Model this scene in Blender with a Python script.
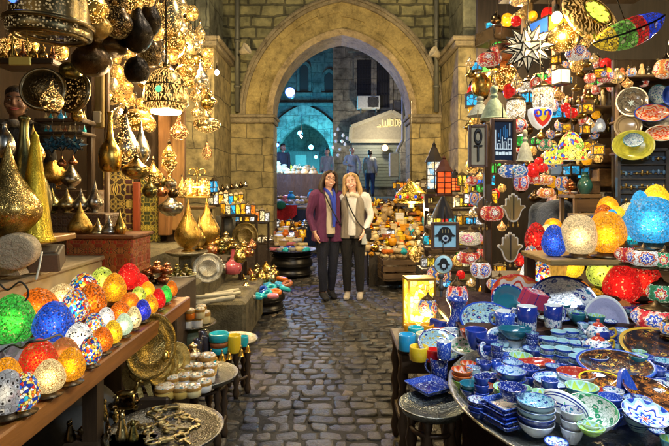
import bpy, math, random
from mathutils import Vector, Matrix, Euler
from math import sin, cos, pi, radians, sqrt, atan2
for o in list(bpy.data.objects):
 bpy.data.objects.remove(o)
SC = bpy.context.scene
COLL = SC.collection
rnd = random.Random(7)
# ------------------------------------------------------------------ camera
S_PX, HX, HY, CZ = 502.0, 334.5, 190.0, 1.4      # focal length in photo pixels, principal column, horizon row, eye height
cam_d = bpy.data.cameras.new('camera')
cam = bpy.data.objects.new('camera', cam_d)
COLL.objects.link(cam)
cam.location = (0, 0, CZ)
cam.rotation_euler = (radians(90), 0, 0)
cam_d.sensor_width = 36
cam_d.lens = 36 * S_PX / 669
cam_d.shift_y = -(223 - HY) / 669
cam_d.clip_start = 0.05
cam_d.clip_end = 300
SC.camera = cam
# ------------------------------------------------------------------ world, sun, exposure
world = bpy.data.worlds.new("World")
SC.world = world
world.use_nodes = True
wn = world.node_tree
sky = wn.nodes.new('ShaderNodeTexSky')
sky.sky_type = 'NISHITA'
sky.sun_disc = False
sky.sun_elevation = radians(16)
sky.sun_rotation = radians(200)
bg = wn.nodes['Background']
bg.inputs['Strength'].default_value = 0.013
wn.links.new(sky.outputs[0], bg.inputs['Color'])
sun_d = bpy.data.lights.new('sun', 'SUN')
sun_d.energy = 0.05
sun_d.angle = radians(12)
sun_d.color = (1.0, 0.93, 0.82)
sun = bpy.data.objects.new('sun', sun_d)
sun.rotation_euler = (radians(58), 0, radians(-20))
COLL.objects.link(sun)
SC.view_settings.view_transform = 'Standard'
SC.view_settings.look = 'None'
SC.view_settings.exposure = 0.6
SC.view_settings.gamma = 1
SC.view_settings.use_curve_mapping = False
SC.render.engine = 'CYCLES'
SC.cycles.max_bounces = 6
SC.cycles.sample_clamp_indirect = 4.0
# ------------------------------------------------------------------ coordinates
def P(px, py, D):
 return Vector(((px - HX) * D / S_PX, D, CZ - (py - HY) * D / S_PX))
def G(px, py, z):
 return P(px, py, (CZ - z) * S_PX / (py - HY))
def GD(py, z):
 return (CZ - z) * S_PX / (py - HY)
def W(n, D):
 return n * D / S_PX
def RZ(a): return Matrix.Rotation(a, 4, 'Z')
def RX(a): return Matrix.Rotation(a, 4, 'X')
def RY(a): return Matrix.Rotation(a, 4, 'Y')
def T(x, y, z): return Matrix.Translation((x, y, z))
def SCL(x, y, z): return Matrix.Diagonal((x, y, z, 1))
# ------------------------------------------------------------------ mesh builder
def smooth_prof(pts, n=4):
 out = []
 k = len(pts)
 for i in range(k - 1):
  p0 = pts[max(i - 1, 0)]; p1 = pts[i]; p2 = pts[i + 1]; p3 = pts[min(i + 2, k - 1)]
  for j in range(n):
   t = j / n
   q = []
   for a in range(len(p1)):
    q.append(0.5 * (2 * p1[a] + (p2[a] - p0[a]) * t + (2 * p0[a] - 5 * p1[a] + 4 * p2[a] - p3[a]) * t * t
 + (-p0[a] + 3 * p1[a] - 3 * p2[a] + p3[a]) * t ** 3))
   out.append(tuple(q))
 out.append(tuple(pts[-1]))
 return out
def sprof(pts, n=4):
 return [(max(r, 0.0), z) for r, z in smooth_prof(pts, n)]
KIDS = {}
def setparent(o, p):
 o.parent = p
 KIDS.setdefault(p.as_pointer(), []).append(o)
def kids(o): return KIDS.get(o.as_pointer(), [])
class MB:
 def __init__(s):
  s.v = []; s.f = []; s.m = []; s.s = []
 def add(s, vs, fs, mi=0, smooth=True, M=None):
  b = len(s.v)
  for p in vs:
   s.v.append(tuple(M @ Vector(p)) if M is not None else tuple(p))
  for f in fs:
   s.f.append([b + i for i in f]); s.m.append(mi); s.s.append(smooth)
  return s
 def lathe(s, prof, seg=20, mi=0, M=None, smooth=True, mis=None, caps=True):
  vs = []; fs = []; mm = []
  rings = []
  for r, z in prof:
   if r < 1e-5:
    rings.append([len(vs)]); vs.append((0, 0, z))
   else:
    rings.append(list(range(len(vs), len(vs) + seg)))
    for k in range(seg):
     a = 2 * pi * k / seg
     vs.append((r * cos(a), r * sin(a), z))
  for i in range(len(prof) - 1):
   A, B = rings[i], rings[i + 1]
   q = mis[i] if mis else mi
   for k in range(seg):
    k2 = (k + 1) % seg
    if len(A) == 1 and len(B) == 1: continue
    if len(A) == 1: fs.append((A[0], B[k2], B[k]))
    elif len(B) == 1: fs.append((A[k], A[k2], B[0]))
    else: fs.append((A[k], A[k2], B[k2], B[k]))
    mm.append(q)
  if caps:
   if len(rings[0]) > 1: fs.append(tuple(reversed(rings[0]))); mm.append(mis[0] if mis else mi)
   if len(rings[-1]) > 1: fs.append(tuple(rings[-1])); mm.append(mis[-1] if mis else mi)
  b = len(s.v)
  for p in vs: s.v.append(tuple(M @ Vector(p)) if M is not None else p)
  for f, q in zip(fs, mm):
   s.f.append([b + i for i in f]); s.m.append(q); s.s.append(smooth and len(f) <= 4)
  return s
 def box(s, c, d, mi=0, M=None, bev=0.0, rz=0.0):
  x, y, z = d[0] / 2, d[1] / 2, d[2] / 2
  MM = T(*c) @ RZ(rz)
  if M is not None: MM = M @ MM
  if bev <= 0:
   vs = [(-x, -y, -z), (x, -y, -z), (x, y, -z), (-x, y, -z), (-x, -y, z), (x, -y, z), (x, y, z), (-x, y, z)]
   fs = [(3, 2, 1, 0), (4, 5, 6, 7), (0, 1, 5, 4), (1, 2, 6, 5), (2, 3, 7, 6), (3, 0, 4, 7)]
   return s.add(vs, fs, mi, False, MM)
  b = min(bev, x * .9, y * .9, z * .9)
  vs = []; idx = {}
  for sx in (-1, 1):
   for sy in (-1, 1):
    for sz in (-1, 1):
     for ax in range(3):
      q = [sx * (x - b), sy * (y - b), sz * (z - b)]
      q[ax] = (sx * x, sy * y, sz * z)[ax]
      idx[(sx, sy, sz, ax)] = len(vs); vs.append(tuple(q))
  fs = []
  def face(l):
   n = (Vector(vs[l[1]]) - Vector(vs[l[0]])).cross(Vector(vs[l[2]]) - Vector(vs[l[0]]))
   c0 = sum((Vector(vs[i]) for i in l), Vector()) / len(l)
   fs.append(tuple(l) if n.dot(c0) > 0 else tuple(reversed(l)))
  for sg in (-1, 1):
   face([idx[(sg, a, b2, 0)] for a, b2 in ((-1, -1), (1, -1), (1, 1), (-1, 1))])
   face([idx[(a, sg, b2, 1)] for a, b2 in ((-1, -1), (1, -1), (1, 1), (-1, 1))])
   face([idx[(a, b2, sg, 2)] for a, b2 in ((-1, -1), (1, -1), (1, 1), (-1, 1))])
  for a in (-1, 1):
   for b2 in (-1, 1):
    face([idx[(-1, a, b2, 1)], idx[(1, a, b2, 1)], idx[(1, a, b2, 2)], idx[(-1, a, b2, 2)]])
    face([idx[(a, -1, b2, 0)], idx[(a, 1, b2, 0)], idx[(a, 1, b2, 2)], idx[(a, -1, b2, 2)]])
    face([idx[(a, b2, -1, 0)], idx[(a, b2, 1, 0)], idx[(a, b2, 1, 1)], idx[(a, b2, -1, 1)]])
    for c2 in (-1, 1):
     face([idx[(a, b2, c2, 0)], idx[(a, b2, c2, 1)], idx[(a, b2, c2, 2)]])
  return s.add(vs, fs, mi, False, MM)
 def tube(s, path, r, seg=6, mi=0, M=None, closed=False, ref=None, smooth=True):
  path = [Vector(p) for p in path]
  n = len(path)
  vs = []; fs = []
  up = Vector(ref) if ref is not None else None
  for i, p in enumerate(path):
   if closed: t = path[(i + 1) % n] - path[i - 1]
   elif i == 0: t = path[1] - path[0]
   elif i == n - 1: t = path[-1] - path[-2]
   else: t = path[i + 1] - path[i - 1]
   if t.length < 1e-9: t = Vector((0, 0, 1))
   t.normalize()
   if up is None:
    up = Vector((1, 0, 0)) if abs(t.x) < .8 else Vector((0, 1, 0))
   a = (up - t * up.dot(t))
   if a.length < 1e-6: a = t.orthogonal()
   a.normalize(); b = t.cross(a)
   if ref is None: up = a
   rr = r[i] if isinstance(r, (list, tuple)) else r
   ra, rb = rr if isinstance(rr, (list, tuple)) else (rr, rr)
   for k in range(seg):
    g = 2 * pi * k / seg
    vs.append(p + a * (ra * cos(g)) + b * (rb * sin(g)))
  for i in range(n if closed else n - 1):
   for k in range(seg):
    k2 = (k + 1) % seg; j = (i + 1) % n
    fs.append((i * seg + k, i * seg + k2, j * seg + k2, j * seg + k))
  if not closed:
   fs.append(tuple(reversed(range(seg)))); fs.append(tuple(range((n - 1) * seg, n * seg)))
  return s.add(vs, fs, mi, smooth, M)
 def sph(s, c, r, seg=12, rings=8, mi=0, M=None, smooth=True):
  if not isinstance(r, (tuple, list)): r = (r, r, r)
  prof = [(sin(pi * i / rings), -cos(pi * i / rings)) for i in range(rings + 1)]
  prof[0] = (0, -1); prof[-1] = (0, 1)
  MM = T(*c) @ SCL(*r)
  if M is not None: MM = M @ MM
  return s.lathe(prof, seg, mi, MM, smooth)
 def torus(s, R, r, seg=20, tseg=6, mi=0, M=None, arc=(0, 2 * pi)):
  full = abs(arc[1] - arc[0] - 2 * pi) < 1e-4
  n = seg if full else seg + 1
  pts = [(R * cos(arc[0] + (arc[1] - arc[0]) * i / seg), R * sin(arc[0] + (arc[1] - arc[0]) * i / seg), 0) for i in range(n)]
  return s.tube(pts, r, tseg, mi, M, closed=full, ref=(0, 0, 1))
 def prism(s, outline, th, mi=0, M=None, mis=None):
# outline in xz, thickness along y, centred
  n = len(outline)
  vs = [(x, -th / 2, z) for x, z in outline] + [(x, th / 2, z) for x, z in outline]
  fs = [tuple(range(n)), tuple(reversed(range(n, 2 * n)))]
  ar = sum(outline[i][0] * outline[(i + 1) % n][1] - outline[(i + 1) % n][0] * outline[i][1] for i in range(n))
  for i in range(n):
   j = (i + 1) % n
   fs.append((j, i, i + n, j + n))
  if ar < 0: fs = [tuple(reversed(f)) for f in fs]
  return s.add(vs, fs, mi, False, M)
 def build(s, name, mats, parent=None, loc=None, rot=None, scale=None, col=None):
  me = bpy.data.meshes.new(name)
  me.from_pydata(s.v, [], s.f)
  if not isinstance(mats, (list, tuple)): mats = [mats]
  for m in mats: me.materials.append(m)
  me.polygons.foreach_set('material_index', s.m)
  me.polygons.foreach_set('use_smooth', s.s)
  me.update()
  o = bpy.data.objects.new(name, me)
  COLL.objects.link(o)
  if parent is not None: setparent(o, parent)
  if loc is not None: o.location = loc
  if rot is not None: o.rotation_euler = rot
  if scale is not None: o.scale = scale
  if col is not None: o.color = (*col, 1)
  return o
# ------------------------------------------------------------------ tagging
THINGS = []
def tag(o, label, cat, group=None, anchor=None, kind=None):
 o['label'] = label; o['category'] = cat
 if group: o['group'] = group
 if kind: o['kind'] = kind
 THINGS.append((o, anchor))
 return o
def struct(o):
 o['kind'] = 'structure'
 return o
def thing(name, label, cat, loc=(0, 0, 0), rot=(0, 0, 0), group=None, anchor=None, scale=(1, 1, 1)):
 o = bpy.data.objects.new(name, None)
 COLL.objects.link(o)
 o.empty_display_size = 0.05
 o.location = loc; o.rotation_euler = rot; o.scale = scale
 return tag(o, label, cat, group, anchor)
def copy_tree(o, parent=None):
 c = o.copy()
 COLL.objects.link(c)
 for k in ('label', 'category', 'group'):
  if k in c and parent is None: del c[k]
 if parent is not None: setparent(c, parent)
 for ch in kids(o): copy_tree(ch, c)
 return c
def paint(o, col):
 o.color = (*col, 1)
 for ch in kids(o): paint(ch, col)
# ------------------------------------------------------------------ materials
def new_mat(name):
 m = bpy.data.materials.new(name); m.use_nodes = True
 nt = m.node_tree; nt.nodes.clear()
 out = nt.nodes.new('ShaderNodeOutputMaterial'); b = nt.nodes.new('ShaderNodeBsdfPrincipled')
 nt.links.new(b.outputs[0], out.inputs[0])
 return m, nt, b
def setin(nt, n, k, v):
 s = n.inputs[k]
 if isinstance(v, bpy.types.NodeSocket): nt.links.new(v, s)
 elif isinstance(v, (tuple, list)) and len(v) == 3 and s.type == 'RGBA': s.default_value = (*v, 1)
 else: s.default_value = v
def nd(nt, t, ins=None, **pr):
 n = nt.nodes.new('ShaderNode' + t)
 for k, v in pr.items(): setattr(n, k, v)
 for k, v in (ins or {}).items(): setin(nt, n, k, v)
 return n
def mth(nt, op, a, b=0.0, c=None):
 n = nd(nt, 'Math', {0: a, 1: b}, operation=op)
 if c is not None: setin(nt, n, 2, c)
 return n.outputs[0]
def ramp(nt, fac, stops, interp='LINEAR'):
 n = nd(nt, 'ValToRGB', {0: fac})
 cr = n.color_ramp; cr.interpolation = interp
 while len(cr.elements) < len(stops): cr.elements.new(0.5)
 for e, (p, c) in zip(cr.elements, stops):
  e.position = p; e.color = (*c, 1) if len(c) == 3 else c
 return n.outputs[0]
def mix(nt, f, a, b, blend='MIX'):
 n = nd(nt, 'MixRGB', {'Fac': f, 'Color1': a, 'Color2': b}, blend_type=blend)
 return n.outputs[0]
def noise(nt, vec, scale, detail=4, rough=.55):
 return nd(nt, 'TexNoise', {'Vector': vec, 'Scale': scale, 'Detail': detail, 'Roughness': rough})
def bump(nt, b, h, strength, dist=.01):
 n = nd(nt, 'Bump', {'Height': h, 'Strength': strength, 'Distance': dist})
 nt.links.new(n.outputs[0], b.inputs['Normal'])
 return n
def coord(nt, k): return nd(nt, 'TexCoord').outputs[k]
def objcol(nt): return nd(nt, 'ObjectInfo').outputs['Color']
def rndvec(nt, vec, mul=37.0):
 r = mth(nt, 'MULTIPLY', nd(nt, 'ObjectInfo').outputs['Random'], mul)
 return nd(nt, 'VectorMath', {0: vec, 1: nd(nt, 'CombineXYZ', {0: r, 1: r, 2: r}).outputs[0]}, operation='ADD').outputs[0]
def boxuv(nt):
 tc = nd(nt, 'TexCoord')
 n = nd(nt, 'SeparateXYZ', {0: tc.outputs['Normal']}); p = nd(nt, 'SeparateXYZ', {0: tc.outputs['Object']})
 ax = mth(nt, 'GREATER_THAN', mth(nt, 'ABSOLUTE', n.outputs[0]), .7)
 az = mth(nt, 'GREATER_THAN', mth(nt, 'ABSOLUTE', n.outputs[2]), .7)
 def sel(f, a, b):
  return mth(nt, 'ADD', mth(nt, 'MULTIPLY', f, a), mth(nt, 'MULTIPLY', mth(nt, 'SUBTRACT', 1.0, f), b))
 u = sel(ax, p.outputs[1], p.outputs[0]); v = sel(az, p.outputs[1], p.outputs[2])
 return nd(nt, 'CombineXYZ', {0: u, 1: v, 2: 0.0}).outputs[0], tc.outputs['Object']
MATC = {}
def memo(f):
 def g(*a, **k):
  key = (f.__name__, a, tuple(sorted(k.items())))
  if key not in MATC: MATC[key] = f(*a, **k)
  return MATC[key]
 return g
@memo
def plain(c=None, rough=.55, metal=0.0, var=.18, bmp=.1, sc=14.0, name='paint', coat=0.0, emit=0.0):
 m, nt, b = new_mat(name)
 v = coord(nt, 'Object')
 n = noise(nt, rndvec(nt, v), sc, 5)
 base = c if c is not None else objcol(nt)
 f = ramp(nt, n.outputs[0], [(.3, (1 - var,) * 3), (.7, (1 + var * .4,) * 3)])
 col = mix(nt, 1.0, base, f, 'MULTIPLY')
 setin(nt, b, 'Base Color', col)
 setin(nt, b, 'Metallic', metal)
 setin(nt, b, 'Roughness', mth(nt, 'ADD', rough - .1, mth(nt, 'MULTIPLY', n.outputs[0], .2)))
 if coat: setin(nt, b, 'Coat Weight', coat)
 if emit:
  setin(nt, b, 'Emission Color', base); setin(nt, b, 'Emission Strength', emit)
 if bmp: bump(nt, b, n.outputs[0], bmp)
 return m
@memo
def stone_wall(c1, c2, mortar, bw=.5, rh=.26, ms=.012, stain=.5, bstr=.6, name='stone'):
 m, nt, b = new_mat(name)
 uv, ob = boxuv(nt)
 wob = noise(nt, ob, 2.2, 3)
 w2 = nd(nt, 'VectorMath', {0: wob.outputs['Color'], 'Scale': .13}, operation='SCALE').outputs[0]
 uv = nd(nt, 'VectorMath', {0: uv, 1: w2}, operation='ADD').outputs[0]
 mortar = tuple(.45 * a + .35 * b_ for a, b_ in zip(mortar, c2))
 br = nd(nt, 'TexBrick', {'Vector': uv, 'Color1': c1, 'Color2': c2, 'Mortar': mortar, 'Scale': 1.0, 'Mortar Size': ms,
 'Mortar Smooth': .3, 'Bias': -.1, 'Brick Width': bw, 'Row Height': rh})
 br.offset = .43; br.squash = .8; br.squash_frequency = 3
 big = noise(nt, ob, 1.1, 6, .65); fine = noise(nt, ob, 26, 6, .7); mid = noise(nt, ob, 6, 5, .6)
 st = ramp(nt, big.outputs[0], [(.35, (.8 - stain * .8,) * 3), (.5, (1 - .3 * stain,) * 3), (.68, (1.2, 1.14, 1.0))])
 col = mix(nt, 1.0, br.outputs['Color'], st, 'MULTIPLY')
 st2 = ramp(nt, mid.outputs[0], [(.36, (.42, .4, .35)), (.5, (.9, .9, .87)), (.62, (1.2, 1.17, 1.08))])
 col = mix(nt, .75, col, st2, 'MULTIPLY')
 col = mix(nt, .4, col, ramp(nt, fine.outputs[0], [(.3, (.6,) * 3), (.7, (1.2,) * 3)]), 'MULTIPLY')
 setin(nt, b, 'Base Color', col); setin(nt, b, 'Roughness', .85)
 h = mth(nt, 'SUBTRACT', mth(nt, 'ADD', mth(nt, 'MULTIPLY', fine.outputs[0], .25), mth(nt, 'MULTIPLY', mid.outputs[0], .7)),
 mth(nt, 'MULTIPLY', br.outputs['Fac'], .9))
 bump(nt, b, h, bstr, .03)
 return m
@memo
def stone_plain(c, name='stone', rough=.85):
 m, nt, b = new_mat(name)
 ob = coord(nt, 'Object')
 big = noise(nt, ob, 2.3, 6, .65); fine = noise(nt, ob, 30, 6, .7)
 col = mix(nt, 1.0, c, ramp(nt, big.outputs[0], [(.33, (.55, .52, .46)), (.66, (1.12, 1.1, 1.04))]), 'MULTIPLY')
 blot = noise(nt, ob, 5.5, 8, .75)
 col = mix(nt, .8, col, ramp(nt, blot.outputs[0], [(.36, (.4, .38, .34)), (.48, (.9, .9, .88)), (.66, (1.15, 1.12, 1.05))]), 'MULTIPLY')
 col = mix(nt, .6, col, ramp(nt, fine.outputs[0], [(.3, (.5,) * 3), (.7, (1.25,) * 3)]), 'MULTIPLY')
 setin(nt, b, 'Base Color', col); setin(nt, b, 'Roughness', rough)
 bump(nt, b, mth(nt, 'ADD', mth(nt, 'MULTIPLY', big.outputs[0], .8), mth(nt, 'ADD', mth(nt, 'MULTIPLY', blot.outputs[0], .8), mth(nt, 'MULTIPLY', fine.outputs[0], .3))), .9, .04)
 return m
@memo
def wood(c, c2=None, rough=.5, sc=3.0, axis=0, name='wood'):
 m, nt, b = new_mat(name)
 ob = coord(nt, 'Object')
 s = [9.0, 9.0, 9.0]; s[axis] = .7
 mp = nd(nt, 'Mapping', {'Vector': ob, 'Scale': tuple(s)})
 n = noise(nt, mp.outputs[0], sc, 6, .65)
 c2 = c2 or tuple(x * .45 for x in c)
 col = ramp(nt, n.outputs[0], [(.3, c2), (.62, c)])
 n2 = noise(nt, ob, 3, 4)
 col = mix(nt, .7, col, ramp(nt, n2.outputs[0], [(.35, (.6, .57, .52)), (.65, (1.1,) * 3)]), 'MULTIPLY')
 setin(nt, b, 'Base Color', col); setin(nt, b, 'Roughness', rough)
 bump(nt, b, n.outputs[0], .25, .01)
 return m
@memo
def brass(rough=.28, engrave=0.0, dark=.35, name='brass', scale=16.0):
 m, nt, b = new_mat(name)
 ob = rndvec(nt, coord(nt, 'Object'))
 n = noise(nt, ob, 5, 6, .65)
 c = objcol(nt)
 col = mix(nt, 1.0, c, ramp(nt, n.outputs[0], [(.32, (dark, dark * .92, dark * .75)), (.62, (1.05, 1.03, 1.0))]), 'MULTIPLY')
 if engrave:
  vo = nd(nt, 'TexVoronoi', {'Vector': ob, 'Scale': scale}, feature='DISTANCE_TO_EDGE')
  e = ramp(nt, vo.outputs[0], [(.03, (.25, .22, .18)), (.16, (1, 1, 1))])
  col = mix(nt, engrave, col, e, 'MULTIPLY')
  bump(nt, b, e, .3, .01)
 setin(nt, b, 'Base Color', col); setin(nt, b, 'Metallic', 1.0)
 setin(nt, b, 'Roughness', mth(nt, 'ADD', rough - .08, mth(nt, 'MULTIPLY', n.outputs[0], .22)))
 return m
@memo
def pierced(strength=3.0, scale=24.0, glow=(1.0, .55, .14), thr=.27, name='pierced_brass', lines=False):
 m, nt, b = new_mat(name)
 ob = rndvec(nt, coord(nt, 'Object'))
 vo = nd(nt, 'TexVoronoi', {'Vector': ob, 'Scale': scale, 'Randomness': .8}, feature='F1')
 hole = mth(nt, 'LESS_THAN', vo.outputs['Distance'], thr)
 if lines:
  wv = nd(nt, 'TexWave', {'Vector': ob, 'Scale': scale * .35, 'Distortion': 9.0, 'Detail': 2.0, 'Detail Scale': 2.0})
  hole = mth(nt, 'GREATER_THAN', wv.outputs['Fac'], .62)
 c = objcol(nt)
 setin(nt, b, 'Base Color', mix(nt, hole, c, (.25, .16, .06)))
 setin(nt, b, 'Metallic', mth(nt, 'SUBTRACT', 1.0, hole))
 setin(nt, b, 'Roughness', .3)
 v = nd(nt, 'SeparateColor', {0: vo.outputs['Color']})
 em = mth(nt, 'MULTIPLY', hole, mth(nt, 'MULTIPLY', strength, mth(nt, 'ADD', .2, v.outputs[0])))
 setin(nt, b, 'Emission Color', glow); setin(nt, b, 'Emission Strength', em)
 bump(nt, b, mth(nt, 'SUBTRACT', 1.0, hole), .4, .02)
 return m
MULTI = ((.7, .04, .03), (.9, .85, .7), (.04, .12, .6), (.9, .55, .05), (.05, .5, .6), (.85, .8, .75), (.8, .2, .03), (.02, .05, .35), (.95, .75, .2))
WARMC = ((.95, .8, .3), (.9, .6, .08), (.8, .25, .04), (.95, .88, .6), (.1, .3, .5), (.9, .7, .2))
@memo
def mosaic(multi=None, scale=13.0, emit=.8, grout=(.05, .03, .02), gw=.05, dots=False, name='mosaic_glass', var=.75, hot=0.0):
 m, nt, b = new_mat(name)
 ob = rndvec(nt, coord(nt, 'Object'))
 vo = nd(nt, 'TexVoronoi', {'Vector': ob, 'Scale': scale}, feature='F1')
 ve = nd(nt, 'TexVoronoi', {'Vector': ob, 'Scale': scale}, feature='DISTANCE_TO_EDGE')
 sp = nd(nt, 'SeparateColor', {0: vo.outputs['Color']})
 if multi:
  k = len(multi)
  col = ramp(nt, sp.outputs[0], [(i / k, c) for i, c in enumerate(multi)], 'CONSTANT')
 else:
  c = objcol(nt)
  col = mix(nt, 1.0, c, ramp(nt, sp.outputs[0], [(0, (1 - var,) * 3), (.6, (1, 1, 1)), (1, (1.3,) * 3)]), 'MULTIPLY')
  col = mix(nt, mth(nt, 'MULTIPLY', mth(nt, 'GREATER_THAN', sp.outputs[1], .94), .25), col, (1.0, .8, .4))
 if dots:
  col = mix(nt, mth(nt, 'LESS_THAN', vo.outputs['Distance'], .28), col, (.03, .025, .02))
 g = mth(nt, 'LESS_THAN', ve.outputs[0], gw)
 col = mix(nt, g, col, grout)
 setin(nt, b, 'Base Color', mix(nt, 1.0, col, (.4, .4, .4), 'MULTIPLY')); setin(nt, b, 'Roughness', .16); setin(nt, b, 'Specular IOR Level', .12)
 setin(nt, b, 'Emission Color', col); setin(nt, b, 'Emission Strength', emit)
 bump(nt, b, mth(nt, 'ADD', ve.outputs[0], mth(nt, 'MULTIPLY', sp.outputs[2], .5)), .22, .02)
 if hot:      # the glass lets part of the bulb inside shine through
  rf = nd(nt, 'BsdfRefraction', {'Color': nd(nt, 'Gamma', {0: col, 1: 1.35}).outputs[0], 'Roughness': .85, 'IOR': 1.4})
  mx = nd(nt, 'MixShader', {0: hot, 1: b.outputs[0], 2: rf.outputs[0]})
  nt.links.new(mx.outputs[0], nt.nodes['Material Output'].inputs[0])
 return m
@memo
def turk(base, c1, c2, c3, n=5, emit=.45, name='turkish_mosaic', tile=22.0):
 """globe with a belt of flower medallions, small tiles all over"""
 m, nt, b = new_mat(name)
 g = nd(nt, 'SeparateXYZ', {0: coord(nt, 'Generated')})
 x = mth(nt, 'SUBTRACT', g.outputs[0], .5); y = mth(nt, 'SUBTRACT', g.outputs[1], .5)
 th = mth(nt, 'ARCTAN2', y, x)
 u = mth(nt, 'MULTIPLY', mth(nt, 'ADD', mth(nt, 'DIVIDE', th, 2 * pi), .5), float(n))
 fu = mth(nt, 'SUBTRACT', mth(nt, 'FRACT', u), .5)
 v = mth(nt, 'MULTIPLY', mth(nt, 'SUBTRACT', g.outputs[2], .5), 1.15)
 d = mth(nt, 'SQRT', mth(nt, 'ADD', mth(nt, 'MULTIPLY', fu, fu), mth(nt, 'MULTIPLY', v, v)))
 a = mth(nt, 'ARCTAN2', v, fu)
 pet = mth(nt, 'MULTIPLY', mth(nt, 'SINE', mth(nt, 'MULTIPLY', a, 8.0)), .045)
 dd = mth(nt, 'ADD', d, pet)
 col = ramp(nt, dd, [(0, c1), (.1, (.8, .76, .62)), (.18, c2), (.29, (.78, .68, .5)), (.33, c3), (.42, base)], 'CONSTANT')
 vo = nd(nt, 'TexVoronoi', {'Vector': coord(nt, 'Generated'), 'Scale': tile}, feature='F1')
 ve = nd(nt, 'TexVoronoi', {'Vector': coord(nt, 'Generated'), 'Scale': tile}, feature='DISTANCE_TO_EDGE')
 sp = nd(nt, 'SeparateColor', {0: vo.outputs['Color']})
 rim = mth(nt, 'MULTIPLY', mth(nt, 'GREATER_THAN', mth(nt, 'ABSOLUTE', v), .4), mth(nt, 'GREATER_THAN', sp.outputs[0], .5))
 col = mix(nt, rim, col, (.75, .68, .5))
 col = mix(nt, 1.0, col, ramp(nt, sp.outputs[1], [(0, (.6,) * 3), (1, (1.15,) * 3)]), 'MULTIPLY')
 col = mix(nt, mth(nt, 'LESS_THAN', ve.outputs[0], .05), col, (.04, .03, .03))
 setin(nt, b, 'Base Color', col); setin(nt, b, 'Roughness', .25)
 setin(nt, b, 'Emission Color', col); setin(nt, b, 'Emission Strength', emit)
 bump(nt, b, ve.outputs[0], .4, .02)
 return m
@memo
def cer(design, a=(.8, .82, .8), p=(.02, .05, .3), q=(.03, .25, .35), r=(.5, .04, .03), sc=6.0, rough=.12, name='glazed_ceramic'):
 """painted glazed pottery in the object's own box coordinates"""
 m, nt, b = new_mat(name)
 gen = coord(nt, 'Generated')
 g = nd(nt, 'SeparateXYZ', {0: gen})
 x = mth(nt, 'MULTIPLY', mth(nt, 'SUBTRACT', g.outputs[0], .5), 2.0); y = mth(nt, 'MULTIPLY', mth(nt, 'SUBTRACT', g.outputs[1], .5), 2.0)
 rr = mth(nt, 'SQRT', mth(nt, 'ADD', mth(nt, 'MULTIPLY', x, x), mth(nt, 'MULTIPLY', y, y)))
 th = mth(nt, 'ARCTAN2', y, x)
 vec = rndvec(nt, nd(nt, 'CombineXYZ', {0: x, 1: y, 2: mth(nt, 'MULTIPLY', g.outputs[2], 1.1)}).outputs[0])
 nz = noise(nt, vec, 9, 3)
 vecw = nd(nt, 'VectorMath', {0: vec, 1: nd(nt, 'VectorMath', {0: nz.outputs['Color'], 'Scale': .12}, operation='SCALE').outputs[0]}, operation='ADD').outputs[0]
 vo = nd(nt, 'TexVoronoi', {'Vector': vecw, 'Scale': sc}, feature='F1')
 d = vo.outputs['Distance']; sp = nd(nt, 'SeparateColor', {0: vo.outputs['Color']})
 if design == 'solid':
  col = mix(nt, .25, a, nz.outputs['Color'], 'MULTIPLY')
 elif design == 'tint':
  col = mix(nt, .2, objcol(nt), nz.outputs['Color'], 'MULTIPLY')
 elif design == 'floral':
  fl = ramp(nt, d, [(0, r), (.13, a), (.19, p), (.40, a)], 'CONSTANT')
  lf = ramp(nt, d, [(0, p), (.1, q), (.36, a)], 'CONSTANT')
  col = mix(nt, mth(nt, 'GREATER_THAN', sp.outputs[0], .5), fl, lf)
  vs = nd(nt, 'TexVoronoi', {'Vector': vecw, 'Scale': sc * 2.3}, feature='DISTANCE_TO_EDGE')
  col = mix(nt, mth(nt, 'MULTIPLY', mth(nt, 'LESS_THAN', vs.outputs[0], .045), .8), col, p)
  rim = mth(nt, 'GREATER_THAN', rr, .93)
  col = mix(nt, rim, col, p)
 elif design == 'dense':
  f = ramp(nt, d, [(0, a), (.24, p), (.33, a), (.40, p)], 'CONSTANT')
  vs = nd(nt, 'TexVoronoi', {'Vector': vecw, 'Scale': sc * 2.6}, feature='F1')
  f2 = ramp(nt, vs.outputs['Distance'], [(0, a), (.26, p)], 'CONSTANT')
  col = mix(nt, mth(nt, 'GREATER_THAN', sp.outputs[0], .55), f, f2)
 elif design == 'stripes':
  z = mth(nt, 'FRACT', mth(nt, 'MULTIPLY', g.outputs[2], sc))
  col = ramp(nt, z, [(0, a), (.45, p), (.56, a), (.7, p), (.86, a)], 'CONSTANT')
 elif design == 'mandala':
  pet = mth(nt, 'MULTIPLY', mth(nt, 'SINE', mth(nt, 'MULTIPLY', th, 8.0)), .09)
  w = mth(nt, 'ADD', rr, pet)
  col = ramp(nt, w, [(0, r), (.12, a), (.22, p), (.36, q), (.48, a), (.6, p), (.68, a), (.83, q), (.93, p)], 'CONSTANT')
  col = mix(nt, mth(nt, 'MULTIPLY', mth(nt, 'LESS_THAN', d, .16), .8), col, r)
 elif design == 'painted':       # big loose brush patches (orange flowers on dark)
  n2 = noise(nt, vec, 3.2, 2)
  col = ramp(nt, n2.outputs[0], [(0, p), (.46, q), (.55, r), (.585, p), (.64, a), (.70, p)], 'CONSTANT')
  dt = mth(nt, 'LESS_THAN', d, .16)
  col = mix(nt, mth(nt, 'MULTIPLY', dt, .9), col, r)
 setin(nt, b, 'Base Color', col); setin(nt, b, 'Roughness', rough)
 setin(nt, b, 'Coat Weight', .5); setin(nt, b, 'Coat Roughness', .05)
 bump(nt, b, nz.outputs[0], .06, .02)
 return m
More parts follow.
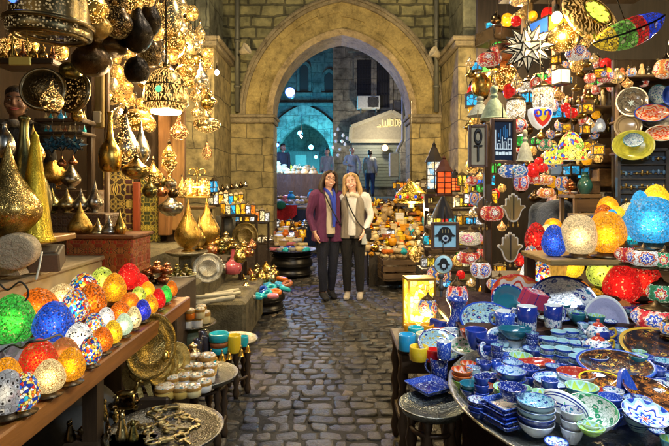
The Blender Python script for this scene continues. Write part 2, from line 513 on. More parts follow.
@memo
def glow(c, e, name='lit_glass'):
 m, nt, b = new_mat(name)
 n = noise(nt, rndvec(nt, coord(nt, 'Object')), 7, 3)
 col = mix(nt, 1.0, c, ramp(nt, n.outputs[0], [(.3, (.55,) * 3), (.7, (1.15,) * 3)]), 'MULTIPLY')
 setin(nt, b, 'Base Color', col); setin(nt, b, 'Emission Color', col); setin(nt, b, 'Emission Strength', e)
 setin(nt, b, 'Roughness', .2)
 return m
@memo
def glow_tint(e, name='lit_glass'):
 m, nt, b = new_mat(name)
 n = noise(nt, rndvec(nt, coord(nt, 'Object')), 6, 3)
 col = mix(nt, 1.0, objcol(nt), ramp(nt, n.outputs[0], [(.3, (.5,) * 3), (.7, (1.2,) * 3)]), 'MULTIPLY')
 setin(nt, b, 'Base Color', col); setin(nt, b, 'Emission Color', col); setin(nt, b, 'Emission Strength', e)
 setin(nt, b, 'Roughness', .15)
 return m
@memo
def panel_mat(base, lines, accents, sc=7.0, name='painted_panel', rough=.5):
 """interlaced carved strapwork on a painted board"""
 m, nt, b = new_mat(name)
 uv, ob = boxuv(nt)
 s = nd(nt, 'VectorMath', {0: uv, 'Scale': sc}, operation='SCALE').outputs[0]
 sx = nd(nt, 'SeparateXYZ', {0: s})
 def mir(v): return mth(nt, 'PINGPONG', v, .5)
 a_, b_ = mir(sx.outputs[0]), mir(sx.outputs[1])
 vec = nd(nt, 'CombineXYZ', {0: a_, 1: b_, 2: 0.0}).outputs[0]
 wv = nd(nt, 'TexVoronoi', {'Vector': vec, 'Scale': 5.0, 'Randomness': .85}, feature='DISTANCE_TO_EDGE')
 vf = nd(nt, 'TexVoronoi', {'Vector': vec, 'Scale': 5.0, 'Randomness': .85}, feature='F1')
 sp = nd(nt, 'SeparateColor', {0: vf.outputs['Color']})
 k = len(accents)
 fill = ramp(nt, sp.outputs[0], [(i / k, c) for i, c in enumerate(accents)], 'CONSTANT')
 col = mix(nt, mth(nt, 'LESS_THAN', wv.outputs[0], .10), fill, lines)
 col = mix(nt, mth(nt, 'LESS_THAN', wv.outputs[0], .03), col, base)
 n = noise(nt, ob, 8, 4)
 col = mix(nt, .6, col, ramp(nt, n.outputs[0], [(.3, (.55,) * 3), (.7, (1.1,) * 3)]), 'MULTIPLY')
 setin(nt, b, 'Base Color', col); setin(nt, b, 'Roughness', rough)
 bump(nt, b, wv.outputs[0], .4, .02)
 return m
@memo
def cloth(c=None, rough=.9, sc=60.0, name='fabric', var=.35, sheen=.0):
 m, nt, b = new_mat(name)
 ob = coord(nt, 'Object')
 n = nd(nt, 'TexNoise', {'Vector': nd(nt, 'Mapping', {'Vector': ob, 'Scale': (12.0, 12.0, 4.5)}).outputs[0], 'Scale': 1.0, 'Detail': 4.0, 'Distortion': .8}); f = noise(nt, ob, sc, 3)
 base = c if c is not None else objcol(nt)
 col = mix(nt, 1.0, base, ramp(nt, n.outputs[0], [(.3, (1 - var,) * 3), (.7, (1.05,) * 3)]), 'MULTIPLY')
 setin(nt, b, 'Base Color', col); setin(nt, b, 'Roughness', rough); setin(nt, b, 'Sheen Weight', sheen)
 bump(nt, b, mth(nt, 'ADD', mth(nt, 'MULTIPLY', n.outputs[0], 1.0), mth(nt, 'MULTIPLY', f.outputs[0], .3)), .7, .03)
 return m
# ================================================================== THE PLACE
# ---- street of worn basalt setts
M_sett = None
def sett_mat():
 m, nt, b = new_mat('basalt_sett')
 ob = coord(nt, 'Object')
 at = nd(nt, 'Attribute', attribute_name='tone')
 n = noise(nt, ob, 14, 6, .65); f = noise(nt, ob, 70, 4, .7); big = noise(nt, ob, .9, 3)
 c = ramp(nt, at.outputs['Fac'], [(0, (.022, .021, .02)), (.45, (.05, .047, .042)), (.8, (.09, .08, .064)), (1, (.16, .125, .08))])
 c = mix(nt, 1.0, c, ramp(nt, n.outputs[0], [(.3, (.5,) * 3), (.68, (1.25,) * 3)]), 'MULTIPLY')
 c = mix(nt, .6, c, ramp(nt, big.outputs[0], [(.4, (.75,) * 3), (.6, (1.15, 1.08, .98))]), 'MULTIPLY')
 setin(nt, b, 'Base Color', c)
 setin(nt, b, 'Roughness', mth(nt, 'ADD', .12, mth(nt, 'MULTIPLY', n.outputs[0], .5)))
 bump(nt, b, mth(nt, 'ADD', n.outputs[0], mth(nt, 'MULTIPLY', f.outputs[0], .5)), .9, .015)
 return m
def build_street():
 r = random.Random(3)
 vs = []; fs = []; tone = []
 y = .75
 row = 0
 while y < 11.2:
  d = r.uniform(.08, .118)
  x = -2.4 + r.uniform(0, .2)
  skew = r.uniform(-.012, .012)
  while x < 2.6:
   w = r.choice((.08, .1, .12, .14, .17)) * r.uniform(.88, 1.12)
   g = .0055
   h = r.uniform(-.007, .007); t1 = r.uniform(-.016, .016); t2 = r.uniform(-.016, .016)
   j = lambda a=.011: r.uniform(-a, a)
   cs = [(x + g + j(), y + g + j() + skew * x), (x + w - g + j(), y + g + j() + skew * x),
 (x + w - g + j(), y + d - g + j() + skew * x), (x + g + j(), y + d - g + j() + skew * x)]
# 8-gon with rounded corners
   ring = []
   for i in range(4):
    p0 = cs[i - 1]; p1 = cs[i]; p2 = cs[(i + 1) % 4]
    k = r.uniform(.08, .22)
    ring.append((p1[0] + (p0[0] - p1[0]) * k, p1[1] + (p0[1] - p1[1]) * k))
    ring.append((p1[0] + (p2[0] - p1[0]) * k, p1[1] + (p2[1] - p1[1]) * k))
   cx = sum(p[0] for p in ring) / 8; cy = sum(p[1] for p in ring) / 8
   b0 = len(vs)
   for sc_, z in ((1.02, -.035), (1.0, -.008), (.93, .0), (.7, .0025)):
    for px_, py_ in ring:
     xx = cx + (px_ - cx) * sc_; yy = cy + (py_ - cy) * sc_
     vs.append((xx, yy, z + h + (xx - cx) / w * t1 + (yy - cy) / d * t2))
   for L in range(3):
    for i in range(8):
     i2 = (i + 1) % 8
     fs.append((b0 + L * 8 + i, b0 + L * 8 + i2, b0 + L * 8 + 8 + i2, b0 + L * 8 + 8 + i))
   fs.append(tuple(b0 + 24 + i for i in range(8)))
   tv = min(1, max(0, r.gauss(.42, .26)))
   tone += [tv] * 32
   x += w
  y += d; row += 1
 me = bpy.data.meshes.new('street')
 me.from_pydata(vs, [], fs)
 me.polygons.foreach_set('use_smooth', [True] * len(fs))
 a = me.attributes.new('tone', 'FLOAT', 'POINT'); a.data.foreach_set('value', tone)
 me.materials.append(sett_mat())
 o = bpy.data.objects.new('street', me); COLL.objects.link(o)
 return struct(o)
build_street()
mb = MB(); mb.box((0, 6, -.1255), (60, 70, .24))
struct(mb.build('ground', stone_plain((.035, .033, .03), 'packed_dirt')))
# steps up to the court beyond the gate, then the court
mb = MB()
for i in range(6):
 mb.box((0.3, 11.2 + i * .45 + 5, i * .2 + .1 - .06), (9, 10, .2), bev=.015)
struct(mb.build('steps', stone_wall((.16, .155, .14), (.11, .11, .105), (.04, .04, .04), .7, .4, .01, name='step_stone')))
mb = MB(); mb.box((0, 24, 1.0), (24, 20, .3))
struct(mb.build('courtyard', stone_wall((.10, .10, .10), (.07, .07, .075), (.03, .03, .03), .4, .3, name='court_paving')))
# ---- gate with pointed arch
ST_A = stone_wall((.46, .37, .165), (.33, .275, .13), (.12, .10, .06), .62, .30, .010, name='gate_ashlar')
ST_B = stone_wall((.33, .31, .15), (.22, .215, .11), (.07, .065, .045), .42, .2, .022, .55, .9, name='rough_stone')
ST_P = stone_plain((.46, .365, .145), 'gate_plaster')
ST_T = stone_plain((.48, .38, .22), 'arch_trim_stone')
ST_M = stone_plain((.34, .29, .19), 'moulding_stone')
ACX, ASP = .13, 2.745
def pointed(a, h, n=18, cx=ACX, zs=ASP):
 c = max((h * h - a * a) / (2 * a), .0)
 R = a + c
 t_end = math.acos(c / R) if R > 0 else pi / 2
 right = [(cx - c + R * cos(t_end * i / n), zs + R * sin(t_end * i / n)) for i in range(n + 1)]
 if c == 0: right = [(cx + a * cos(pi / 2 * i / n), zs + h * sin(pi / 2 * i / n)) for i in range(n + 1)]
 left = [(2 * cx - x, z) for x, z in right]
 return right + list(reversed(left))[1:]
def ring_solid(mb, A, B, y0, y1, mi=0):
 n = len(A)
 vs = [(x, y0, z) for x, z in A] + [(x, y0, z) for x, z in B] + [(x, y1, z) for x, z in A] + [(x, y1, z) for x, z in B]
 fs = []
 for i in range(n - 1):
  fs.append((i, n + i, n + i + 1, i + 1))
  fs.append((2 * n + i, 2 * n + i + 1, 3 * n + i + 1, 3 * n + i))
  fs.append((i, i + 1, 2 * n + i + 1, 2 * n + i))
  fs.append((n + i, 3 * n + i, 3 * n + i + 1, n + i + 1))
 fs.append((0, 2 * n, 3 * n, n)); fs.append((n - 1, 2 * n - 1, 4 * n - 1, 3 * n - 1))
 mb.add(vs, fs, mi, False)
gate = thing('stone_gateway', 'old yellow stone gateway with tall pointed arch spanning the street', 'gateway', (0, 9, 0), anchor='the pointed stone gateway')
D0 = 0.0
tr_i = pointed(1.228, 1.42); tr_o = pointed(1.335, 1.54); mo_i = pointed(1.72, 2.02); mo_o = pointed(1.84, 2.16)
mb = MB()
# separate voussoirs with hairline joints
nseg = len(tr_i) - 1
for i in range(0, nseg, 3):
 k = min(i + 3, nseg)
 ring_solid(mb, tr_i[i:k + 1], tr_o[i:k + 1], -.05 - .006 * ((i // 3) % 2), .62)
mb.build('arch_trim', ST_T, gate)
mb = MB()
for i in range(0, nseg, 3):
 k = min(i + 3, nseg); q = .5 + .25 * sin(i * 2.3)
 mid = [(a[0] * q + b[0] * (1 - q), a[1] * q + b[1] * (1 - q)) for a, b in zip(tr_o, mo_i)]
 ring_solid(mb, tr_o[i:k + 1], mid[i:k + 1], .010 * (i // 3 % 3), .5); ring_solid(mb, mid[i:k + 1], mo_i[i:k + 1], -.009 * (i // 3 % 4), .5)
mb.build('arch_face', ST_P, gate)
mb = MB(); ring_solid(mb, mo_i, mo_o, -.07, .5)
m2_i = pointed(1.77, 2.08); m2_o = pointed(1.81, 2.12)
ring_solid(mb, m2_i, m2_o, -.11, -.06)
mb.build('arch_moulding', ST_M, gate)
mb = MB()
top = 6.4
pts = mo_o
vs = []; fs = []
for x, z in pts: vs += [(x, .02, z), (x, .02, top)]
for i in range(len(pts) - 1): fs.append((2 * i, 2 * i + 1, 2 * i + 3, 2 * i + 2))
mb.add(vs, fs, 0, False)
mb.box(((-2.2 + ACX - 1.84) / 2, .27, (ASP + top) / 2), (abs(-2.2 - (ACX - 1.83)), .5, top - ASP))
mb.box(((2.3 + ACX + 1.83) / 2, .27, (ASP + top) / 2), (2.3 - (ACX + 1.83), .5, top - ASP))
mb.build('wall', ST_B, gate)
for sg, x0, x1 in ((-1, -2.3, ACX - 1.228), (1, ACX + 1.228, 2.4)):
 mb = MB(); mb.box(((x0 + x1) / 2, .3, 1.3), (x1 - x0, .6, 2.6), bev=.02)
 mb.build('jamb', ST_A, gate)
 mb = MB()
 mb.box(((x0 + x1) / 2, .26, 2.645), (x1 - x0 + .05, .66, .09), bev=.015)
 mb.box(((x0 + x1) / 2, .25, 2.717), (x1 - x0 + .10, .72, .056), bev=.012)
 mb.build('impost', ST_M, gate)
# ---- the two piers before the gate
for sg, xa, xb, nm in ((-1, -3.6, -1.85, 'left'), (1, 1.9, 3.7, 'right')):
 pier = thing('stone_pier', 'tall stone pier with a ledge, %s' % ('beside the brass lamp stall' if sg < 0 else 'behind the tall dark lantern and framed pictures'), 'pier', (0, 0, 0),
 anchor='the stone pier')
 cx_, w_ = (xa + xb) / 2, xb - xa
 mb = MB(); mb.box((cx_, 8.34, 1.8), (w_, 1.3, 3.6), bev=.02)
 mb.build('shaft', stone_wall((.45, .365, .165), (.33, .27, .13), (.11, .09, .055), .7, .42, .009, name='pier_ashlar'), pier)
 mb = MB(); mb.box((cx_, 8.3, 3.64), (w_ + .14, 1.38, .08), bev=.02); mb.box((cx_, 8.3, 3.715), (w_ + .22, 1.44, .07), bev=.02)
 mb.build('cornice', ST_M, pier)
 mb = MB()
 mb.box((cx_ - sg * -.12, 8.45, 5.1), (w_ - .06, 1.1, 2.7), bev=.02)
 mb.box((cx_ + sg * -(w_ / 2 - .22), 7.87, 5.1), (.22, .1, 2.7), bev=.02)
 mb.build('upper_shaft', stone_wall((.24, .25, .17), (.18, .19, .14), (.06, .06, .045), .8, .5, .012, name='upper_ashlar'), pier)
# down-pipe and little spot lamps at the imposts
for sg, x in ((-1, -1.72), (1, 1.80)):
 mb = MB(); mb.tube([(x, 8.86, 2.78), (x, 8.86, 6.2)], .045, 10)
 for z in (3.2, 4.0, 4.8): mb.lathe([(.06, z), (.06, z + .05)], 10, M=T(x, 8.86, 0))
 o = mb.build('drain_pipe', plain((.13, .13, .10), .5, .3, name='old_pipe'))
 tag(o, 'old grey drain pipe running up the wall %s' % ('beside the brass lamp stall' if sg < 0 else 'near the star lantern'), 'pipe')
WARM = (1.0, .74, .38)
def lamp_light(name, loc, energy, color=WARM, size=.05, parent=None):
 l = bpy.data.lights.new(name, 'POINT'); l.energy = energy; l.color = color; l.shadow_soft_size = size
 o = bpy.data.objects.new(name, l); COLL.objects.link(o); o.location = loc
 if parent is not None: setparent(o, parent)
 return o
for sg, px, py in ((-1, 243, 51), (1, 437, 54)):
 p = P(px, py, 8.55)
 t = thing('spot_lamp', 'small pale spot lamp on a bracket %s the arch' % ('left of' if sg < 0 else 'right of'), 'spot lamp', p, anchor='the small spot lamp')
 mb = MB(); mb.tube([(sg * .14, .3, 0), (0, .05, .02)], .018, 8); mb.build('bracket', plain((.1, .1, .09), .5, .5, name='iron'), t)
 mb = MB(); mb.lathe([(.0, -.05), (.05, -.05), (.07, .03), (.1, .09), (.105, .10), (.09, .10), (.04, .02), (0, .02)], 16, M=RY(sg * -1.1) @ RX(.4))
 mb.build('lamp_head', plain((.55, .48, .33), .5, name='cream_enamel'), t)
# ---- court facades beyond the gate
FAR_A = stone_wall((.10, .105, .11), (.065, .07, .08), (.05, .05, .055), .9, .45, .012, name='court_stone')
FAR_B = stone_wall((.34, .31, .25), (.26, .24, .19), (.06, .055, .05), .9, .42, .012, name='facade_stone')
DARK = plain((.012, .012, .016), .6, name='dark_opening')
fb = thing('portal_building', 'blue lit stone building with a big arched portal seen through the gate', 'building', (0, 22.5, 0), anchor='the blue lit portal building')
FD = 22.5
def fx(px): return (px - HX) * FD / S_PX
def fz(py): return CZ - (py - HY) * FD / S_PX
pcx = fx(304); pzs = fz(158)
pa = pointed(fx(337) - pcx, fz(116) - pzs, 14, pcx, pzs); pb = pointed(fx(345) - pcx, fz(105) - pzs, 14, pcx, pzs)
pc = pointed(fx(331) - pcx, fz(123) - pzs, 14, pcx, pzs)
mb = MB()
ring_solid(mb, pa, pb, -.12, .7)
ring_solid(mb, [(pa[0][0], 0.9), pa[0]], [(pb[0][0], 0.9), pb[0]], -.12, .7)
ring_solid(mb, [pa[-1], (pa[-1][0], 0.9)], [pb[-1], (pb[-1][0], 0.9)], -.12, .7)
ring_solid(mb, pc, pa, .1, .7)
mb.build('portal_arch', stone_wall((.26, .26, .25), (.2, .2, .2), (.09, .09, .09), .35, .6, .012, name='portal_stone'), fb)
mb = MB()
vs = []; fs = []
zt = 10.5
for x, z in pb: vs += [(x, .05, z), (x, .05, zt)]
for i in range(len(pb) - 1): fs.append((2 * i, 2 * i + 1, 2 * i + 3, 2 * i + 2))
mb.add(vs, fs, 0, False)
xl, xr = pb[-1][0], pb[0][0]
mb.box(((-7 + xl) / 2, .35, (zt + .9) / 2), (xl + 7, .6, zt - .9)); mb.box(((xr + fx(349)) / 2, .35, (zt + .9) / 2), (max(fx(349) - xr, .1), .6, zt - .9))
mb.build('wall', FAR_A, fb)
mb = MB()
mb.box((pcx, 1.9, 3.2), (4.2, .1, 5));
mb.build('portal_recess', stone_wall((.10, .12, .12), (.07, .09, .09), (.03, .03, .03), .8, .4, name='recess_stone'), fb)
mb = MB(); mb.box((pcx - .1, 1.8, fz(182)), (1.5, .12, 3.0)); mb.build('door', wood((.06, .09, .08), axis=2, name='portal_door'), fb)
mb = MB(); mb.box((pcx - .25, 1.7, fz(158)), (.55, .05, .55), bev=.02); mb.build('notice_board', plain((.25, .3, .27), .5, name='board'), fb)
mb = MB(); mb.box((fx(300), -.06, fz(92) - .55), (7, .22, .16), bev=.03); mb.build('string_course', FAR_A, fb)
for px, y0, y1, w in ((304, 62, 93, 9), (329, 70, 93, 9)):
 win = MB(); hw = fx(304 + w / 2) - fx(304)
 arc = pointed(hw, hw * 1.3, 6, fx(px), fz(y0 + 8)); arcb = pointed(hw + .12, hw * 1.3 + .14, 6, fx(px), fz(y0 + 8))
 ring_solid(win, arc, arcb, -.05, .1)
 for sg in (-1, 1): win.box((fx(px) + sg * (hw + .06), .02, (fz(y0 + 8) + fz(y1)) / 2), (.12, .14, fz(y0 + 8) - fz(y1)))
 win.box((fx(px), -.02, fz(y1) - .06), (hw * 2 + .34, .2, .12))
 w_ = win.build('window', FAR_A, fb)
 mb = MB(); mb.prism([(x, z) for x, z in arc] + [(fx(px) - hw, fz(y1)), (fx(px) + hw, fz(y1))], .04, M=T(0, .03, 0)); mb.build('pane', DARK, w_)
# right facade, nearer
gb = thing('facade_building', 'weathered grey stone building with barred windows above a shop pediment', 'building', (0, 20, 0), anchor='the grey facade building')
GDp = 20.0
def gx(px): return (px - HX) * GDp / S_PX
def gz(py): return CZ - (py - HY) * GDp / S_PX
mb = MB(); mb.box(((gx(333) + 8) / 2, .5, 5.5), (8 - gx(333), 1.0, 11)); mb.build('wall', FAR_B, gb)
for px, y0, y1, w, bars in ((364, 60, 98, 14, 1), (383, 56, 108, 13, 0)):
 mb = MB(); cx_, zc, hw, hh = gx(px), (gz(y0) + gz(y1)) / 2, w / 2 * GDp / S_PX, (gz(y0) - gz(y1)) / 2
 for sg in (-1, 1):
  mb.box((cx_ + sg * (hw + .06), -.04, zc), (.12, .12, hh * 2 + .24)); mb.box((cx_, -.045, zc + sg * (hh + .06)), (hw * 2, .12, .12))
 w_ = mb.build('window', FAR_B, gb)
 mb = MB(); mb.box((cx_, -.012, zc), (hw * 2, .02, hh * 2)); mb.build('pane', DARK, w_)
 mb = MB()
 for i in range(1, 5): mb.box((cx_ - hw + hw * 2 * i / 5, -.05, zc), (.035, .03, hh * 2))
 for i in range(1, 8 if bars else 4): mb.box((cx_, -.06, zc - hh + hh * 2 * i / (8 if bars else 4)), (hw * 2, .03, .035))
 mb.build('bars', plain((.03, .03, .035), .5, .6, name='iron_bars'), w_)
mb = MB(); mb.box((gx(372), -.06, gz(51)), (gx(396) - gx(348), .14, .12)); mb.build('string_course', FAR_B, gb)
# shop pediment with its lettering
ped = MB()
zp0, zpa = gz(142), gz(113)
outl = [(gx(350), zp0), (gx(409), zp0), (gx(409), gz(123)), (gx(391), zpa), (gx(351), gz(128))]
ped.prism(outl, .3, M=T(0, -.2, 0))
pd = ped.build('pediment', plain((.36, .32, .22), .8, name='pediment_board'), gb)
fr = MB()
def edge(a, b, w=.14, y=-.39):
 v = Vector((b[0] - a[0], 0, b[1] - a[1])); L = v.length; an = math.atan2(v.z, v.x)
 fr.box((0, 0, 0), (L, .1, w), M=T((a[0] + b[0]) / 2, y, (a[1] + b[1]) / 2) @ RY(-an))
edge(outl[0], outl[1]); edge(outl[4], outl[3], y=-.40); edge(outl[3], outl[2], y=-.395); edge(outl[0], outl[4], y=-.385)
fr.build('frame', plain((.45, .41, .28), .7, name='pediment_frame'), pd)
le = MB()
def gbar(x0, y0, x1, y1, w=.042):
 a = Vector((gx(x0), 0, gz(y0))); b = Vector((gx(x1), 0, gz(y1))); v = b - a
 le.box((0, 0, 0), (v.length + w, .05, w), M=T((a.x + b.x) / 2, -.38, (a.z + b.z) / 2) @ RY(-math.atan2(v.z, v.x)))
for s in ((378, 128, 380, 128), (380, 128, 379, 126), (378, 127.6, 376.5, 128),
 (382, 121.5, 382, 127.5), (382, 127.5, 387, 127.5), (384.5, 122.5, 384.5, 127.5), (387, 120.5, 387, 127.5),
 (389, 120.5, 389, 127), (389, 120.5, 392, 121.5), (392, 121.5, 392, 126.5), (389, 127, 392, 126.5),
 (394, 120.5, 394, 127), (394, 120.5, 396.6, 121.5), (396.6, 121.5, 396.6, 126), (394, 127, 396.6, 126),
 (398.5, 121, 402, 127), (402, 121, 398.5, 127), (398.5, 124, 402, 124), (404, 127, 404, 122), (404, 122, 406, 127)):
 gbar(*s)
le.build('lettering', plain((.75, .65, .32), .5, emit=.3, name='gilt_letters'), pd)
mb = MB()
for i in range(14): mb.box((gx(375), -.05 - .02 * (i % 2), gz(143.5 + i * 3.2)), (gx(398) - gx(352), .05, .115))
mb.build('roller_shutter', plain((.24, .27, .22), .5, .2, name='shutter'), gb)
mb = MB(); mb.box((gx(403), -.25, gz(166)), (.35, .4, 1.9), bev=.02); mb.build('stone_post', FAR_B, gb)
ac = thing('air_conditioner', 'white air conditioner box on the stone facade under the barred window', 'air conditioner', (gx(368), 19.62, gz(104)), anchor='the air conditioner')
mb = MB(); mb.box((0, .1, 0), (.88, .38, .5), bev=.02); mb.build('casing', plain((.62, .64, .6), .5, name='ac_casing'), ac)
mb = MB(); mb.torus(.2, .02, 24, 6, M=T(.17, -.1, 0) @ RX(pi / 2))
for r_ in (.05, .1, .15): mb.torus(r_, .008, 18, 4, M=T(.17, -.1, 0) @ RX(pi / 2))
mb.box((.17, -.095, 0), (.42, .01, .4)); mb.build('fan_grille', plain((.05, .05, .05), .5, name='ac_grille'), ac)
for x in (-.3, .3): MB().box((x, .1, -.32), (.05, .3, .13)).build('bracket', plain((.1, .1, .1), .6, name='ac_bracket'), ac)
t = thing('wall_lamp', 'round warm lamp on the shutter under the shop pediment', 'wall lamp', P(385, 148, 19.4))
mb = MB(); mb.sph((0, 0, 0), (.13, .1, .13), 16, 10); mb.build('globe', glow((1.0, .75, .4), 1.6, 'warm_globe'), t)
mb = MB(); mb.torus(.14, .02, 20, 6, M=RX(pi / 2)); mb.tube([(0, 0, 0), (0, .5, 0)], .03, 6); mb.build('bracket', plain((.1, .08, .05), .5, name='brass_bracket'), t)
lamp_light('wall_lamp_light', (-.3, -.9, .4), 75, (1.0, .86, .62), .1, t)
# pale pipe down the right reveal
mb = MB(); mb.tube([P(403, 95, 11.5), P(403, 140, 11.5), P(399, 147, 11.5), P(397, 152, 11.5)], .035, 10)
mb.box(P(394, 165, 11.5), (.22, .16, .55), bev=.02)
tag(mb.build('vent_pipe', plain((.5, .52, .48), .5, name='pale_pipe')), 'pale pipe with a box under it inside the right side of the arch', 'pipe')
# coloured floodlights in the court (lit)
def flood(px, py, D, col, e, label, r=.11, en=200):
 p = P(px, py, D)
 t = thing('floodlight', label, 'floodlight', p, anchor='the blue floodlight')
 mb = MB(); mb.lathe([(0, 0), (r * .8, 0), (r * .8, .14), (0, .16)], 18, M=T(0, .06, 0) @ RX(-pi / 2)); mb.tube([(0, .2, 0), (0, .45, .12)], .03, 6); mb.build('housing', plain((.06, .06, .07), .5, name='flood_housing'), t)
 mb = MB(); mb.lathe([(0, 0), (r * .7, 0), (r * .75, .02), (0, .04)], 18, M=T(0, .03, 0) @ RX(pi / 2)); mb.build('lens', glow(tuple(.85 * c + .15 for c in col), e * .3), t)
 lamp_light('floodlight_beam', (0, -.5, -.1), en, col, .1, t)
 return t
flood(290, 92, 12.6, (.04, .16, 1.0), 16, 'blue floodlight glaring high at the left inside the arch', .16, 190)
flood(300, 133, 20.6, (.06, .62, .95), 20, 'turquoise flood lamp at the top of the portal', .13, 240)
flood(311, 147, 21.0, (.06, .6, 1.0), 20, 'turquoise flood lamp below and right of the portal top lamp', .13, 330)
flood(316, 157, 21.6, (.12, .9, .8), 16, 'small greenish flood lamp lowest inside the portal', .09, 160)
flood(277, 145, 14, (.08, .4, 1.0), 12, 'small blue flood lamp near the left edge of the arch', .07, 130)
# ---- left shop: raised stone floor, shell, painted boards
STEP = stone_plain((.17, .15, .09), 'worn_step')
mb = MB()
mb.box((-1.45, 5.25, .2), (1.3, 1.5, .4), bev=.03); mb.box((-1.75, 5.0, .3), (1.1, 2.2, .6), bev=.03); mb.box((-2.05, 5.3, .42), (.9, 2.0, .84), bev=.03)
tag(mb.build('stone_steps', STEP), 'worn stone steps climbing from the street to the brass lamp stall', 'steps', anchor='the stone steps')
WD = wood((.07, .04, .02), axis=2, name='dark_wood')
WDX = wood((.07, .042, .022), axis=0, name='dark_wood_beam')
ls = thing('brass_shop', 'open fronted lamp shop with painted boards and dark posts on the left', 'shop', (0, 0, 0), anchor='the left shop')
mb = MB(); mb.box((-3.4, 4.4, 2.4), (.1, 6.6, 4.8)); mb.build('side_wall', wood((.035, .02, .01), rough=.95, axis=2, name='shop_boards'), ls)
mb = MB(); mb.box((-2.6, 3.1, 3.42), (1.7, 4.2, .06)); mb.build('ceiling', wood((.08, .05, .025), axis=1, name='ceiling_boards'), ls)
mb = MB()
for y in (1.4, 2.2, 3.0, 3.8, 4.6): mb.box((-2.5, y, 3.32), (1.7, .09, .12))
mb.build('ceiling_beam', WDX, ls)
mb = MB(); mb.box((-2.55, 5.5, 2.6), (1.7, .08, 4.4)); mb.build('back_wall', wood((.05, .028, .012), rough=.95, axis=2, name='back_boards'), ls)
PANEL = panel_mat((.015, .012, .008), (.55, .40, .10), ((.035, .022, .02), (.06, .02, .02), (.02, .03, .025), (.05, .03, .015)), 3.2)
def boardpx(x0, y0, x1, y1, D, th, mat, name, parent):
 a, b = P(x0, y1, D), P(x1, y0, D)
 mb = MB(); mb.box(((a.x + b.x) / 2, D, (a.z + b.z) / 2), (b.x - a.x, th, b.z - a.z), bev=.008)
 return mb.build(name, mat, parent)
boardpx(104, 158, 134, 242, 5.40, .06, PANEL, 'painted_board', ls)
boardpx(141, 170, 160, 242, 5.38, .05, panel_mat((.02, .015, .01), (.5, .4, .06), ((.04, .05, .015), (.06, .04, .015)), 5.0), 'painted_board', ls)
boardpx(162, 200, 184, 245, 5.5, .05, PANEL, 'painted_board', ls)
REDW = wood((.26, .05, .015), axis=2, name='red_post_wood')
boardpx(134, 182, 141, 242, 5.36, .1, REDW, 'red_post', ls)
boardpx(160, 100, 171, 235, 5.3, .12, wood((.22, .10, .03), axis=2, name='brown_post_wood'), 'post', ls)
boardpx(172, 105, 185, 230, 5.42, .08, wood((.30, .16, .05), axis=2, name='orange_post_wood'), 'post', ls)
boardpx(88, 55, 94, 250, 4.0, .06, WD, 'post', ls)
boardpx(95, 52, 104, 128, 4.05, .05, wood((.34, .26, .10), axis=2, name='pale_post_wood'), 'door_board', ls)
boardpx(105, 50, 109, 240, 4.1, .05, wood((.14, .08, .035), axis=2, name='mid_post_wood'), 'post', ls)
boardpx(0, 62, 62, 68, 3.7, .25, WDX, 'shelf', ls)
boardpx(42, 120, 90, 124, 3.85, .22, WDX, 'shelf', ls)
boardpx(42, 133, 90, 136, 3.85, .22, WDX, 'shelf', ls)
boardpx(186, 206, 213, 209, 6.1, .3, wood((.2, .11, .03), axis=0, name='lamp_shelf_wood'), 'shelf', ls)
mb = MB(); a = P(97, 117, 3.98); mb.box(a, (.06, .03, .09), bev=.008); mb.build('switch_box', plain((.5, .48, .4), .5, name='switch_plastic'), ls)
mb = MB(); mb.box((-2.65, 3.6, .25), (1.3, 4.6, .5)); mb.build('floor', wood((.1, .07, .04), axis=1, name='floor_boards'), ls)
# ---- right shop shell
rs = thing('lantern_shop', 'crowded lantern shop with wooden shelves and dark posts on the right', 'shop', (0, 0, 0), anchor='the right shop')
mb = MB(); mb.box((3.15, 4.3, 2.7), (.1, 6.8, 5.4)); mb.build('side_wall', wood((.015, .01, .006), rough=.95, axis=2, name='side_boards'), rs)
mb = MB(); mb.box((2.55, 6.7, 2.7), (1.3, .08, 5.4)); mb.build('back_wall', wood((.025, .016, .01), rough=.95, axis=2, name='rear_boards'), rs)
mb = MB(); mb.box((2.45, 3.1, 3.36), (1.5, 4.2, .06)); mb.build('ceiling', wood((.07, .045, .025), axis=1, name='roof_boards'), rs)
mb = MB()
for y in (1.4, 2.2, 3.0, 3.8, 4.6): mb.box((2.4, y, 3.27), (1.5, .08, .1))
mb.build('ceiling_beam', WDX, rs)
boardpx(484, 122, 491, 330, 3.35, .05, WD, 'post', rs)
boardpx(553, 0, 560, 110, 4.3, .06, wood((.22, .13, .05), axis=2, name='post_oak'), 'post', rs)
boardpx(522, 0, 532, 60, 5.2, .08, wood((.3, .2, .08), axis=2, name='post_pale'), 'post', rs)
boardpx(616, 75, 620, 215, 3.9, .05, wood((.15, .09, .045), axis=2, name='post_walnut'), 'post', rs)
for x0, x1, y, D in ((562, 640, 108, 4.3), (556, 618, 134, 4.5), (560, 640, 165, 4.4), (570, 640, 191, 4.4), (615, 668, 78, 3.9), (618, 668, 120, 3.95), (618, 668, 152, 3.95)):
 boardpx(x0, y, x1, y + 3, D, .28, wood((.13, .08, .04), axis=0, name='shelf_walnut'), 'shelf', rs)
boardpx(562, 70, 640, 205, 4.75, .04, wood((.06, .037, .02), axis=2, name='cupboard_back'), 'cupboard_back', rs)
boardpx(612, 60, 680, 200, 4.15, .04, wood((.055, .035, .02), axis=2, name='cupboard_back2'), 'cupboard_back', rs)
boardpx(600, 82, 668, 86, 3.95, .1, wood((.1, .06, .035), axis=0, name='shelf_walnut2'), 'shelf', rs)
# carved inlaid chest front
boardpx(597, 192, 628, 245, 4.3, .25, panel_mat((.02, .014, .01), (.30, .29, .26), ((.05, .04, .035), (.035, .03, .03), (.09, .075, .06)), 6.0, 'inlaid_wood'), 'inlaid_panel', rs)
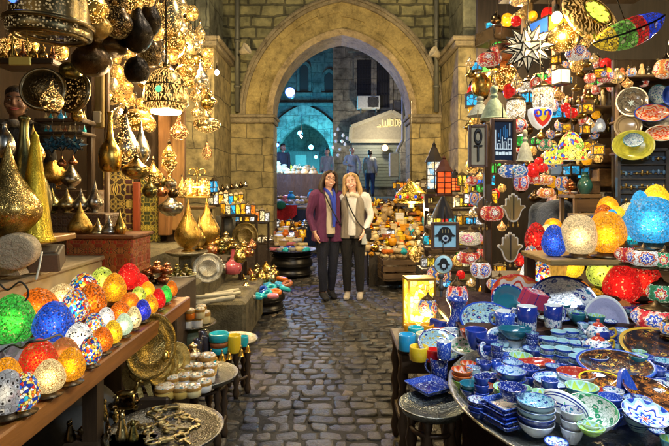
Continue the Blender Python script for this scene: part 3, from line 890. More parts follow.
# ================================================================== KINDS OF GOODS (unit size: width 1, height 1, base at z = 0)
C = dict(gold=(.80, .52, .12), brass=(.62, .44, .14), pale=(.75, .62, .32), bronze=(.13, .085, .04), dark=(.05, .04, .028), silver=(.62, .60, .52),
 copper=(.75, .34, .16), olive=(.30, .27, .10), steel=(.35, .36, .36),
 red=(.62, .015, .012), orange=(.80, .19, .01), amber=(.88, .38, .012), yellow=(.92, .64, .03), green=(.05, .50, .06), blue=(.01, .11, .66), royal=(.02, .05, .55),
 turquoise=(.02, .48, .58), cyan=(.03, .40, .75), cream=(.86, .70, .34), white=(.82, .80, .74), beige=(.72, .56, .30), brick=(.42, .14, .05), pink=(.70, .22, .25),
 palegreen=(.55, .66, .45), lime=(.60, .68, .10), purple=(.25, .06, .4), black=(.02, .02, .02), grey=(.35, .35, .34), navy=(.02, .04, .16), tan=(.50, .34, .15))
PROF = dict(
 teardrop=sprof([(.16, 0), (.26, .02), (.14, .06), (.30, .12), (.47, .24), (.48, .36), (.33, .52), (.16, .68), (.07, .84), (.02, .96), (0, 1)]),
 drop=sprof([(.0, 0), (.22, .02), (.44, .16), (.5, .30), (.40, .46), (.20, .62), (.10, .78), (.08, .92), (.11, .97), (0, 1)]),
 egg=sprof([(.20, .0), (.38, .10), (.49, .30), (.48, .50), (.36, .76), (.19, .93), (0, 1)]),
 globe=sprof([(.18, 0), (.38, .10), (.5, .36), (.49, .60), (.36, .86), (.18, .97), (0, 1)]),
 onion=sprof([(.10, 0), (.30, .06), (.48, .24), (.46, .42), (.24, .60), (.10, .75), (.04, .9), (0, 1)]),
 gourd=sprof([(0, 0), (.25, .03), (.47, .2), (.48, .38), (.30, .58), (.24, .68), (.30, .78), (.26, .9), (.1, .98), (0, 1)]),
 bulb=sprof([(0, 0), (.22, .02), (.45, .18), (.5, .38), (.40, .62), (.2, .8), (.12, .92), (.14, 1)]),
 squat=sprof([(.2, 0), (.24, .06), (.42, .16), (.5, .36), (.46, .52), (.28, .66), (.18, .78), (.12, .86), (.05, .95), (0, 1)]),
 dish=sprof([(.0, 0), (.12, .01), (.42, .12), (.5, .26), (.46, .34), (.22, .40), (.12, .5), (.07, .7), (.05, .9), (.08, 1)]),
 bottle=sprof([(.3, 0), (.42, .05), (.5, .22), (.44, .38), (.2, .55), (.12, .72), (.10, .94), (.15, 1)]),
 cone=[(.5, 0), (.5, .025), (.44, .04), (.42, .06), (.09, .94), (.1, .95), (.05, .965), (.03, .98), (0, 1)],
 dome=sprof([(.40, 0), (.47, .05), (.5, .25), (.48, .5), (.38, .75), (.22, .92), (.08, 1)]),
 drum=[(.42, 0), (.46, .05), (.5, .25), (.5, .7), (.44, .9), (.3, 1.0), (.1, 1.0)],
 goblet=sprof([(.32, 0), (.3, .03), (.12, .08), (.1, .2), (.3, .3), (.5, .42), (.46, .5), (.34, .56), (.46, .60), (.38, .72), (.16, .85), (.03, .97), (0, 1)]),
 pot=sprof([(.25, 0), (.4, .06), (.5, .3), (.42, .5), (.24, .62), (.2, .72), (.28, .8), (.2, .86), (.05, .92), (.06, .97), (0, 1)]),
 disc=sprof([(.1, 0), (.36, .12), (.5, .42), (.5, .56), (.36, .86), (.16, 1)]),
 )
PROTO = {}
KIND = {}
def kind(f): KIND[f.__name__] = f; return f
HANGM = plain((.05, .04, .025), .5, .7, name='dark_chain')
WIREM = plain((.02, .018, .015), .6, name='black_wire')
DKB = plain((.09, .06, .03), .4, .9, name='dark_bronze')
def wire(root, z=1.0, L=.9, name='chain'):
 mb = MB(); mb.tube([(0, 0, z - .01), (.003, 0, z + L)], .012, 5)
 mb.torus(.05, .015, 10, 5, M=T(0, 0, z + .02) @ RX(pi / 2))
 return mb.build(name, HANGM, root)
def lamp_kind(name, prof, mat, hang=False, cap=None, base=None, seg=24, capm=None, basem=None, bodyname='shade', bulb=None):
 def f():
  root = bpy.data.objects.new(name, None); COLL.objects.link(root); root.empty_display_size = .05
  if base:
   mb = MB(); mb.lathe(base, 16); mb.build('base', basem or DKB, root)
  mb = MB(); mb.lathe(PROF[prof] if isinstance(prof, str) else prof, seg)
  mb.build(bodyname, mat, root)
  if cap:
   mb = MB(); mb.lathe(cap, 14); mb.build('cap', capm or DKB, root)
  if hang: wire(root)
  return root
 return f
def solo_kind(name, prof, mat, seg=24):
 def f():
  mb = MB(); mb.lathe(PROF[prof] if isinstance(prof, str) else prof, seg)
  return mb.build(name, mat)
 return f
def put_at(kindkey, name, loc, w, h, col=None, label='', cat='', group=None, anchor=None, rz=None, rot=None, d=None, hang_wire=None):
 """place one more individual of a kind; the first one built is itself placed"""
 if kindkey not in PROTO:
  o = PROTO[kindkey] = KIND[kindkey]() if kindkey in KIND else None
  first = True
 else:
  o = copy_tree(PROTO[kindkey]); first = False
 o.name = name
 o.location = loc
 o.rotation_euler = rot if rot is not None else (0, 0, rnd.uniform(0, 2 * pi) if rz is None else rz)
 o.scale = (w, d or w, h)
 if col is not None: paint(o, C[col] if isinstance(col, str) else col)
 tag(o, label, cat, group, anchor)
 return o
def put(kindkey, name, px, py, D, w, h, col=None, label='', cat='', group=None, anchor=None, **k):
 """px, py = centre of its base in the photo's own pixels, D = distance down the street in metres, w and h in photo pixels"""
 return put_at(kindkey, name, P(px, py, D), W(w, D), W(h, D), col, label, cat, group, anchor, **k)
BRASS = brass(.26, 0, .4); BRASSE = brass(.27, .5, .45, 'engraved_brass', 34.0); BRASSD = brass(.28, .35, .5, 'dull_brass', 40.0)
PIERCE = pierced(5.0, 19.0); PIERCEF = pierced(4.5, 24.0, thr=.25, name='fine_pierced_brass'); PIERCEL = pierced(2.4, 7.0, lines=True, name='scroll_pierced_brass')
PIERCED_DIM = pierced(.35, 26.0, thr=.3, name='dim_pierced_brass')
CAPT = [(.10, .93), (.13, .96), (.07, 1.0), (.03, 1.05), (0, 1.08)]
FOOT = [(.30, -.02), (.32, 0), (.2, .03), (.22, .06), (0, .06)]
for pn in ('teardrop', 'drop', 'egg', 'globe', 'onion', 'gourd', 'bulb', 'squat', 'dish', 'bottle', 'dome', 'drum', 'goblet', 'pot', 'disc'):
 KIND['brass_' + pn] = lamp_kind('brass_lamp', pn, BRASS, False, None, None, bodyname='body')
 KIND['hbrass_' + pn] = lamp_kind('brass_lamp', pn, BRASS, True, CAPT, None, bodyname='body')
 KIND['ebrass_' + pn] = lamp_kind('brass_lamp', pn, BRASSE, False, CAPT if pn in ('egg', 'globe') else None, None, bodyname='body')
 KIND['hpierce_' + pn] = lamp_kind('pierced_lamp', pn, PIERCE, True, CAPT)
 KIND['hpiercef_' + pn] = lamp_kind('pierced_lamp', pn, PIERCEF, True, CAPT)
 KIND['spierce_' + pn] = lamp_kind('pierced_lamp', pn, PIERCE, False, CAPT, FOOT)
 KIND['hgourd_' + pn] = lamp_kind('bronze_lamp', pn, BRASSD, True, CAPT, bodyname='body')
 KIND['hdim_' + pn] = lamp_kind('bronze_lamp', pn, PIERCED_DIM, True, CAPT, bodyname='body')
 KIND['solo_' + pn] = solo_kind('brass_pot', pn, BRASS, 16)
KIND['brass_cone'] = lamp_kind('cone_lamp', 'cone', brass(.34, .4, .6, 'hammered_brass', 44.0), bodyname='body')
EMI = .72
EGGBULB = glow((1.0, .86, .6), 12.0, 'inner_bulb'); EGGBULB.cycles.emission_sampling = 'NONE'
EGGBASE = [(.42, -.10), (.44, -.07), (.26, -.04), (.24, .03), (0, .03)]
def egg_kinds(tag_, mat, prof='egg'):
 f = lamp_kind('mosaic_lamp', prof, mat, False, None, EGGBASE)
 def g():
  r = f(); MB().sph((0, 0, .42), (.15, .15, .17), 12, 8).build('bulb', EGGBULB, r); return r
 KIND['egg_' + tag_] = g
egg_kinds('mono', mosaic(None, 17.0, EMI, hot=.34))
egg_kinds('fine', mosaic(None, 30.0, EMI, hot=.34, gw=.03, grout=(.12, .05, .02), name='fine_mosaic'))
egg_kinds('crackle', mosaic(None, 16.0, EMI, hot=.34, gw=.07, grout=(.30, .13, .02), name='crackle_glass', var=.3))
egg_kinds('multi', mosaic(MULTI, 11.0, EMI, hot=.34, gw=.06, name='multi_mosaic'))
egg_kinds('tesserae', mosaic(MULTI, 15.0, EMI, hot=.34, gw=.05, name='bright_mosaic'))
egg_kinds('spots', mosaic(None, 8.0, EMI, hot=.34, dots=True, gw=.02, name='spotted_glass', var=.3))
egg_kinds('smooth', mosaic(None, 30.0, .85, hot=.34, gw=.012, name='smooth_glass', var=.4))
egg_kinds('gfine', mosaic(None, 36.0, EMI, hot=.34, gw=.02, grout=(.28, .18, .07), name='fine_globe_mosaic', var=.5), 'globe')
egg_kinds('gmono', mosaic(None, 14.0, EMI, hot=.34, name='globe_mosaic'), 'globe')
egg_kinds('gwarm', mosaic(WARMC, 13.0, EMI, hot=.34, name='warm_globe_mosaic'), 'globe')
# ---------------------------------------------------------------- left plank and its mosaic lamps
PLZ = .75
pk = thing('display_bench', 'long varnished wooden plank bench holding the rows of glowing mosaic egg lamps', 'bench', (-1.3, 1.98, 0), anchor='the wooden plank bench')
mb = MB(); mb.box((0.02, 0, PLZ - .02), (.80, 2.15, .04), bev=.006); mb.build('plank', wood((.42, .17, .035), (.24, .085, .015), .38, axis=1, name='varnished_plank'), pk)
mb = MB(); mb.box((.408, 0, PLZ - .035), (.03, 2.15, .075), bev=.006); mb.build('edge_strip', wood((.36, .13, .025), (.2, .07, .012), .35, axis=1, name='plank_edge'), pk)
mb = MB(); mb.box((-.32, 0, .34), (.03, 2.1, .68)); mb.build('back_board', WD, pk)
for y in (-.95, .1, .95):
 mb = MB(); mb.box((.3, y, .355), (.06, .06, .69)); mb.build('leg', WD, pk)
PLG = 'mosaic lamps on the plank bench'
def plank_egg(px, py, w, h, kd, col, desc):
 z = PLZ + .012
 D = GD(py, z)
 ww, hh = W(w, D), W(h, D)
 return put_at('egg_' + kd, 'mosaic_lamp', G(px, py, z) + Vector((0, ww * .12, hh * .08)), ww, hh * .95, col, desc + ' on the plank bench', 'mosaic lamp', PLG)
for a in (
 (4, 418, 36, 46, 'spots', 'grey', 'smoky grey glass egg lamp at the near end'),
 (21, 414, 31, 40, 'multi', None, 'egg lamp of blue white and red mosaic tiles, second from near end,'),
 (47, 396, 31, 35, 'crackle', 'cream', 'cream egg lamp with dark crackle lines'),
 (69, 384, 28, 35, 'crackle', 'amber', 'golden amber crackle egg lamp'),
 (89, 367, 22, 30, 'multi', None, 'egg lamp of turquoise and red tiles'),
 (101, 354, 21, 26, 'fine', 'orange', 'front orange crackle egg lamp'),
 (112, 346, 18, 25, 'crackle', 'yellow', 'golden yellow egg lamp'),
 (123, 337, 17, 23, 'smooth', 'palegreen', 'small pale green egg lamp'),
 (133, 330, 15, 23, 'spots', 'cream', 'small cream spotted egg lamp'),
 (142, 322, 16, 22, 'fine', 'royal', 'small royal blue egg lamp'),
 (150, 316, 15, 21, 'crackle', 'amber', 'small amber egg lamp in front row'),
 (158, 310, 14, 21, 'smooth', 'red', 'small plain red glass egg lamp'),
 (165, 304, 13, 18, 'smooth', 'green', 'small green glass egg lamp'),
 (171, 298, 12, 17, 'crackle', 'orange', 'smallest orange egg lamp at the far end'),
 (4, 399, 30, 40, 'crackle', 'amber', 'amber crackle egg lamp at the photo edge'),
 (36, 381, 36, 40, 'crackle', 'red', 'big red crackle egg lamp'),
 (62, 371, 30, 32, 'crackle', 'brick', 'brick brown mosaic egg lamp'),
 (77, 355, 27, 31, 'spots', 'white', 'white egg lamp with small dark spots'),
 (93, 337, 19, 23, 'tesserae', None, 'small egg lamp of blue and orange tiles'),
 (105, 328, 17, 20, 'spots', 'white', 'small white speckled egg lamp'),
 (119, 325, 21, 23, 'fine', 'orange', 'middle row orange egg lamp'),
 (129, 314, 20, 21, 'crackle', 'orange', 'bright orange egg lamp behind the blue one'),
 (138, 304, 15, 17, 'spots', 'lime', 'small lime egg lamp with black spots'),
 (147, 301, 15, 19, 'smooth', 'amber', 'plain amber glass egg lamp'),
 (9, 348, 44, 52, 'fine', 'green', 'large bright green mosaic lamp'),
 (34, 336, 46, 46, 'fine', 'orange', 'large orange mosaic globe lamp'),
 (51, 346, 39, 43, 'fine', 'blue', 'large blue mosaic egg lamp'),
 (73, 326, 27, 36, 'tesserae', None, 'tall egg lamp of red white and blue tiles'),
 (60, 313, 31, 28, 'crackle', 'cream', 'cream pebbled globe lamp in the back row'),
 (82, 304, 29, 30, 'multi', None, 'back row egg lamp with blue and white dots'),
 (90, 320, 29, 36, 'mono', 'orange', 'tall orange brown mosaic egg lamp'),
 (101, 296, 25, 28, 'spots', 'lime', 'yellow green mosaic egg lamp in the back row'),
 (113, 304, 24, 30, 'crackle', 'amber', 'back row amber egg lamp'),
 (128, 292, 24, 28, 'smooth', 'red', 'plain scarlet glass cone lamp'),
 (140, 290, 16, 16, 'smooth', 'red', 'low red glass lamp'),
 ): plank_egg(*a)
# loose bag and cables between the lamps
mb = MB()
r_ = random.Random(5)
vs = []
for j in range(13):
 for i in range(15):
  e = min(i, 14 - i, j, 12 - j, 2) / 2
  vs.append(((i - 7) / 13 + r_.uniform(-.025, .025), (j - 6) / 13 + r_.uniform(-.025, .025), .02 + e * (.12 + r_.uniform(-.09, .14))))
mb.add(vs, [(j * 15 + i, j * 15 + i + 1, j * 15 + i + 16, j * 15 + i + 15) for j in range(12) for i in range(14)], 0, False)
p = G(26, 352, PLZ)
tag(mb.build('crumpled_wrapping', plain((.40, .33, .33), .6, name='paper_wrap'), loc=p, scale=(.30, .26, .2)), 'crumpled grey lilac wrapping paper lying among lamps on the plank bench', 'wrapping paper')
mb = MB(); pts = [G(px, py, PLZ + zz) for px, py, zz in ((0, 352, .03), (12, 345, .06), (22, 348, .16), (30, 342, .22), (45, 340, .2), (60, 335, .12), (66, 343, .05))]
mb.tube(smooth_prof([tuple(p) for p in pts], 5), .004, 5)
tag(mb.build('power_cable', WIREM), 'thin black power cable looping over the blue and green mosaic lamps', 'cable')
# beige boxes and cushions on a chest behind the bench
ch = thing('storage_chest', 'plain beige wooden chest behind the mosaic lamps', 'chest', (-1.85, 2.75, 0), anchor='the beige chest')
mb = MB(); mb.box((-.05, -.1, .47), (.75, 1.3, .94), bev=.01); mb.build('box', plain((.45, .34, .17), .7, name='beige_board'), ch)
mb = MB(); mb.box((-.05, -.1, .955), (.78, 1.33, .03), bev=.008); mb.build('lid', plain((.33, .25, .13), .7, name='beige_lid'), ch)
mb = MB(); mb.lathe(sprof([(0, 0), (.42, .0), (.5, .18), (.5, .82), (.42, 1), (0, 1)], 3), 24)
o = mb.build('hide_drum', cloth((.62, .52, .34), name='cream_hide'), loc=P(21, 270, 2.45) + Vector((0, 0, .1)), rot=(pi / 2, 0, .25), scale=(.19, .17, .12))
tag(o, 'round cream hide drum leaning on the beige chest under the brass lamp shelf', 'drum')
mb = MB(); mb.prism([(-.5, 0), (.5, 0), (.45, .12), (-.3, 1), (-.5, 1)], .35)
tag(mb.build('hide_cushion', cloth((.60, .49, .30), name='cream_hide2'), loc=P(4, 274, 2.4), scale=(.2, .2, .17)), 'sloping cream hide cushion at the photo edge on the beige chest', 'cushion')
mb = MB(); mb.box((0, 0, .5), (1, 1, 1), bev=.05); mb.box((0, -.1, 1.05), (.8, .6, .1), bev=.03)
tag(mb.build('carton', plain((.13, .10, .06), .6, name='brown_card'), loc=P(47, 267, 2.6), rot=(.3, 0, .3), scale=(.15, .14, .1)), 'dark brown carton tilted on the beige chest', 'carton')
mb = MB(); mb.tube([P(42, 252, 2.3), P(39, 268, 2.25), P(36, 280, 2.2)], .005, 5)
tag(mb.build('loose_cable', plain((.7, .66, .5), .6, name='cord_white')), 'short white cord hanging down the front of the beige chest', 'cord')
mb = MB(); mb.tube(smooth_prof([tuple(P(a, b, 2.05)) for a, b in ((0, 284), (8, 290), (20, 282), (28, 290), (26, 300), (16, 304))], 5), .004, 5)
tag(mb.build('power_cable', WIREM), 'black cord with plug looped in front of the beige chest', 'cord')
# shelf with the big lamps
sh = thing('lamp_shelf', 'orange wooden shelf along the wall carrying the largest brass teardrop lamps', 'shelf', (0, 0, 0), anchor='the orange wall shelf')
mb = MB(); mb.box((-1.98, 2.45, 1.12), (.80, 1.25, .035), bev=.006); mb.build('board', wood((.40, .2, .05), axis=1, rough=.45, name='orange_shelf'), sh)
mb = MB(); mb.box((-2.05, 2.95, 1.03), (.5, .03, .14)); mb.build('bracket', WD, sh)
BL = 'brass lamps on the left shelves'
put('ebrass_teardrop', 'brass_lamp', 8, 243, 2.45, 62, 104, 'brass', 'largest brass teardrop lamp with orange reflections on the orange wall shelf', 'brass lamp', BL, 'the largest brass teardrop lamp')
put('brass_drop', 'brass_lamp', 24, 236, 2.75, 50, 122, 'olive', 'tall olive green brass lamp behind the golden cone', 'brass lamp', BL)
put('brass_cone', 'cone_lamp', 35, 242, 2.55, 38, 112, (.72, .55, .06), 'tall slim golden cone lamp on the orange wall shelf', 'cone lamp', None, 'the golden cone lamp')
put('brass_bulb', 'brass_lamp', 4, 158, 2.6, 20, 34, 'silver', 'silvery bulb lamp at photo edge above the largest teardrop', 'brass lamp', BL)
put('brass_teardrop', 'brass_lamp', 33, 168, 3.1, 22, 44, 'gold', 'gold teardrop lamp peeking out behind the golden cone', 'brass lamp', BL)
# tiers
for (x0, x1, yt, yb, D, w_, nm) in ((40, 92, 190, 218, 4.0, .3, 'top'), (38, 106, 214, 242, 3.72, .26, 'middle')):
 a, b = P(x0, yb, D), P(x1, yt, D)
 mb = MB(); mb.box(((a.x + b.x) / 2, D + w_ / 2, b.z / 2), (b.x - a.x, w_, b.z), bev=.008)
 tag(mb.build('display_tier', panel_mat((.03, .015, .01), (.16, .09, .03), ((.09, .04, .02), (.06, .025, .012)), 9.0, 'carved_tier')),
 '%s carved brown display tier under the row of teardrop lamps' % nm, 'display tier', None, 'the %s carved tier' % nm)
a, b = P(65, 276, 3.3), P(132, 239, 3.3)
kb = thing('mosaic_chest', 'red and brown patterned chest with four small brass lamps on top', 'chest', ((a.x + b.x) / 2, 3.3, 0), anchor='the red patterned chest')
mb = MB(); mb.box((0, .17, (a.z + b.z) / 2), (b.x - a.x, .34, b.z - a.z), bev=.01)
mb.build('body', panel_mat((.03, .012, .006), (.45, .16, .04), ((.40, .03, .01), (.28, .035, .012), (.10, .05, .02), (.34, .10, .02)), 7.0, 'red_marquetry', .4), kb)
mb = MB(); mb.box((0, .17, b.z + .012), (b.x - a.x + .03, .37, .024), bev=.006); mb.build('lid', wood((.2, .07, .02), name='chest_lid'), kb)
mb = MB(); mb.box((-.05, .22, a.z / 2), (b.x - a.x - .1, .3, a.z)); mb.build('plinth', WD, kb)
for px, py, D, w, h, col, pr, desc in (
 (52, 189, 4.05, 30, 42, 'gold', 'teardrop', 'gold engraved teardrop lamp on the top carved tier'),
 (71, 189, 4.05, 19, 31, 'silver', 'teardrop', 'silvery teardrop lamp on the top carved tier'),
 (52, 213, 3.8, 20, 26, 'olive', 'teardrop', 'dull olive teardrop lamp leftmost on the middle carved tier'),
 (67, 213, 3.8, 18, 26, 'pale', 'teardrop', 'pale brass teardrop lamp second on the middle carved tier'),
 (81, 213, 3.8, 17, 25, 'silver', 'teardrop', 'silver teardrop lamp third on the middle carved tier'),
 (95, 213, 3.8, 16, 34, 'silver', 'teardrop', 'tallest silver teardrop lamp at the end of the middle carved tier'),
 (80, 239, 3.42, 23, 39, 'gold', 'teardrop', 'bright gold engraved teardrop lamp on the red patterned chest'),
 (98, 239, 3.42, 18, 21, 'pale', 'teardrop', 'low pale brass teardrop lamp on the red patterned chest'),
 (109, 239, 3.42, 17, 24, 'silver', 'teardrop', 'silver teardrop lamp on the red patterned chest'),
 (120, 239, 3.42, 13, 31, 'gold', 'teardrop', 'slim gold teardrop lamp at the right end of the red patterned chest'),
 ): put(('ebrass_' if 'engraved' in desc else 'brass_') + pr, 'brass_lamp', px, py, D, w, h, col, desc, 'brass lamp', BL)
# small bottles on the narrow shelves behind
BCOL = ['cream', 'turquoise', 'tan', 'cream', 'cyan', 'brick', 'grey', 'tan']
KIND['bottle'] = lamp_kind('small_bottle', 'bottle', plain(None, .2, .0, name='tinted_ceramic', coat=.5), bodyname='body', cap=[(.16, .98), (.16, 1.08), (0, 1.1)])
for i in range(9):
 put('bottle', 'small_bottle', 46 + i * 4.8, 120, 3.83, 4, 9 + (i * 5) % 4, BCOL[i % 8], 'small %s bottle on the upper narrow shelf behind the hoops' % BCOL[i % 8], 'bottle', 'bottles on the narrow shelves')
for i in range(9):
 put('bottle', 'small_bottle', 46 + i * 4.8, 133, 3.83, 4, 8 + (i * 3) % 3, BCOL[(i * 3 + 1) % 8], 'small %s bottle on the lower narrow shelf behind the hoops' % BCOL[(i * 3 + 1) % 8], 'bottle', 'bottles on the narrow shelves')
# ---------------------------------------------------------------- hanging: left
def star_geo(mb, edge, spikes, r0, r1, mi=0, me=1, ew=.02):
 """spiked star: four sided glass spikes with metal came along the edges"""
 for d in spikes:
  d = Vector(d).normalized()
  a = d.orthogonal().normalized(); b = d.cross(a)
  base = [d * r0 * .62 + (a * cos(t) + b * sin(t)) * r0 * .62 for t in (0, pi / 2, pi, 3 * pi / 2)]
  tip = d * r1
  vs = base + [tip]
  fs = [(0, 1, 4), (1, 2, 4), (2, 3, 4), (3, 0, 4), (3, 2, 1, 0)]
  mb.add(vs, fs, mi, False)
  for q in base: edge.tube([q, tip], [ew, ew * .6], 4)
SPK26 = [(x, y, z) for x in (-1, 0, 1) for y in (-1, 0, 1) for z in (-1, 0, 1) if (x, y, z) != (0, 0, 0)]
SPK14 = [(1, 0, 0), (-1, 0, 0), (0, 1, 0), (0, -1, 0), (0, 0, 1), (0, 0, -1)] + [(x, y, z) for x in (-1, 1) for y in (-1, 1) for z in (-1, 1)]
def star_kind(name, spikes, glass, r0, wireL=1.0):
 def f():
  root = bpy.data.objects.new(name, None); COLL.objects.link(root); root.empty_display_size = .05
  mb = MB(); ed = MB(); star_geo(mb, ed, spikes, r0, .5)
  gl = mb.build('glass_spikes', glass, root); gl.location = (0, 0, .5)
  fr = ed.build('lead_edges', plain((.02, .018, .015), .5, .6, name='lead_came'), root); fr.location = (0, 0, .5)
  wire(root, 1.0, wireL)
  return root
 return f
KIND['star_teal'] = star_kind('star_lantern', SPK14, glow((.015, .06, .085), .12, 'dark_teal_glass'), .26)
for px, py, w in ((52, 154, 24), (63, 151, 22), (75, 154, 24)):
 put('star_teal', 'star_lantern', px, py, 3.7, w, w * .8, None, 'dark teal glass star lantern hanging over the carved tiers', 'star lantern', 'teal star lanterns', rz=.3)
for px, py, h in ((62, 167, 12), (73, 165, 10)):
 put('hbrass_drop', 'brass_lamp', px, py, 3.75, 9, h, 'copper', 'tiny copper drop lamp hanging below the teal star lanterns', 'brass lamp', 'hanging lamps of the left stall')
# big pierced ring chandelier
def chandelier():
 D = 2.6
 root = thing('pierced_chandelier', 'large round pierced brass chandelier ring with one blue glass jewel, top left', 'chandelier', P(50, 36, D), (.04, .05, 0), None, 'the big pierced chandelier')
 R = W(39, D)
 mb = MB()
 mb.lathe([(R * .97, .0), (R, .02), (R * .97, .055), (R * .90, .06), (R * .93, .08), (R * .93, .225), (R * .97, .24), (R * .97, .26), (R * .85, .28), (R * .83, .26), (R * .86, .23), (R * .86, .05), (R * .80, .03), (R * .80, .01), (R * .97, 0)], 48, caps=False)
 mb.build('pierced_band', pierced(.25, 70.0, thr=.36, glow=(.9, .65, .3), name='chandelier_brass'), root).color = (.30, .24, .12, 1)
 mb = MB(); mb.torus(R * .82, .016, 40, 6, M=T(0, 0, .0)); mb.torus(R * 1.0, .013, 40, 6, M=T(0, 0, .06)); mb.torus(R * .95, .012, 40, 6, M=T(0, 0, .25))
 mb.build('rim', plain((.32, .24, .11), .35, 1.0, name='aged_brass'), root)
 mb = MB(); mb.box((0, 0, .02), (R * 1.6, .05, .02), bev=.004); mb.build('cross_bar', plain((.4, .3, .14), .4, .9, name='bar_brass'), root)
 mb = MB(); mb.sph((-R * .42, -R * .84, .17), (.035, .03, .06), 12, 8); mb.build('blue_jewel', glow((.05, .15, 1.0), 2.2, 'blue_glass'), root)
 for k in range(4):
  a = k * pi / 2 + .6
  mb = MB(); mb.tube([(R * .9 * cos(a), R * .9 * sin(a), .26), (0, 0, .75)], .006, 5); mb.build('chain', HANGM, root)
chandelier()
HG = 'hanging lamps of the left stall'
def hang(kd, px, py, D, w, h, col, desc, name='brass_lamp', cat='hanging lamp', **k):
 return put(kd, name, px, py, D, w, h, col, desc, cat, HG, **k)
for a in (
 ('hgourd_gourd', 92, 76, 2.9, 38, 50, 'bronze', 'dark bronze gourd lamp hanging just right of the big pierced chandelier'),
 ('hgourd_disc', 93, 38, 2.8, 36, 24, 'brass', 'flat brass disc lamp with a bright gleam near the top left'),
 ('hpierce_disc', 84, 24, 2.7, 46, 34, 'gold', 'gold pierced disc lamp at the very top beside the chandelier'),
 ('hdim_gourd', 118, 38, 3.0, 30, 44, 'bronze', 'dark bronze gourd lamp at the top between disc and pear'),
 ('hgourd_bulb', 108, 57, 3.1, 36, 28, 'bronze', 'brown bronze bulb lamp under the upper gourds'),
 ('hgourd_drop', 137, 52, 3.1, 31, 60, 'dark', 'black bronze pear lamp, largest of the dark pears'),
 ('hgourd_drop', 150, 36, 3.4, 22, 50, 'dark', 'slim black pear lamp behind the largest pear'),
 ('hgourd_globe', 137, 83, 3.2, 24, 26, 'dark', 'round black globe lamp hanging under the pears'),
 ('hdim_globe', 151, 67, 3.4, 21, 27, 'bronze', 'small dark pierced globe lamp between the pears and the lit cluster'),
 ('hpierce_globe', 130, 12, 3.1, 24, 22, 'gold', 'gold lit globe lamp at the top edge above the pears'),
 ('hpierce_globe', 146, 6, 3.3, 18, 18, 'gold', 'small gold lit globe lamp at the top edge'),
 ): hang(*a)
for a in (
 ('hpiercef_egg', 171, 34, 4.0, 23, 38, 'pale'), ('hpiercef_globe', 156, 40, 4.2, 18, 22, 'pale'), ('hpierce_globe', 174, 52, 4.1, 22, 24, 'gold'),
 ('hpiercef_bottle', 163, 66, 4.0, 12, 26, 'silver'), ('hpiercef_drop', 168, 80, 4.1, 14, 24, 'silver'), ('hpierce_drop', 186, 68, 4.4, 18, 24, 'gold'),
 ('hpierce_drop', 194, 54, 4.6, 14, 22, 'pale'), ('hpiercef_drop', 201, 88, 4.6, 16, 28, 'silver'), ('hpierce_globe', 189, 88, 4.7, 16, 20, 'gold'),
 ('hpierce_drop', 196, 102, 4.8, 12, 20, 'pale'), ('hpierce_disc', 186, 80, 4.3, 22, 15, 'gold'), ('hpiercef_drop', 182, 34, 4.9, 12, 22, 'silver'),
 ('hpierce_bulb', 205, 70, 5.2, 13, 20, 'gold'), ('hpiercef_globe', 180, 14, 4.4, 14, 18, 'pale'), ('hpierce_drop', 158, 22, 4.3, 16, 24, 'gold'),
 ('hpierce_onion', 200, 40, 5.3, 11, 20, 'pale'), ('hpierce_globe', 192, 20, 5.0, 13, 15, 'gold'), ('hpierce_drop', 154, 60, 4.4, 12, 20, 'gold'),
 ('hpierce_squat', 176, 90, 4.9, 14, 16, 'pale'), ('hpierce_globe', 205, 100, 5.6, 11, 13, 'gold'), ('hpierce_drop', 208, 116, 6.0, 9, 16, 'copper'),
 ):
 nm_ = {'egg': 'egg', 'globe': 'globe', 'bottle': 'bottle shaped', 'drop': 'drop', 'disc': 'disc', 'bulb': 'bulb', 'onion': 'onion', 'squat': 'squat'}[a[0].split('_')[1]]
 hang(*a, '%s lit pierced %s lamp in the glittering cluster under the cornice' % ({'pale': 'pale brass', 'gold': 'gold', 'silver': 'silvery', 'copper': 'copper'}[a[6]], nm_), name='pierced_lamp')
r_ = random.Random(14)
n_ = 0
for _ in range(900):
 px, py = (r_.uniform(150, 212), r_.uniform(0, 112)) if _ % 3 else (r_.uniform(108, 152), r_.uniform(52, 150))
 if n_ >= 46 or (px > 178 and py > 118 - (212 - px)) or (145 < px < 190 and 66 < py < 118): continue
 kd, col, lab = (('hpierce_globe', 'gold', 'gold pierced ball'), ('hpiercef_drop', 'pale', 'pale brass pierced drop'), ('hbrass_drop', 'gold', 'plain gold drop'), ('hpierce_onion', 'brass', 'brass pierced onion'), ('hpiercef_globe', 'silver', 'silvery pierced ball'), ('hbrass_squat', 'brass', 'plain squat brass'), ('hpierce_bulb', 'gold', 'gold pierced bulb'))[n_ % 7]
 w = r_.uniform(9, 15); n_ += 1
 hang(kd, px, py + w * .6, r_.uniform(4.5, 6.2) if px > 152 else r_.uniform(4.4, 5.2), w, w * r_.uniform(1.0, 1.5), col, lab + ' lamp among the densest lamps under the left cornice' if px > 152 else lab + ' lamp in the depth of the left stall', name='pierced_lamp' if 'pierce' in kd else 'brass_lamp')
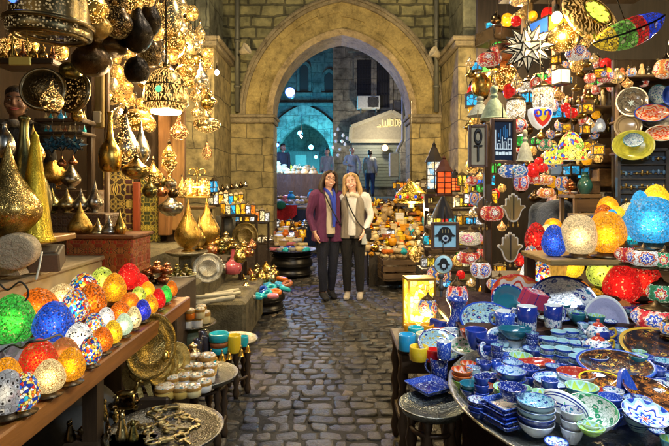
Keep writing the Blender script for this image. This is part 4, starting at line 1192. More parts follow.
# dome lantern with scrollwork, and its neighbours
def dome_lantern():
 D = 3.9
 root = thing('dome_lantern', 'large lit brass dome lantern with scroll cutwork and a white ring below', 'lantern', P(166, 112, D), (0, 0, 0), None, 'the big dome lantern')
 w, h = W(43, D), W(44, D)
 mb = MB(); mb.lathe([(r * w, z * h) for r, z in sprof([(.30, .02), (.42, .06), (.5, .22), (.5, .42), (.44, .66), (.30, .88), (.10, .99), (0, 1)])], 36, caps=False)
 mb.build('cutwork_dome', pierced(1.5, 44.0, lines=True, name='dome_cutwork'), root).color = (.42, .32, .13, 1)
 mb = MB(); mb.lathe([(w * .33, -.01), (w * .35, .0), (w * .34, .018), (w * .28, .018), (w * .28, 0)], 32, caps=False); mb.build('white_ring', glow((1, .93, .75), 2.2, 'lit_ring'), root)
 mb = MB(); mb.lathe([(w * .5, h * .16), (w * .52, h * .18), (w * .5, h * .2)], 36, caps=False); mb.lathe([(w * .47, h * .56), (w * .485, h * .58), (w * .46, h * .6)], 36, caps=False); mb.lathe([(.03, h), (.02, h + .04), (0, h + .05)], 12)
 mb.build('bands', plain((.35, .26, .11), .3, 1.0, name='band_brass'), root)
 mb = MB(); mb.sph((.0, -w * .46, h * .42), (.03, .02, .035), 12, 8); mb.build('green_jewel', glow((.15, .75, .35), 1.0, 'green_glass'), root)
 mb = MB(); mb.tube([(0, 0, h), (0, 0, h + 1.2)], .006, 5); mb.build('chain', HANGM, root)
 lamp_light('lantern_bulb', (0, 0, -.08), 26, WARM, .06, root)
dome_lantern()
for a in (
 ('hpierce_disc', 136, 130, 4.0, 34, 20, 'gold', 'wide flat gold lit lamp hanging left below the big dome lantern', 'pierced_lamp'),
 ('brass_bottle', 110, 172, 3.6, 22, 60, 'gold', 'gold long necked bottle lamp beside the pale post', 'brass_lamp'),
 ('spierce_teardrop', 126, 166, 3.75, 26, 56, 'silver', 'silver pierced teardrop lamp with glowing holes', 'pierced_lamp'),
 ('brass_teardrop', 141, 167, 3.9, 18, 50, 'silver', 'plain silver teardrop lamp behind the pierced silver one', 'brass_lamp'),
 ('hbrass_squat', 136, 179, 3.6, 27, 23, 'brass', 'squat green gold brass lamp under the silver teardrop', 'brass_lamp'),
 ('spierce_onion', 153, 184, 3.9, 19, 26, 'gold', 'gold pierced onion lamp left of the goblet lamp', 'pierced_lamp'),
 ('brass_drop', 150, 198, 3.8, 15, 24, 'olive', 'olive drop lamp hanging under the gold onion lamp', 'brass_lamp'),
 ('spierce_goblet', 169, 181, 3.9, 16, 40, 'gold', 'tall gold lit goblet lamp in front of the brown post', 'pierced_lamp'),
 ('hpierce_drop', 179, 140, 4.3, 18, 27, 'copper', 'pinkish lit drop lamp right below the big dome lantern', 'pierced_lamp'),
 ('hpierce_drop', 197, 118, 5.4, 12, 19, 'pale', 'small pale lit drop lamp above the glowing dish lamp', 'pierced_lamp'),
 ('hpierce_dish', 207, 133, 5.2, 27, 36, 'pale', 'glowing yellow dish lamp with long neck against the pier', 'pierced_lamp'),
 ('hpierce_bulb', 207, 160, 6.2, 10, 18, 'copper', 'copper filigree lamp hanging above the small coloured lanterns', 'pierced_lamp'),
 ('spierce_onion', 182, 197, 4.6, 11, 22, 'gold', 'small gold flame shaped lit lamp beside the double lantern', 'pierced_lamp'),
 ('brass_squat', 171, 216, 4.4, 24, 22, 'silver', 'silver squat pot lamp with a spout like neck', 'brass_lamp'),
 ('hbrass_globe', 160, 188, 4.3, 11, 14, 'olive', 'small olive globe lamp in the bunch by the goblet lamp', 'brass_lamp'),
 ('hbrass_globe', 162, 197, 4.2, 10, 10, 'copper', 'small copper globe lamp in the bunch by the goblet lamp', 'brass_lamp'),
 ('hbrass_globe', 171, 189, 4.3, 11, 11, 'silver', 'small silver globe lamp in the bunch by the goblet lamp', 'brass_lamp'),
 ('hbrass_globe', 173, 198, 4.2, 10, 10, 'bronze', 'small bronze globe lamp in the bunch by the goblet lamp', 'brass_lamp'),
 ): hang(*a[:7], a[7], name=a[8])
YW = ('hpierce_globe', 'hpierce_drop', 'hpierce_bulb', 'hpierce_disc')
for i, (px, py, w, h) in enumerate(((116, 82, 16, 18), (124, 92, 18, 20), (117, 104, 16, 16), (130, 106, 14, 14), (141, 112, 15, 14), (126, 74, 13, 14), (146, 118, 11, 13), (113, 94, 10, 14), (150, 132, 12, 16), (120, 116, 12, 12), (128, 60, 12, 14), (117, 66, 12, 14))):
 hang(YW[i % 4], px, py, 4.6 + .08 * i, w, h, 'gold', 'yellow gold lit %s lamp deep in the stall behind the big dome lantern' % ('globe', 'drop', 'bulb', 'disc')[i % 4], name='pierced_lamp')
# hoops / sieves
for px, py, r, D, lab in ((43, 89, 21, 3.05, 'large round hoop tray of hammered brass hanging left of its twin'), (73, 92, 20, 3.2, 'large round pierced dark tray hanging right, behind its twin')):
 root = thing('hoop_tray', lab, 'tray', P(px, py, D), (pi / 2 - .1, 0, .15 if px < 60 else -.3), 'hanging hoop trays')
 R = W(r, D)
 mb = MB(); mb.lathe([(0, 0), (R * .93, .0), (R * .93, .01), (0, .012)], 36)
 mb.build('face', BRASSD if px < 60 else pierced(.3, 60.0, thr=.3, name='sieve_brass'), root).color = (.30, .24, .13, 1) if px < 60 else (.12, .09, .05, 1)
 mb = MB(); mb.torus(R * .96, .014, 40, 8); mb.build('rim', plain((.30, .25, .15), .3, 1.0, name='rim_brass'), root)
put('spierce_onion', 'pierced_lamp', 52, 112, 2.95, 22, 34, 'pale', 'pale pierced onion lamp hanging in front of the large hoop tray', 'hanging lamp', HG)
put('hbrass_globe', 'brass_lamp', 71, 78, 3.1, 22, 16, 'olive', 'olive brass globe lamp above the dark pierced tray', 'hanging lamp', HG)
put('hbrass_bulb', 'brass_lamp', 77, 122, 3.3, 12, 18, 'brass', 'small brass bulb lamp below the dark pierced tray', 'hanging lamp', HG)
put('bottle', 'small_bottle', 61, 119, 2.9, 6, 9, 'cyan', 'bright cyan glass bottle in front of the narrow shelves', 'bottle')
mb = MB(); mb.box((0, 0, 0), (.11, .012, .045), bev=.004); mb.tube([(-.04, 0, .02), (-.03, 0, .25)], .003, 4); mb.tube([(.04, 0, .02), (.03, 0, .25)], .003, 4)
tag(mb.build('hanging_plate', plain((.5, .38, .08), .4, .6, name='yellow_plate'), loc=P(20, 61, 2.5)), 'small yellow oblong plate hanging on strings under the chandelier', 'plate')
# small lamps and flasks on the high shelf at the very left
for i in range(6):
 put(('brass_onion', 'brass_pot', 'brass_bottle')[i % 3], 'brass_lamp', 3 + i * 10, 62, 3.65, 9, 14 + (i * 7) % 8, ('gold', 'brass', 'copper')[i % 3], 'small %s flask on the high shelf under the chandelier' % ('gold onion', 'brass pot', 'copper bottle')[i % 3], 'brass flask', 'flasks on the high shelf')
# wall lamps behind, deep in the stall left
for i, (px, py) in enumerate(((6, 56), (18, 48), (30, 52), (60, 60))):
 hang('hpierce_globe', px, py, 4.2, 16, 18, 'gold', 'dim gold pierced globe hanging in the dark behind the chandelier', name='pierced_lamp')
# big gold teardrops on a low round stand
st = thing('tray_stand', 'low round silver tray on a turned post carrying the two big golden teardrop lamps', 'stand', P(187, 253, 4.7), anchor='the low tray stand')
mb = MB(); R = W(21, 4.7); mb.lathe([(0, -.02), (R * .8, -.015), (R, .012), (R * .98, .018), (R * .8, -.003), (0, -.003)], 32); mb.build('tray', brass(.3, .3, .5, 'tray_metal', 20.0), st).color = (.5, .48, .4, 1)
mb = MB(); mb.box((0, 0, -.1), (.12, .12, .16), bev=.01); mb.build('post', STEP, st)
put('ebrass_teardrop', 'brass_lamp', 188, 252, 4.65, 27, 54, 'gold', 'big golden teardrop lamp in front on the low tray stand', 'brass lamp', BL, 'the big golden teardrop')
put('ebrass_teardrop', 'brass_lamp', 207, 246, 5.0, 26, 48, 'gold', 'big golden teardrop lamp behind, standing right of its twin', 'brass lamp', BL)
put('brass_teardrop', 'brass_lamp', 199, 249, 4.9, 15, 36, 'brass', 'slimmer brass teardrop between the two big golden ones', 'brass lamp', BL)
# double lantern with scroll
dl = thing('double_lantern', 'gold double lantern with two lit glass domes and a scrolled top', 'lantern', P(197, 196, 5.2), anchor='the scrolled double lantern')
for sx in (-1, 1):
 mb = MB(); mb.lathe([(.062, 0), (.066, .02), (.066, .12), (.05, .16), (.02, .185), (0, .19)], 12, M=T(sx * .075, 0, 0)); mb.build('glass', pierced(3.0, 60.0, thr=.36, name='lantern_glass'), dl).color = (.8, .5, .12, 1)
mb = MB(); mb.box((0, 0, -.01), (.30, .14, .02), bev=.004); mb.box((0, 0, .09), (.30, .14, .012)); mb.tube([(0, 0, 0), (0, 0, .3)], .008, 6)
for sx in (-1, 1): mb.torus(.035, .008, 14, 5, M=T(sx * .05, 0, .25) @ RX(pi / 2), arc=(-.6, 4.4) if sx > 0 else (-1.2, 3.8))
mb.build('frame', plain((.6, .42, .12), .3, 1.0, name='lantern_gold'), dl)
lamp_light('lantern_bulb', (0, -.2, .1), 10, WARM, .05, dl)
# shelf of little coloured glass lanterns
KIND['mini_lantern'] = None
def mini_kind():
 root = bpy.data.objects.new('small_lantern', None); COLL.objects.link(root); root.empty_display_size = .05
 mb = MB(); mb.box((0, 0, .38), (.8, .8, .62)); mb.build('glass', mosaic(None, 3.2, 1.0, gw=.05, name='leaded_panes', var=.85), root)
 mb = MB()
 for sx in (-1, 1):
  for sy in (-1, 1): mb.box((sx * .42, sy * .42, .38), (.1, .1, .66))
 mb.box((0, 0, .03), (1, 1, .08)); mb.box((0, 0, .72), (1, 1, .06))
 mb.lathe([(.6, .74), (.3, .88), (.12, .93), (0, .95)], 4, M=RZ(pi / 4), smooth=False); mb.torus(.12, .03, 10, 5, M=T(0, 0, .97) @ RX(pi / 2))
 mb.build('frame', plain((.12, .09, .05), .4, .8, name='mini_frame'), root)
 return root
KIND['mini_lantern'] = mini_kind
MG = 'small coloured lanterns by the left pier'
def rack(x0, x1, y, D, lab):
 a, b = P(x0, y, D), P(x1, y, D)
 mb = MB(); mb.box(((a.x + b.x) / 2, D, a.z - .012), (b.x - a.x, .2, .02));
 for q in (a, b): mb.box((q.x, D + .05, a.z / 2), (.03, .03, a.z))
 tag(mb.build('lantern_rack', WDX), lab, 'rack', None)
rack(210, 242, 205, 7.1, 'narrow dark rack for small lanterns, upper one by the left pier')
rack(222, 256, 215, 6.7, 'narrow dark rack for small lanterns, middle one by the left pier')
rack(236, 268, 222, 7.3, 'narrow dark rack for small lanterns, lowest one by the left pier')
mc = ['cream', 'white', 'amber', 'cream', 'cyan', 'yellow', 'amber', 'white', 'orange']
for i, (px, py, D, n) in enumerate([(211 + 5 * k, 205, 7.1 - .1 * (k % 2), k) for k in range(7)] + [(223 + 5 * k, 215, 6.7 - .1 * (k % 2), k + 2) for k in range(7)] + [(237 + 5 * k, 222, 7.3 - .1 * (k % 2), k + 4) for k in range(7)]):
 c = mc[n % 9]
 put('mini_lantern', 'small_lantern', px, py, D, 5.5, 13 + (i * 5) % 4, c, 'small lit lantern with %s glass on the %s rack by the left pier' % (c, 'upper' if py == 205 else 'middle' if py == 215 else 'lowest'), 'lantern', MG, rz=.2)
put('mini_lantern', 'small_lantern', 214, 193, 7.0, 6, 17, 'cyan', 'tall bright cyan glass lantern above the upper rack by the left pier', 'lantern', MG)
KIND['finger_bulb'] = lamp_kind('small_oil_lamp', 'pot', BRASS, bodyname='body')
for k in range(7):
 put('finger_bulb', 'small_oil_lamp', 218 + k * 4.6, 192 - k * .8, 7.3, 4.6, 7, 'bronze' if k % 2 else 'silver', 'tiny %s oil lamp hanging in the row above the coloured lanterns' % ('bronze' if k % 2 else 'silver'), 'oil lamp', 'row of tiny oil lamps')
# ================================================================== PEOPLE
HS = 1.0
def add_remesh(o, vox, it=3):
 m = o.modifiers.new('remesh', 'REMESH'); m.mode = 'VOXEL'; m.voxel_size = vox; m.use_smooth_shade = True
 s = o.modifiers.new('smooth', 'SMOOTH'); s.iterations = it; s.factor = .5
def skin_mat(c):
 m, nt, b = new_mat('skin')
 n = noise(nt, coord(nt, 'Object'), 18, 4)
 setin(nt, b, 'Base Color', mix(nt, 1.0, c, ramp(nt, n.outputs[0], [(.3, (.85, .8, .78)), (.7, (1.05, 1.02, 1.0))]), 'MULTIPLY'))
 setin(nt, b, 'Roughness', .45); setin(nt, b, 'Subsurface Weight', .08); setin(nt, b, 'Subsurface Radius', (.02, .008, .005))
 return m
def human(loc, rz, H, label, skin, hair, outfit, arms=None, lean=0.0, vox=.008, legs=None, face=True, smile=True, glasses=False, anchor=None, tilt=0.0):
 k = H / 1.66
 root = thing('person', label, 'person', loc, (0, 0, rz), None, anchor, (k, k, k))
 B = RX(lean)
 def up(p):          # bend everything above the hips
  p = Vector(p)
  if tilt and p.z > 1.3:
   c = Vector((0, 0, 1.4)); return c + RY(tilt * min(1, (p.z - 1.3) / .14)) @ (p - c)
  if lean and p.z > .9:
   q = B @ (p - Vector((0, 0, .9))); q.z += .9; return q
  return p
 A = dict(a=[(-.175, .0, 1.355), (-.225, .02, 1.08), (-.225, -.05, .845)], b=[(.175, .0, 1.355), (.225, .02, 1.08), (.225, -.05, .845)])
 A.update(arms or {})
 L = dict(a=[(-.085, 0, .86), (-.095, -.01, .47), (-.10, .02, .085)], b=[(.085, 0, .86), (.095, -.01, .47), (.10, .02, .085)])
 L.update(legs or {})
 def tubeup(mb, pts, rad, seg=12, ref=(1, 0, 0), n=4):
  pp = smooth_prof([tuple(up(p)) for p in pts], n)
  rr = [(r if isinstance(r, (tuple, list)) else (r, r)) for r in rad]
  rr = smooth_prof(rr, n)
  mb.tube(pp, [tuple(x) for x in rr], seg, ref=ref)
 def torso(mb, z, rad, x=0, yoff=0):
  tubeup(mb, [(x, yoff, q) for q in z], rad)
 def arm(mb, s, g, trim=1.0):
  p = [Vector(q) for q in A[s]]
  pts = [Vector((p[0].x * .5, p[0].y, 1.345)), p[0] + Vector((0, 0, -.015)), p[0] * .5 + p[1] * .5, p[1], p[1] * .5 + p[2] * .5, p[1] * (1 - trim) + p[2] * trim]
  tubeup(mb, pts, [.04 + g, .047 + g, .042 + g, .036 + g * .9, .034 + g * .8, .027 + g * .8], 10, ref=(0, 1, 0))
 def leg(mb, s, g, z1=0.0):
  p = [Vector(q) for q in L[s]]
  pts = [p[0] + Vector((0, 0, .04)), p[0] * .6 + p[1] * .4, p[1], p[1] * .6 + p[2] * .4, p[2] + Vector((0, 0, z1))]
  tubeup(mb, pts, [.092 + g, .078 + g, .054 + g, .054 + g, .038 + g], 12)
# --- body, one continuous skin
 mb = MB()
 torso(mb, (.82, .92, 1.06, 1.2, 1.31, 1.375), ((.15, .10), (.155, .105), (.125, .09), (.14, .1), (.155, .09), (.11, .065)))
 tubeup(mb, [(0, .012, 1.34), (0, .005, 1.40), (0, -.004, 1.47)], [(.06, .06), (.05, .052), (.05, .055)])
 def sp(c, r, s=12, q=8): mb.sph(tuple(up(c)), r, s, q)
 sp((0, .005, 1.565), (.079, .094, .095), 16, 12); sp((0, -.03, 1.50), (.064, .062, .066), 14, 10); sp((0, -.062, 1.462), (.03, .026, .022))
 tubeup(mb, [(0, -.088, 1.555), (0, -.104, 1.525), (0, -.103, 1.515)], [.008, .013, .012], 8)
 for sx in (-1, 1):
  sp((sx * .076, .01, 1.535), (.012, .02, .03)); sp((sx * .041, -.070, 1.507), (.027, .022, .024))
 for s in 'ab':
  arm(mb, s, 0); leg(mb, s, 0)
  p2 = Vector(A[s][2]); d = (p2 - Vector(A[s][1])).normalized()
  side = -1 if s == 'a' else 1
  pc = p2 + d * .05
  up_pc = up(pc)
  mb.tube([up(p2), up(p2 + d * .03), up(p2 + d * .085)], [(.018, .026), (.02, .037), (.016, .038)], 10, ref=(1, 0, 0))
  for f in range(4):
   o_ = Vector((0, (f - 1.5) * .019, 0)); Lf = (.062, .074, .07, .055)[f]
   q0 = p2 + d * .08 + o_; q1 = q0 + d * Lf * .55 + Vector((-side * .006, 0, 0)); q2 = q1 + d * Lf * .45 + Vector((-side * .022, 0, 0))
   mb.tube([up(q0), up(q1), up(q2)], [.0088, .0082, .0072], 6)
  t0 = p2 + d * .03 + Vector((-side * .005, -.026, 0)); t1 = t0 + d * .035 + Vector((-side * .012, -.022, 0)); t2 = t1 + d * .03 + Vector((-side * .01, -.004, 0))
  mb.tube([up(t0), up(t1), up(t2)], [.012, .0105, .008], 6)
  f0 = Vector(L[s][2])
  mb.tube([f0 + Vector((0, .03, -.04)), f0 + Vector((0, -.05, -.045)), f0 + Vector((0, -.14, -.06))], [(.034, .035), (.038, .03), (.034, .018)], 10, ref=(1, 0, 0))
 o = mb.build('body', skin_mat(skin), root); add_remesh(o, min(vox, .008), 2)
# --- face
 if face:
  ew = MB(); ir = MB(); br = MB()
  for sx in (-1, 1):
   ew.sph((sx * .031, -.080, 1.548), (.0115, .008, .0052), 10, 6); ir.sph((sx * .031, -.0872, 1.548), (.0058, .0035, .005), 8, 6)
   br.tube([(sx * .047, -.078, 1.572), (sx * .032, -.088, 1.577), (sx * .015, -.087, 1.573)], [.003, .004, .0035], 5)
  ew.build('eyes', plain((.75, .72, .68), .3, name='eye_white'), root); ir.build('pupils', plain((.03, .02, .015), .2, name='iris'), root); br.build('eyebrows', plain(tuple(c * .7 for c in hair[0]), .8, name='brow_hair'), root)
  mb = MB(); mb.tube([(-.036, -.080, 1.493), (-.018, -.091, 1.480), (0, -.094, 1.477), (.018, -.091, 1.480), (.036, -.080, 1.493)], [.003, .005, .0055, .005, .003], 6)
  mb.tube([(-.026, -.084, 1.490), (-.01, -.0935, 1.4905), (0, -.094, 1.4895), (.01, -.0935, 1.4905), (.026, -.084, 1.490)], [.002, .004, .004, .004, .002], 6)
  mb.build('lips', plain((.42, .10, .09), .4, name='lips'), root)
  if smile:
   mb = MB(); mb.tube([(-.026, -.088, 1.4895), (0, -.0985, 1.4845), (.026, -.088, 1.4895)], [.003, .0065, .003], 6); mb.build('teeth', plain((.8, .78, .7), .3, name='teeth'), root)
  if glasses:
   mb = MB()
   for sx in (-1, 1):
    mb.torus(.024, .0026, 16, 5, M=T(sx * .032, -.101, 1.545) @ RX(pi / 2) @ SCL(1.1, .85, 1)); mb.tube([(sx * .058, -.098, 1.55), (sx * .08, 0, 1.55)], .002, 4)
   mb.tube([(-.008, -.102, 1.55), (.008, -.102, 1.55)], .002, 4); mb.build('glasses', plain((.02, .015, .015), .3, name='glasses_frame'), root)
 if face and tilt:
  for o in kids(root)[1:]: o.rotation_euler = (0, tilt, 0); o.location = Vector((0, 0, 1.4)) - RY(tilt) @ Vector((0, 0, 1.4))
# --- hair
 hc, style = hair
 mb = MB()
 def hs(c, r): mb.sph(tuple(up(c)), r, 14, 10)
 if style == 'short':
  hs((0, .014, 1.602), (.083, .093, .076)); hs((0, .05, 1.55), (.079, .065, .085))
 elif style != 'bald':
  hs((0, .022, 1.587), (.086, .094, .085)); hs((0, .055, 1.52), (.082, .06, .10))
  Lz = dict(shoulder=1.355, long=1.26)[style]
  for sx in (-1, 1):
   tubeup(mb, [(sx * .02, -.068, 1.645), (sx * .072, -.040, 1.61), (sx * .096, -.012, 1.52), (sx * .104, -.02, 1.42), (sx * .096, -.04, Lz)], [(.02, .02), (.026, .03), (.024, .042), (.032, .045), (.018, .03)], 10)
   tubeup(mb, [(sx * .05, .05, 1.55), (sx * .085, .04, 1.45), (sx * .08, .05, Lz + .02)], [(.05, .05), (.04, .05), (.03, .035)], 10)
  tubeup(mb, [(0, .07, 1.55), (0, .085, 1.45), (0, .09, Lz)], [(.07, .05), (.08, .045), (.07, .03)], 10)
 if style != 'bald':
  m, nt, b = new_mat('hair')
  mp = nd(nt, 'Mapping', {'Vector': coord(nt, 'Object'), 'Scale': (60.0, 60.0, 6.0)})
  n = noise(nt, mp.outputs[0], 2.0, 4)
  setin(nt, b, 'Base Color', mix(nt, 1.0, hc, ramp(nt, n.outputs[0], [(.3, (.45,) * 3), (.7, (1.4,) * 3)]), 'MULTIPLY')); setin(nt, b, 'Roughness', .42)
  bump(nt, b, n.outputs[0], .6, .01)
  o = mb.build('hair', m, root); add_remesh(o, min(vox, .008), 2)
# --- clothes
 for it in outfit:
  t, c = it[0], it[1]
  mb = MB(); mat = cloth(c, name=t + '_fabric')
  if t == 'trousers':
   torso(mb, (.80, .88, .97), ((.158, .112), (.165, .118), (.15, .112)))
   for s in 'ab': leg(mb, s, it[2] if len(it) > 2 else .010, .012)
  elif t in ('shirt', 'jumper'):
   g = it[2] if len(it) > 2 else .012
   torso(mb, (.84, .95, 1.08, 1.2, 1.3, 1.365, 1.40), ((.165 + g, .115 + g), (.157 + g, .11 + g), (.135 + g, .10 + g), (.145 + g, .105 + g), (.15 + g, .095 + g), (.105 + g, .065 + g), (.06, .055)))
   for s in 'ab': arm(mb, s, .012, .97)
  elif t == 'coat':
   for sx in (-1, 1):
    tubeup(mb, [(sx * .107, .012, .745), (sx * .10, .01, .9), (sx * .085, .01, 1.07), (sx * .086, .01, 1.2), (sx * .086, .008, 1.28), (sx * .066, .012, 1.35), (sx * .045, .018, 1.40)],
 [(.108, .15), (.10, .14), (.085, .125), (.085, .128), (.084, .115), (.066, .085), (.034, .05)])
   tubeup(mb, [(0, .07, .75), (0, .06, 1.0), (0, .05, 1.25), (0, .045, 1.39)], [(.17, .09), (.14, .075), (.14, .07), (.07, .05)])
   for s in 'ab': arm(mb, s, .015, .95)
  elif t == 'vest':
   for sx in (-1, 1):
    tubeup(mb, [(sx * .088, .008, .80), (sx * .083, .008, .92), (sx * .076, .008, 1.08), (sx * .08, .008, 1.2), (sx * .08, .006, 1.29), (sx * .055, .012, 1.37)],
 [(.098, .142), (.093, .136), (.078, .125), (.08, .128), (.076, .112), (.05, .06)])
   tubeup(mb, [(0, .05, .8), (0, .045, 1.0), (0, .04, 1.25), (0, .04, 1.38)], [(.16, .09), (.14, .08), (.14, .075), (.07, .05)])
  elif t == 'shoes':
   for s in 'ab':
    f0 = Vector(L[s][2]); pz = f0.z - .085
    mb.tube([f0 + Vector((0, .045, -.035)), f0 + Vector((0, -.02, -.03)), f0 + Vector((0, -.10, -.05)), f0 + Vector((0, -.165, -.062))], [(.036, .048), (.043, .05), (.045, .034), (.032, .022)], 10, ref=(1, 0, 0))
    mb.tube([f0 + Vector((0, .03, -.03)), f0 + Vector((0, .025, .03))], [.045, .044], 10)
  elif t == 'scarf':
   for a in range(8):
    q = a * pi / 4
    mb.sph((.08 * cos(q), .0 + .085 * sin(q), 1.385 - .02 * (sin(q) < -.5) + .012 * sin(3 * q)), (.046, .046, .034), 8, 6)
  elif t == 'long_scarf':
   mb.tube(smooth_prof([(-.055, .0, 1.42), (-.02, -.09, 1.37), (.018, -.135, 1.25), (.028, -.142, 1.1), (.03, -.148, .93)], 4), (.022), 8)
   mb.tube(smooth_prof([(.06, .0, 1.42), (.055, -.09, 1.36), (.045, -.135, 1.22), (.05, -.142, 1.0)], 4), (.02), 8)
  elif t == 'strap_bag':
   sx = it[2]
   mb.tube(smooth_prof([(-sx * .09, .05, 1.40), (-sx * .08, -.10, 1.355), (-sx * .03, -.145, 1.22), (sx * .08, -.158, 1.02), (sx * .165, -.12, .93)], 4), (.011), 6)
   mb.box((sx * .205, -.07, .86), (.09, .19, .17), bev=.03)
  elif t == 'rucksack':
   mb.sph((0, .17, 1.17), (.13, .09, .18), 12, 8)
  elif t == 'cap':
   mb.sph((0, .01, 1.61), (.088, .1, .06), 12, 8); mb.box((0, -.11, 1.60), (.12, .09, .012), bev=.004)
  elif t == 'phone':
   p = Vector(A[it[2]][2]); mb.box(p + Vector((0, -.045, -.10)), (.075, .012, .14), bev=.006)
   mb.build('phone', plain(c, .3, name='phone_case'), root); continue
  o = mb.build(t, mat, root)
  add_remesh(o, vox if t not in ('strap_bag',) else min(vox, .007), 3)
 return root
SK1 = (.62, .36, .26); SK2 = (.70, .44, .33); SK3 = (.42, .24, .15)
human((-.085, 6.5, 0), .34, 1.655, 'smiling woman with dark hair and glasses in a long purple coat and blue scarf', SK1, ((.035, .02, .014), 'shoulder'),
 [('trousers', (.008, .011, .028)), ('shirt', (.62, .55, .42)), ('coat', (.115, .022, .085)), ('long_scarf', (.02, .05, .45)), ('strap_bag', (.012, .012, .014), 1), ('shoes', (.015, .015, .018))],
 arms=dict(b=[(.175, .0, 1.355), (.235, .08, 1.13), (.28, .16, .98)], a=[(-.18, .0, 1.355), (-.245, .02, 1.09), (-.205, -.075, .865)]),
 legs=dict(a=[(-.085, 0, .86), (-.08, -.015, .47), (-.075, -.03, .085)], b=[(.085, 0, .86), (.07, .0, .47), (.062, .06, .085)]), glasses=True, vox=.007, tilt=.10, anchor='the woman in the purple coat')
human((.235, 6.5, 0), -.12, 1.62, 'smiling blonde woman in a grey brown vest over white sleeves and a cream scarf', SK2, ((.52, .34, .15), 'shoulder'),
 [('trousers', (.006, .006, .008)), ('jumper', (.72, .72, .72)), ('vest', (.22, .19, .155)), ('scarf', (.68, .62, .50)), ('strap_bag', (.012, .011, .012), 1), ('shoes', (.45, .40, .33)), ('phone', (.5, .55, .55), 'b')],
 arms=dict(a=[(-.17, .02, 1.35), (-.20, .12, 1.12), (-.16, .2, .95)], b=[(.175, .0, 1.355), (.235, .02, 1.09), (.165, -.11, .90)]),
 legs=dict(a=[(-.085, 0, .86), (-.075, -.01, .47), (-.07, -.02, .085)], b=[(.085, 0, .86), (.09, -.015, .47), (.10, -.01, .085)]), vox=.007, tilt=-.13, anchor='the blonde woman')
human(P(355, 190, 9.3) * 1 - Vector((0, 0, 1.4)), .3, 1.70, 'dark haired man in a dark jacket standing behind the two women', SK3, ((.015, .012, .01), 'short'),
 [('trousers', (.03, .03, .04)), ('jumper', (.05, .045, .05)), ('shoes', (.02, .02, .02))], vox=.010, smile=False)
human((P(352, 190, 17.5).x, 17.5, 1.15), .15, 1.74, 'bald man in pale grey clothes and a pale scarf in the court beyond the gate', SK1, ((.4, .4, .4), 'bald'),
 [('trousers', (.2, .2, .22)), ('jumper', (.55, .55, .52), .02), ('scarf', (.75, .72, .66)), ('shoes', (.03, .03, .03))], vox=.011, smile=False, arms=dict(a=[(-.175, 0, 1.355), (-.27, -.02, 1.12), (-.16, -.22, 1.06)], b=[(.175, 0, 1.355), (.28, .03, 1.1), (.24, -.1, .87)]), legs=dict(a=[(-.085, 0, .86), (-.1, -.12, .48), (-.1, -.14, .085)], b=[(.085, 0, .86), (.1, .03, .47), (.1, .16, .1)]))
human((P(370, 190, 18.5).x, 18.5, 1.15), pi - .15, 1.72, 'man in a pale grey hoodie and jeans walking away up the court', SK1, ((.03, .025, .02), 'short'),
 [('trousers', (.03, .05, .12), .02), ('jumper', (.42, .44, .44), .035), ('shoes', (.03, .03, .03))], vox=.011, face=False, legs=dict(a=[(-.085, 0, .86), (-.09, -.1, .48), (-.09, -.06, .085)], b=[(.085, 0, .86), (.095, .04, .47), (.10, .16, .10)]))
human((P(283, 190, 16).x, 16.0, 1.15), .6, 1.72, 'man in dark clothes standing at the left edge of the arch beside the far stall', SK3, ((.02, .015, .01), 'short'),
 [('trousers', (.03, .03, .05)), ('jumper', (.05, .06, .07), .015), ('shoes', (.02, .02, .02))], vox=.011, smile=False)
human((P(327, 190, 18).x, 18.0, 1.15), -.4, 1.74, 'person in a light jacket standing in the blue light near the portal', SK1, ((.03, .025, .02), 'short'),
 [('trousers', (.05, .06, .1)), ('jumper', (.45, .40, .33), .015), ('shoes', (.03, .03, .03))], vox=.011, smile=False)
human((-2.50, 3.95, .47), .35, 1.74, 'stallkeeper in a black jacket standing in the shadow of the lamp shop', (.26, .14, .085), ((.02, .015, .012), 'short'),  # skin colour darkened, the shop's shade is put into it
 [('trousers', (.02, .02, .02)), ('jumper', (.02, .02, .022), .02), ('scarf', (.2, .18, .15)), ('shoes', (.02, .02, .02))], vox=.01, smile=False)
human((P(541, 190, 4.7).x + .03, 4.3, 0), pi - .25, 1.66, 'person in a slate grey jacket bending over, back turned, behind the mosaic lamps', SK1, ((.03, .025, .02), 'short'),
 [('trousers', (.03, .03, .04)), ('jumper', (.06, .08, .125), .045), ('shoes', (.02, .02, .02))], vox=.012, face=False, lean=.75,
 arms=dict(a=[(-.18, 0, 1.355), (-.22, -.12, 1.12), (-.15, -.3, 1.0)], b=[(.18, 0, 1.355), (.22, -.12, 1.12), (.15, -.3, 1.0)]))
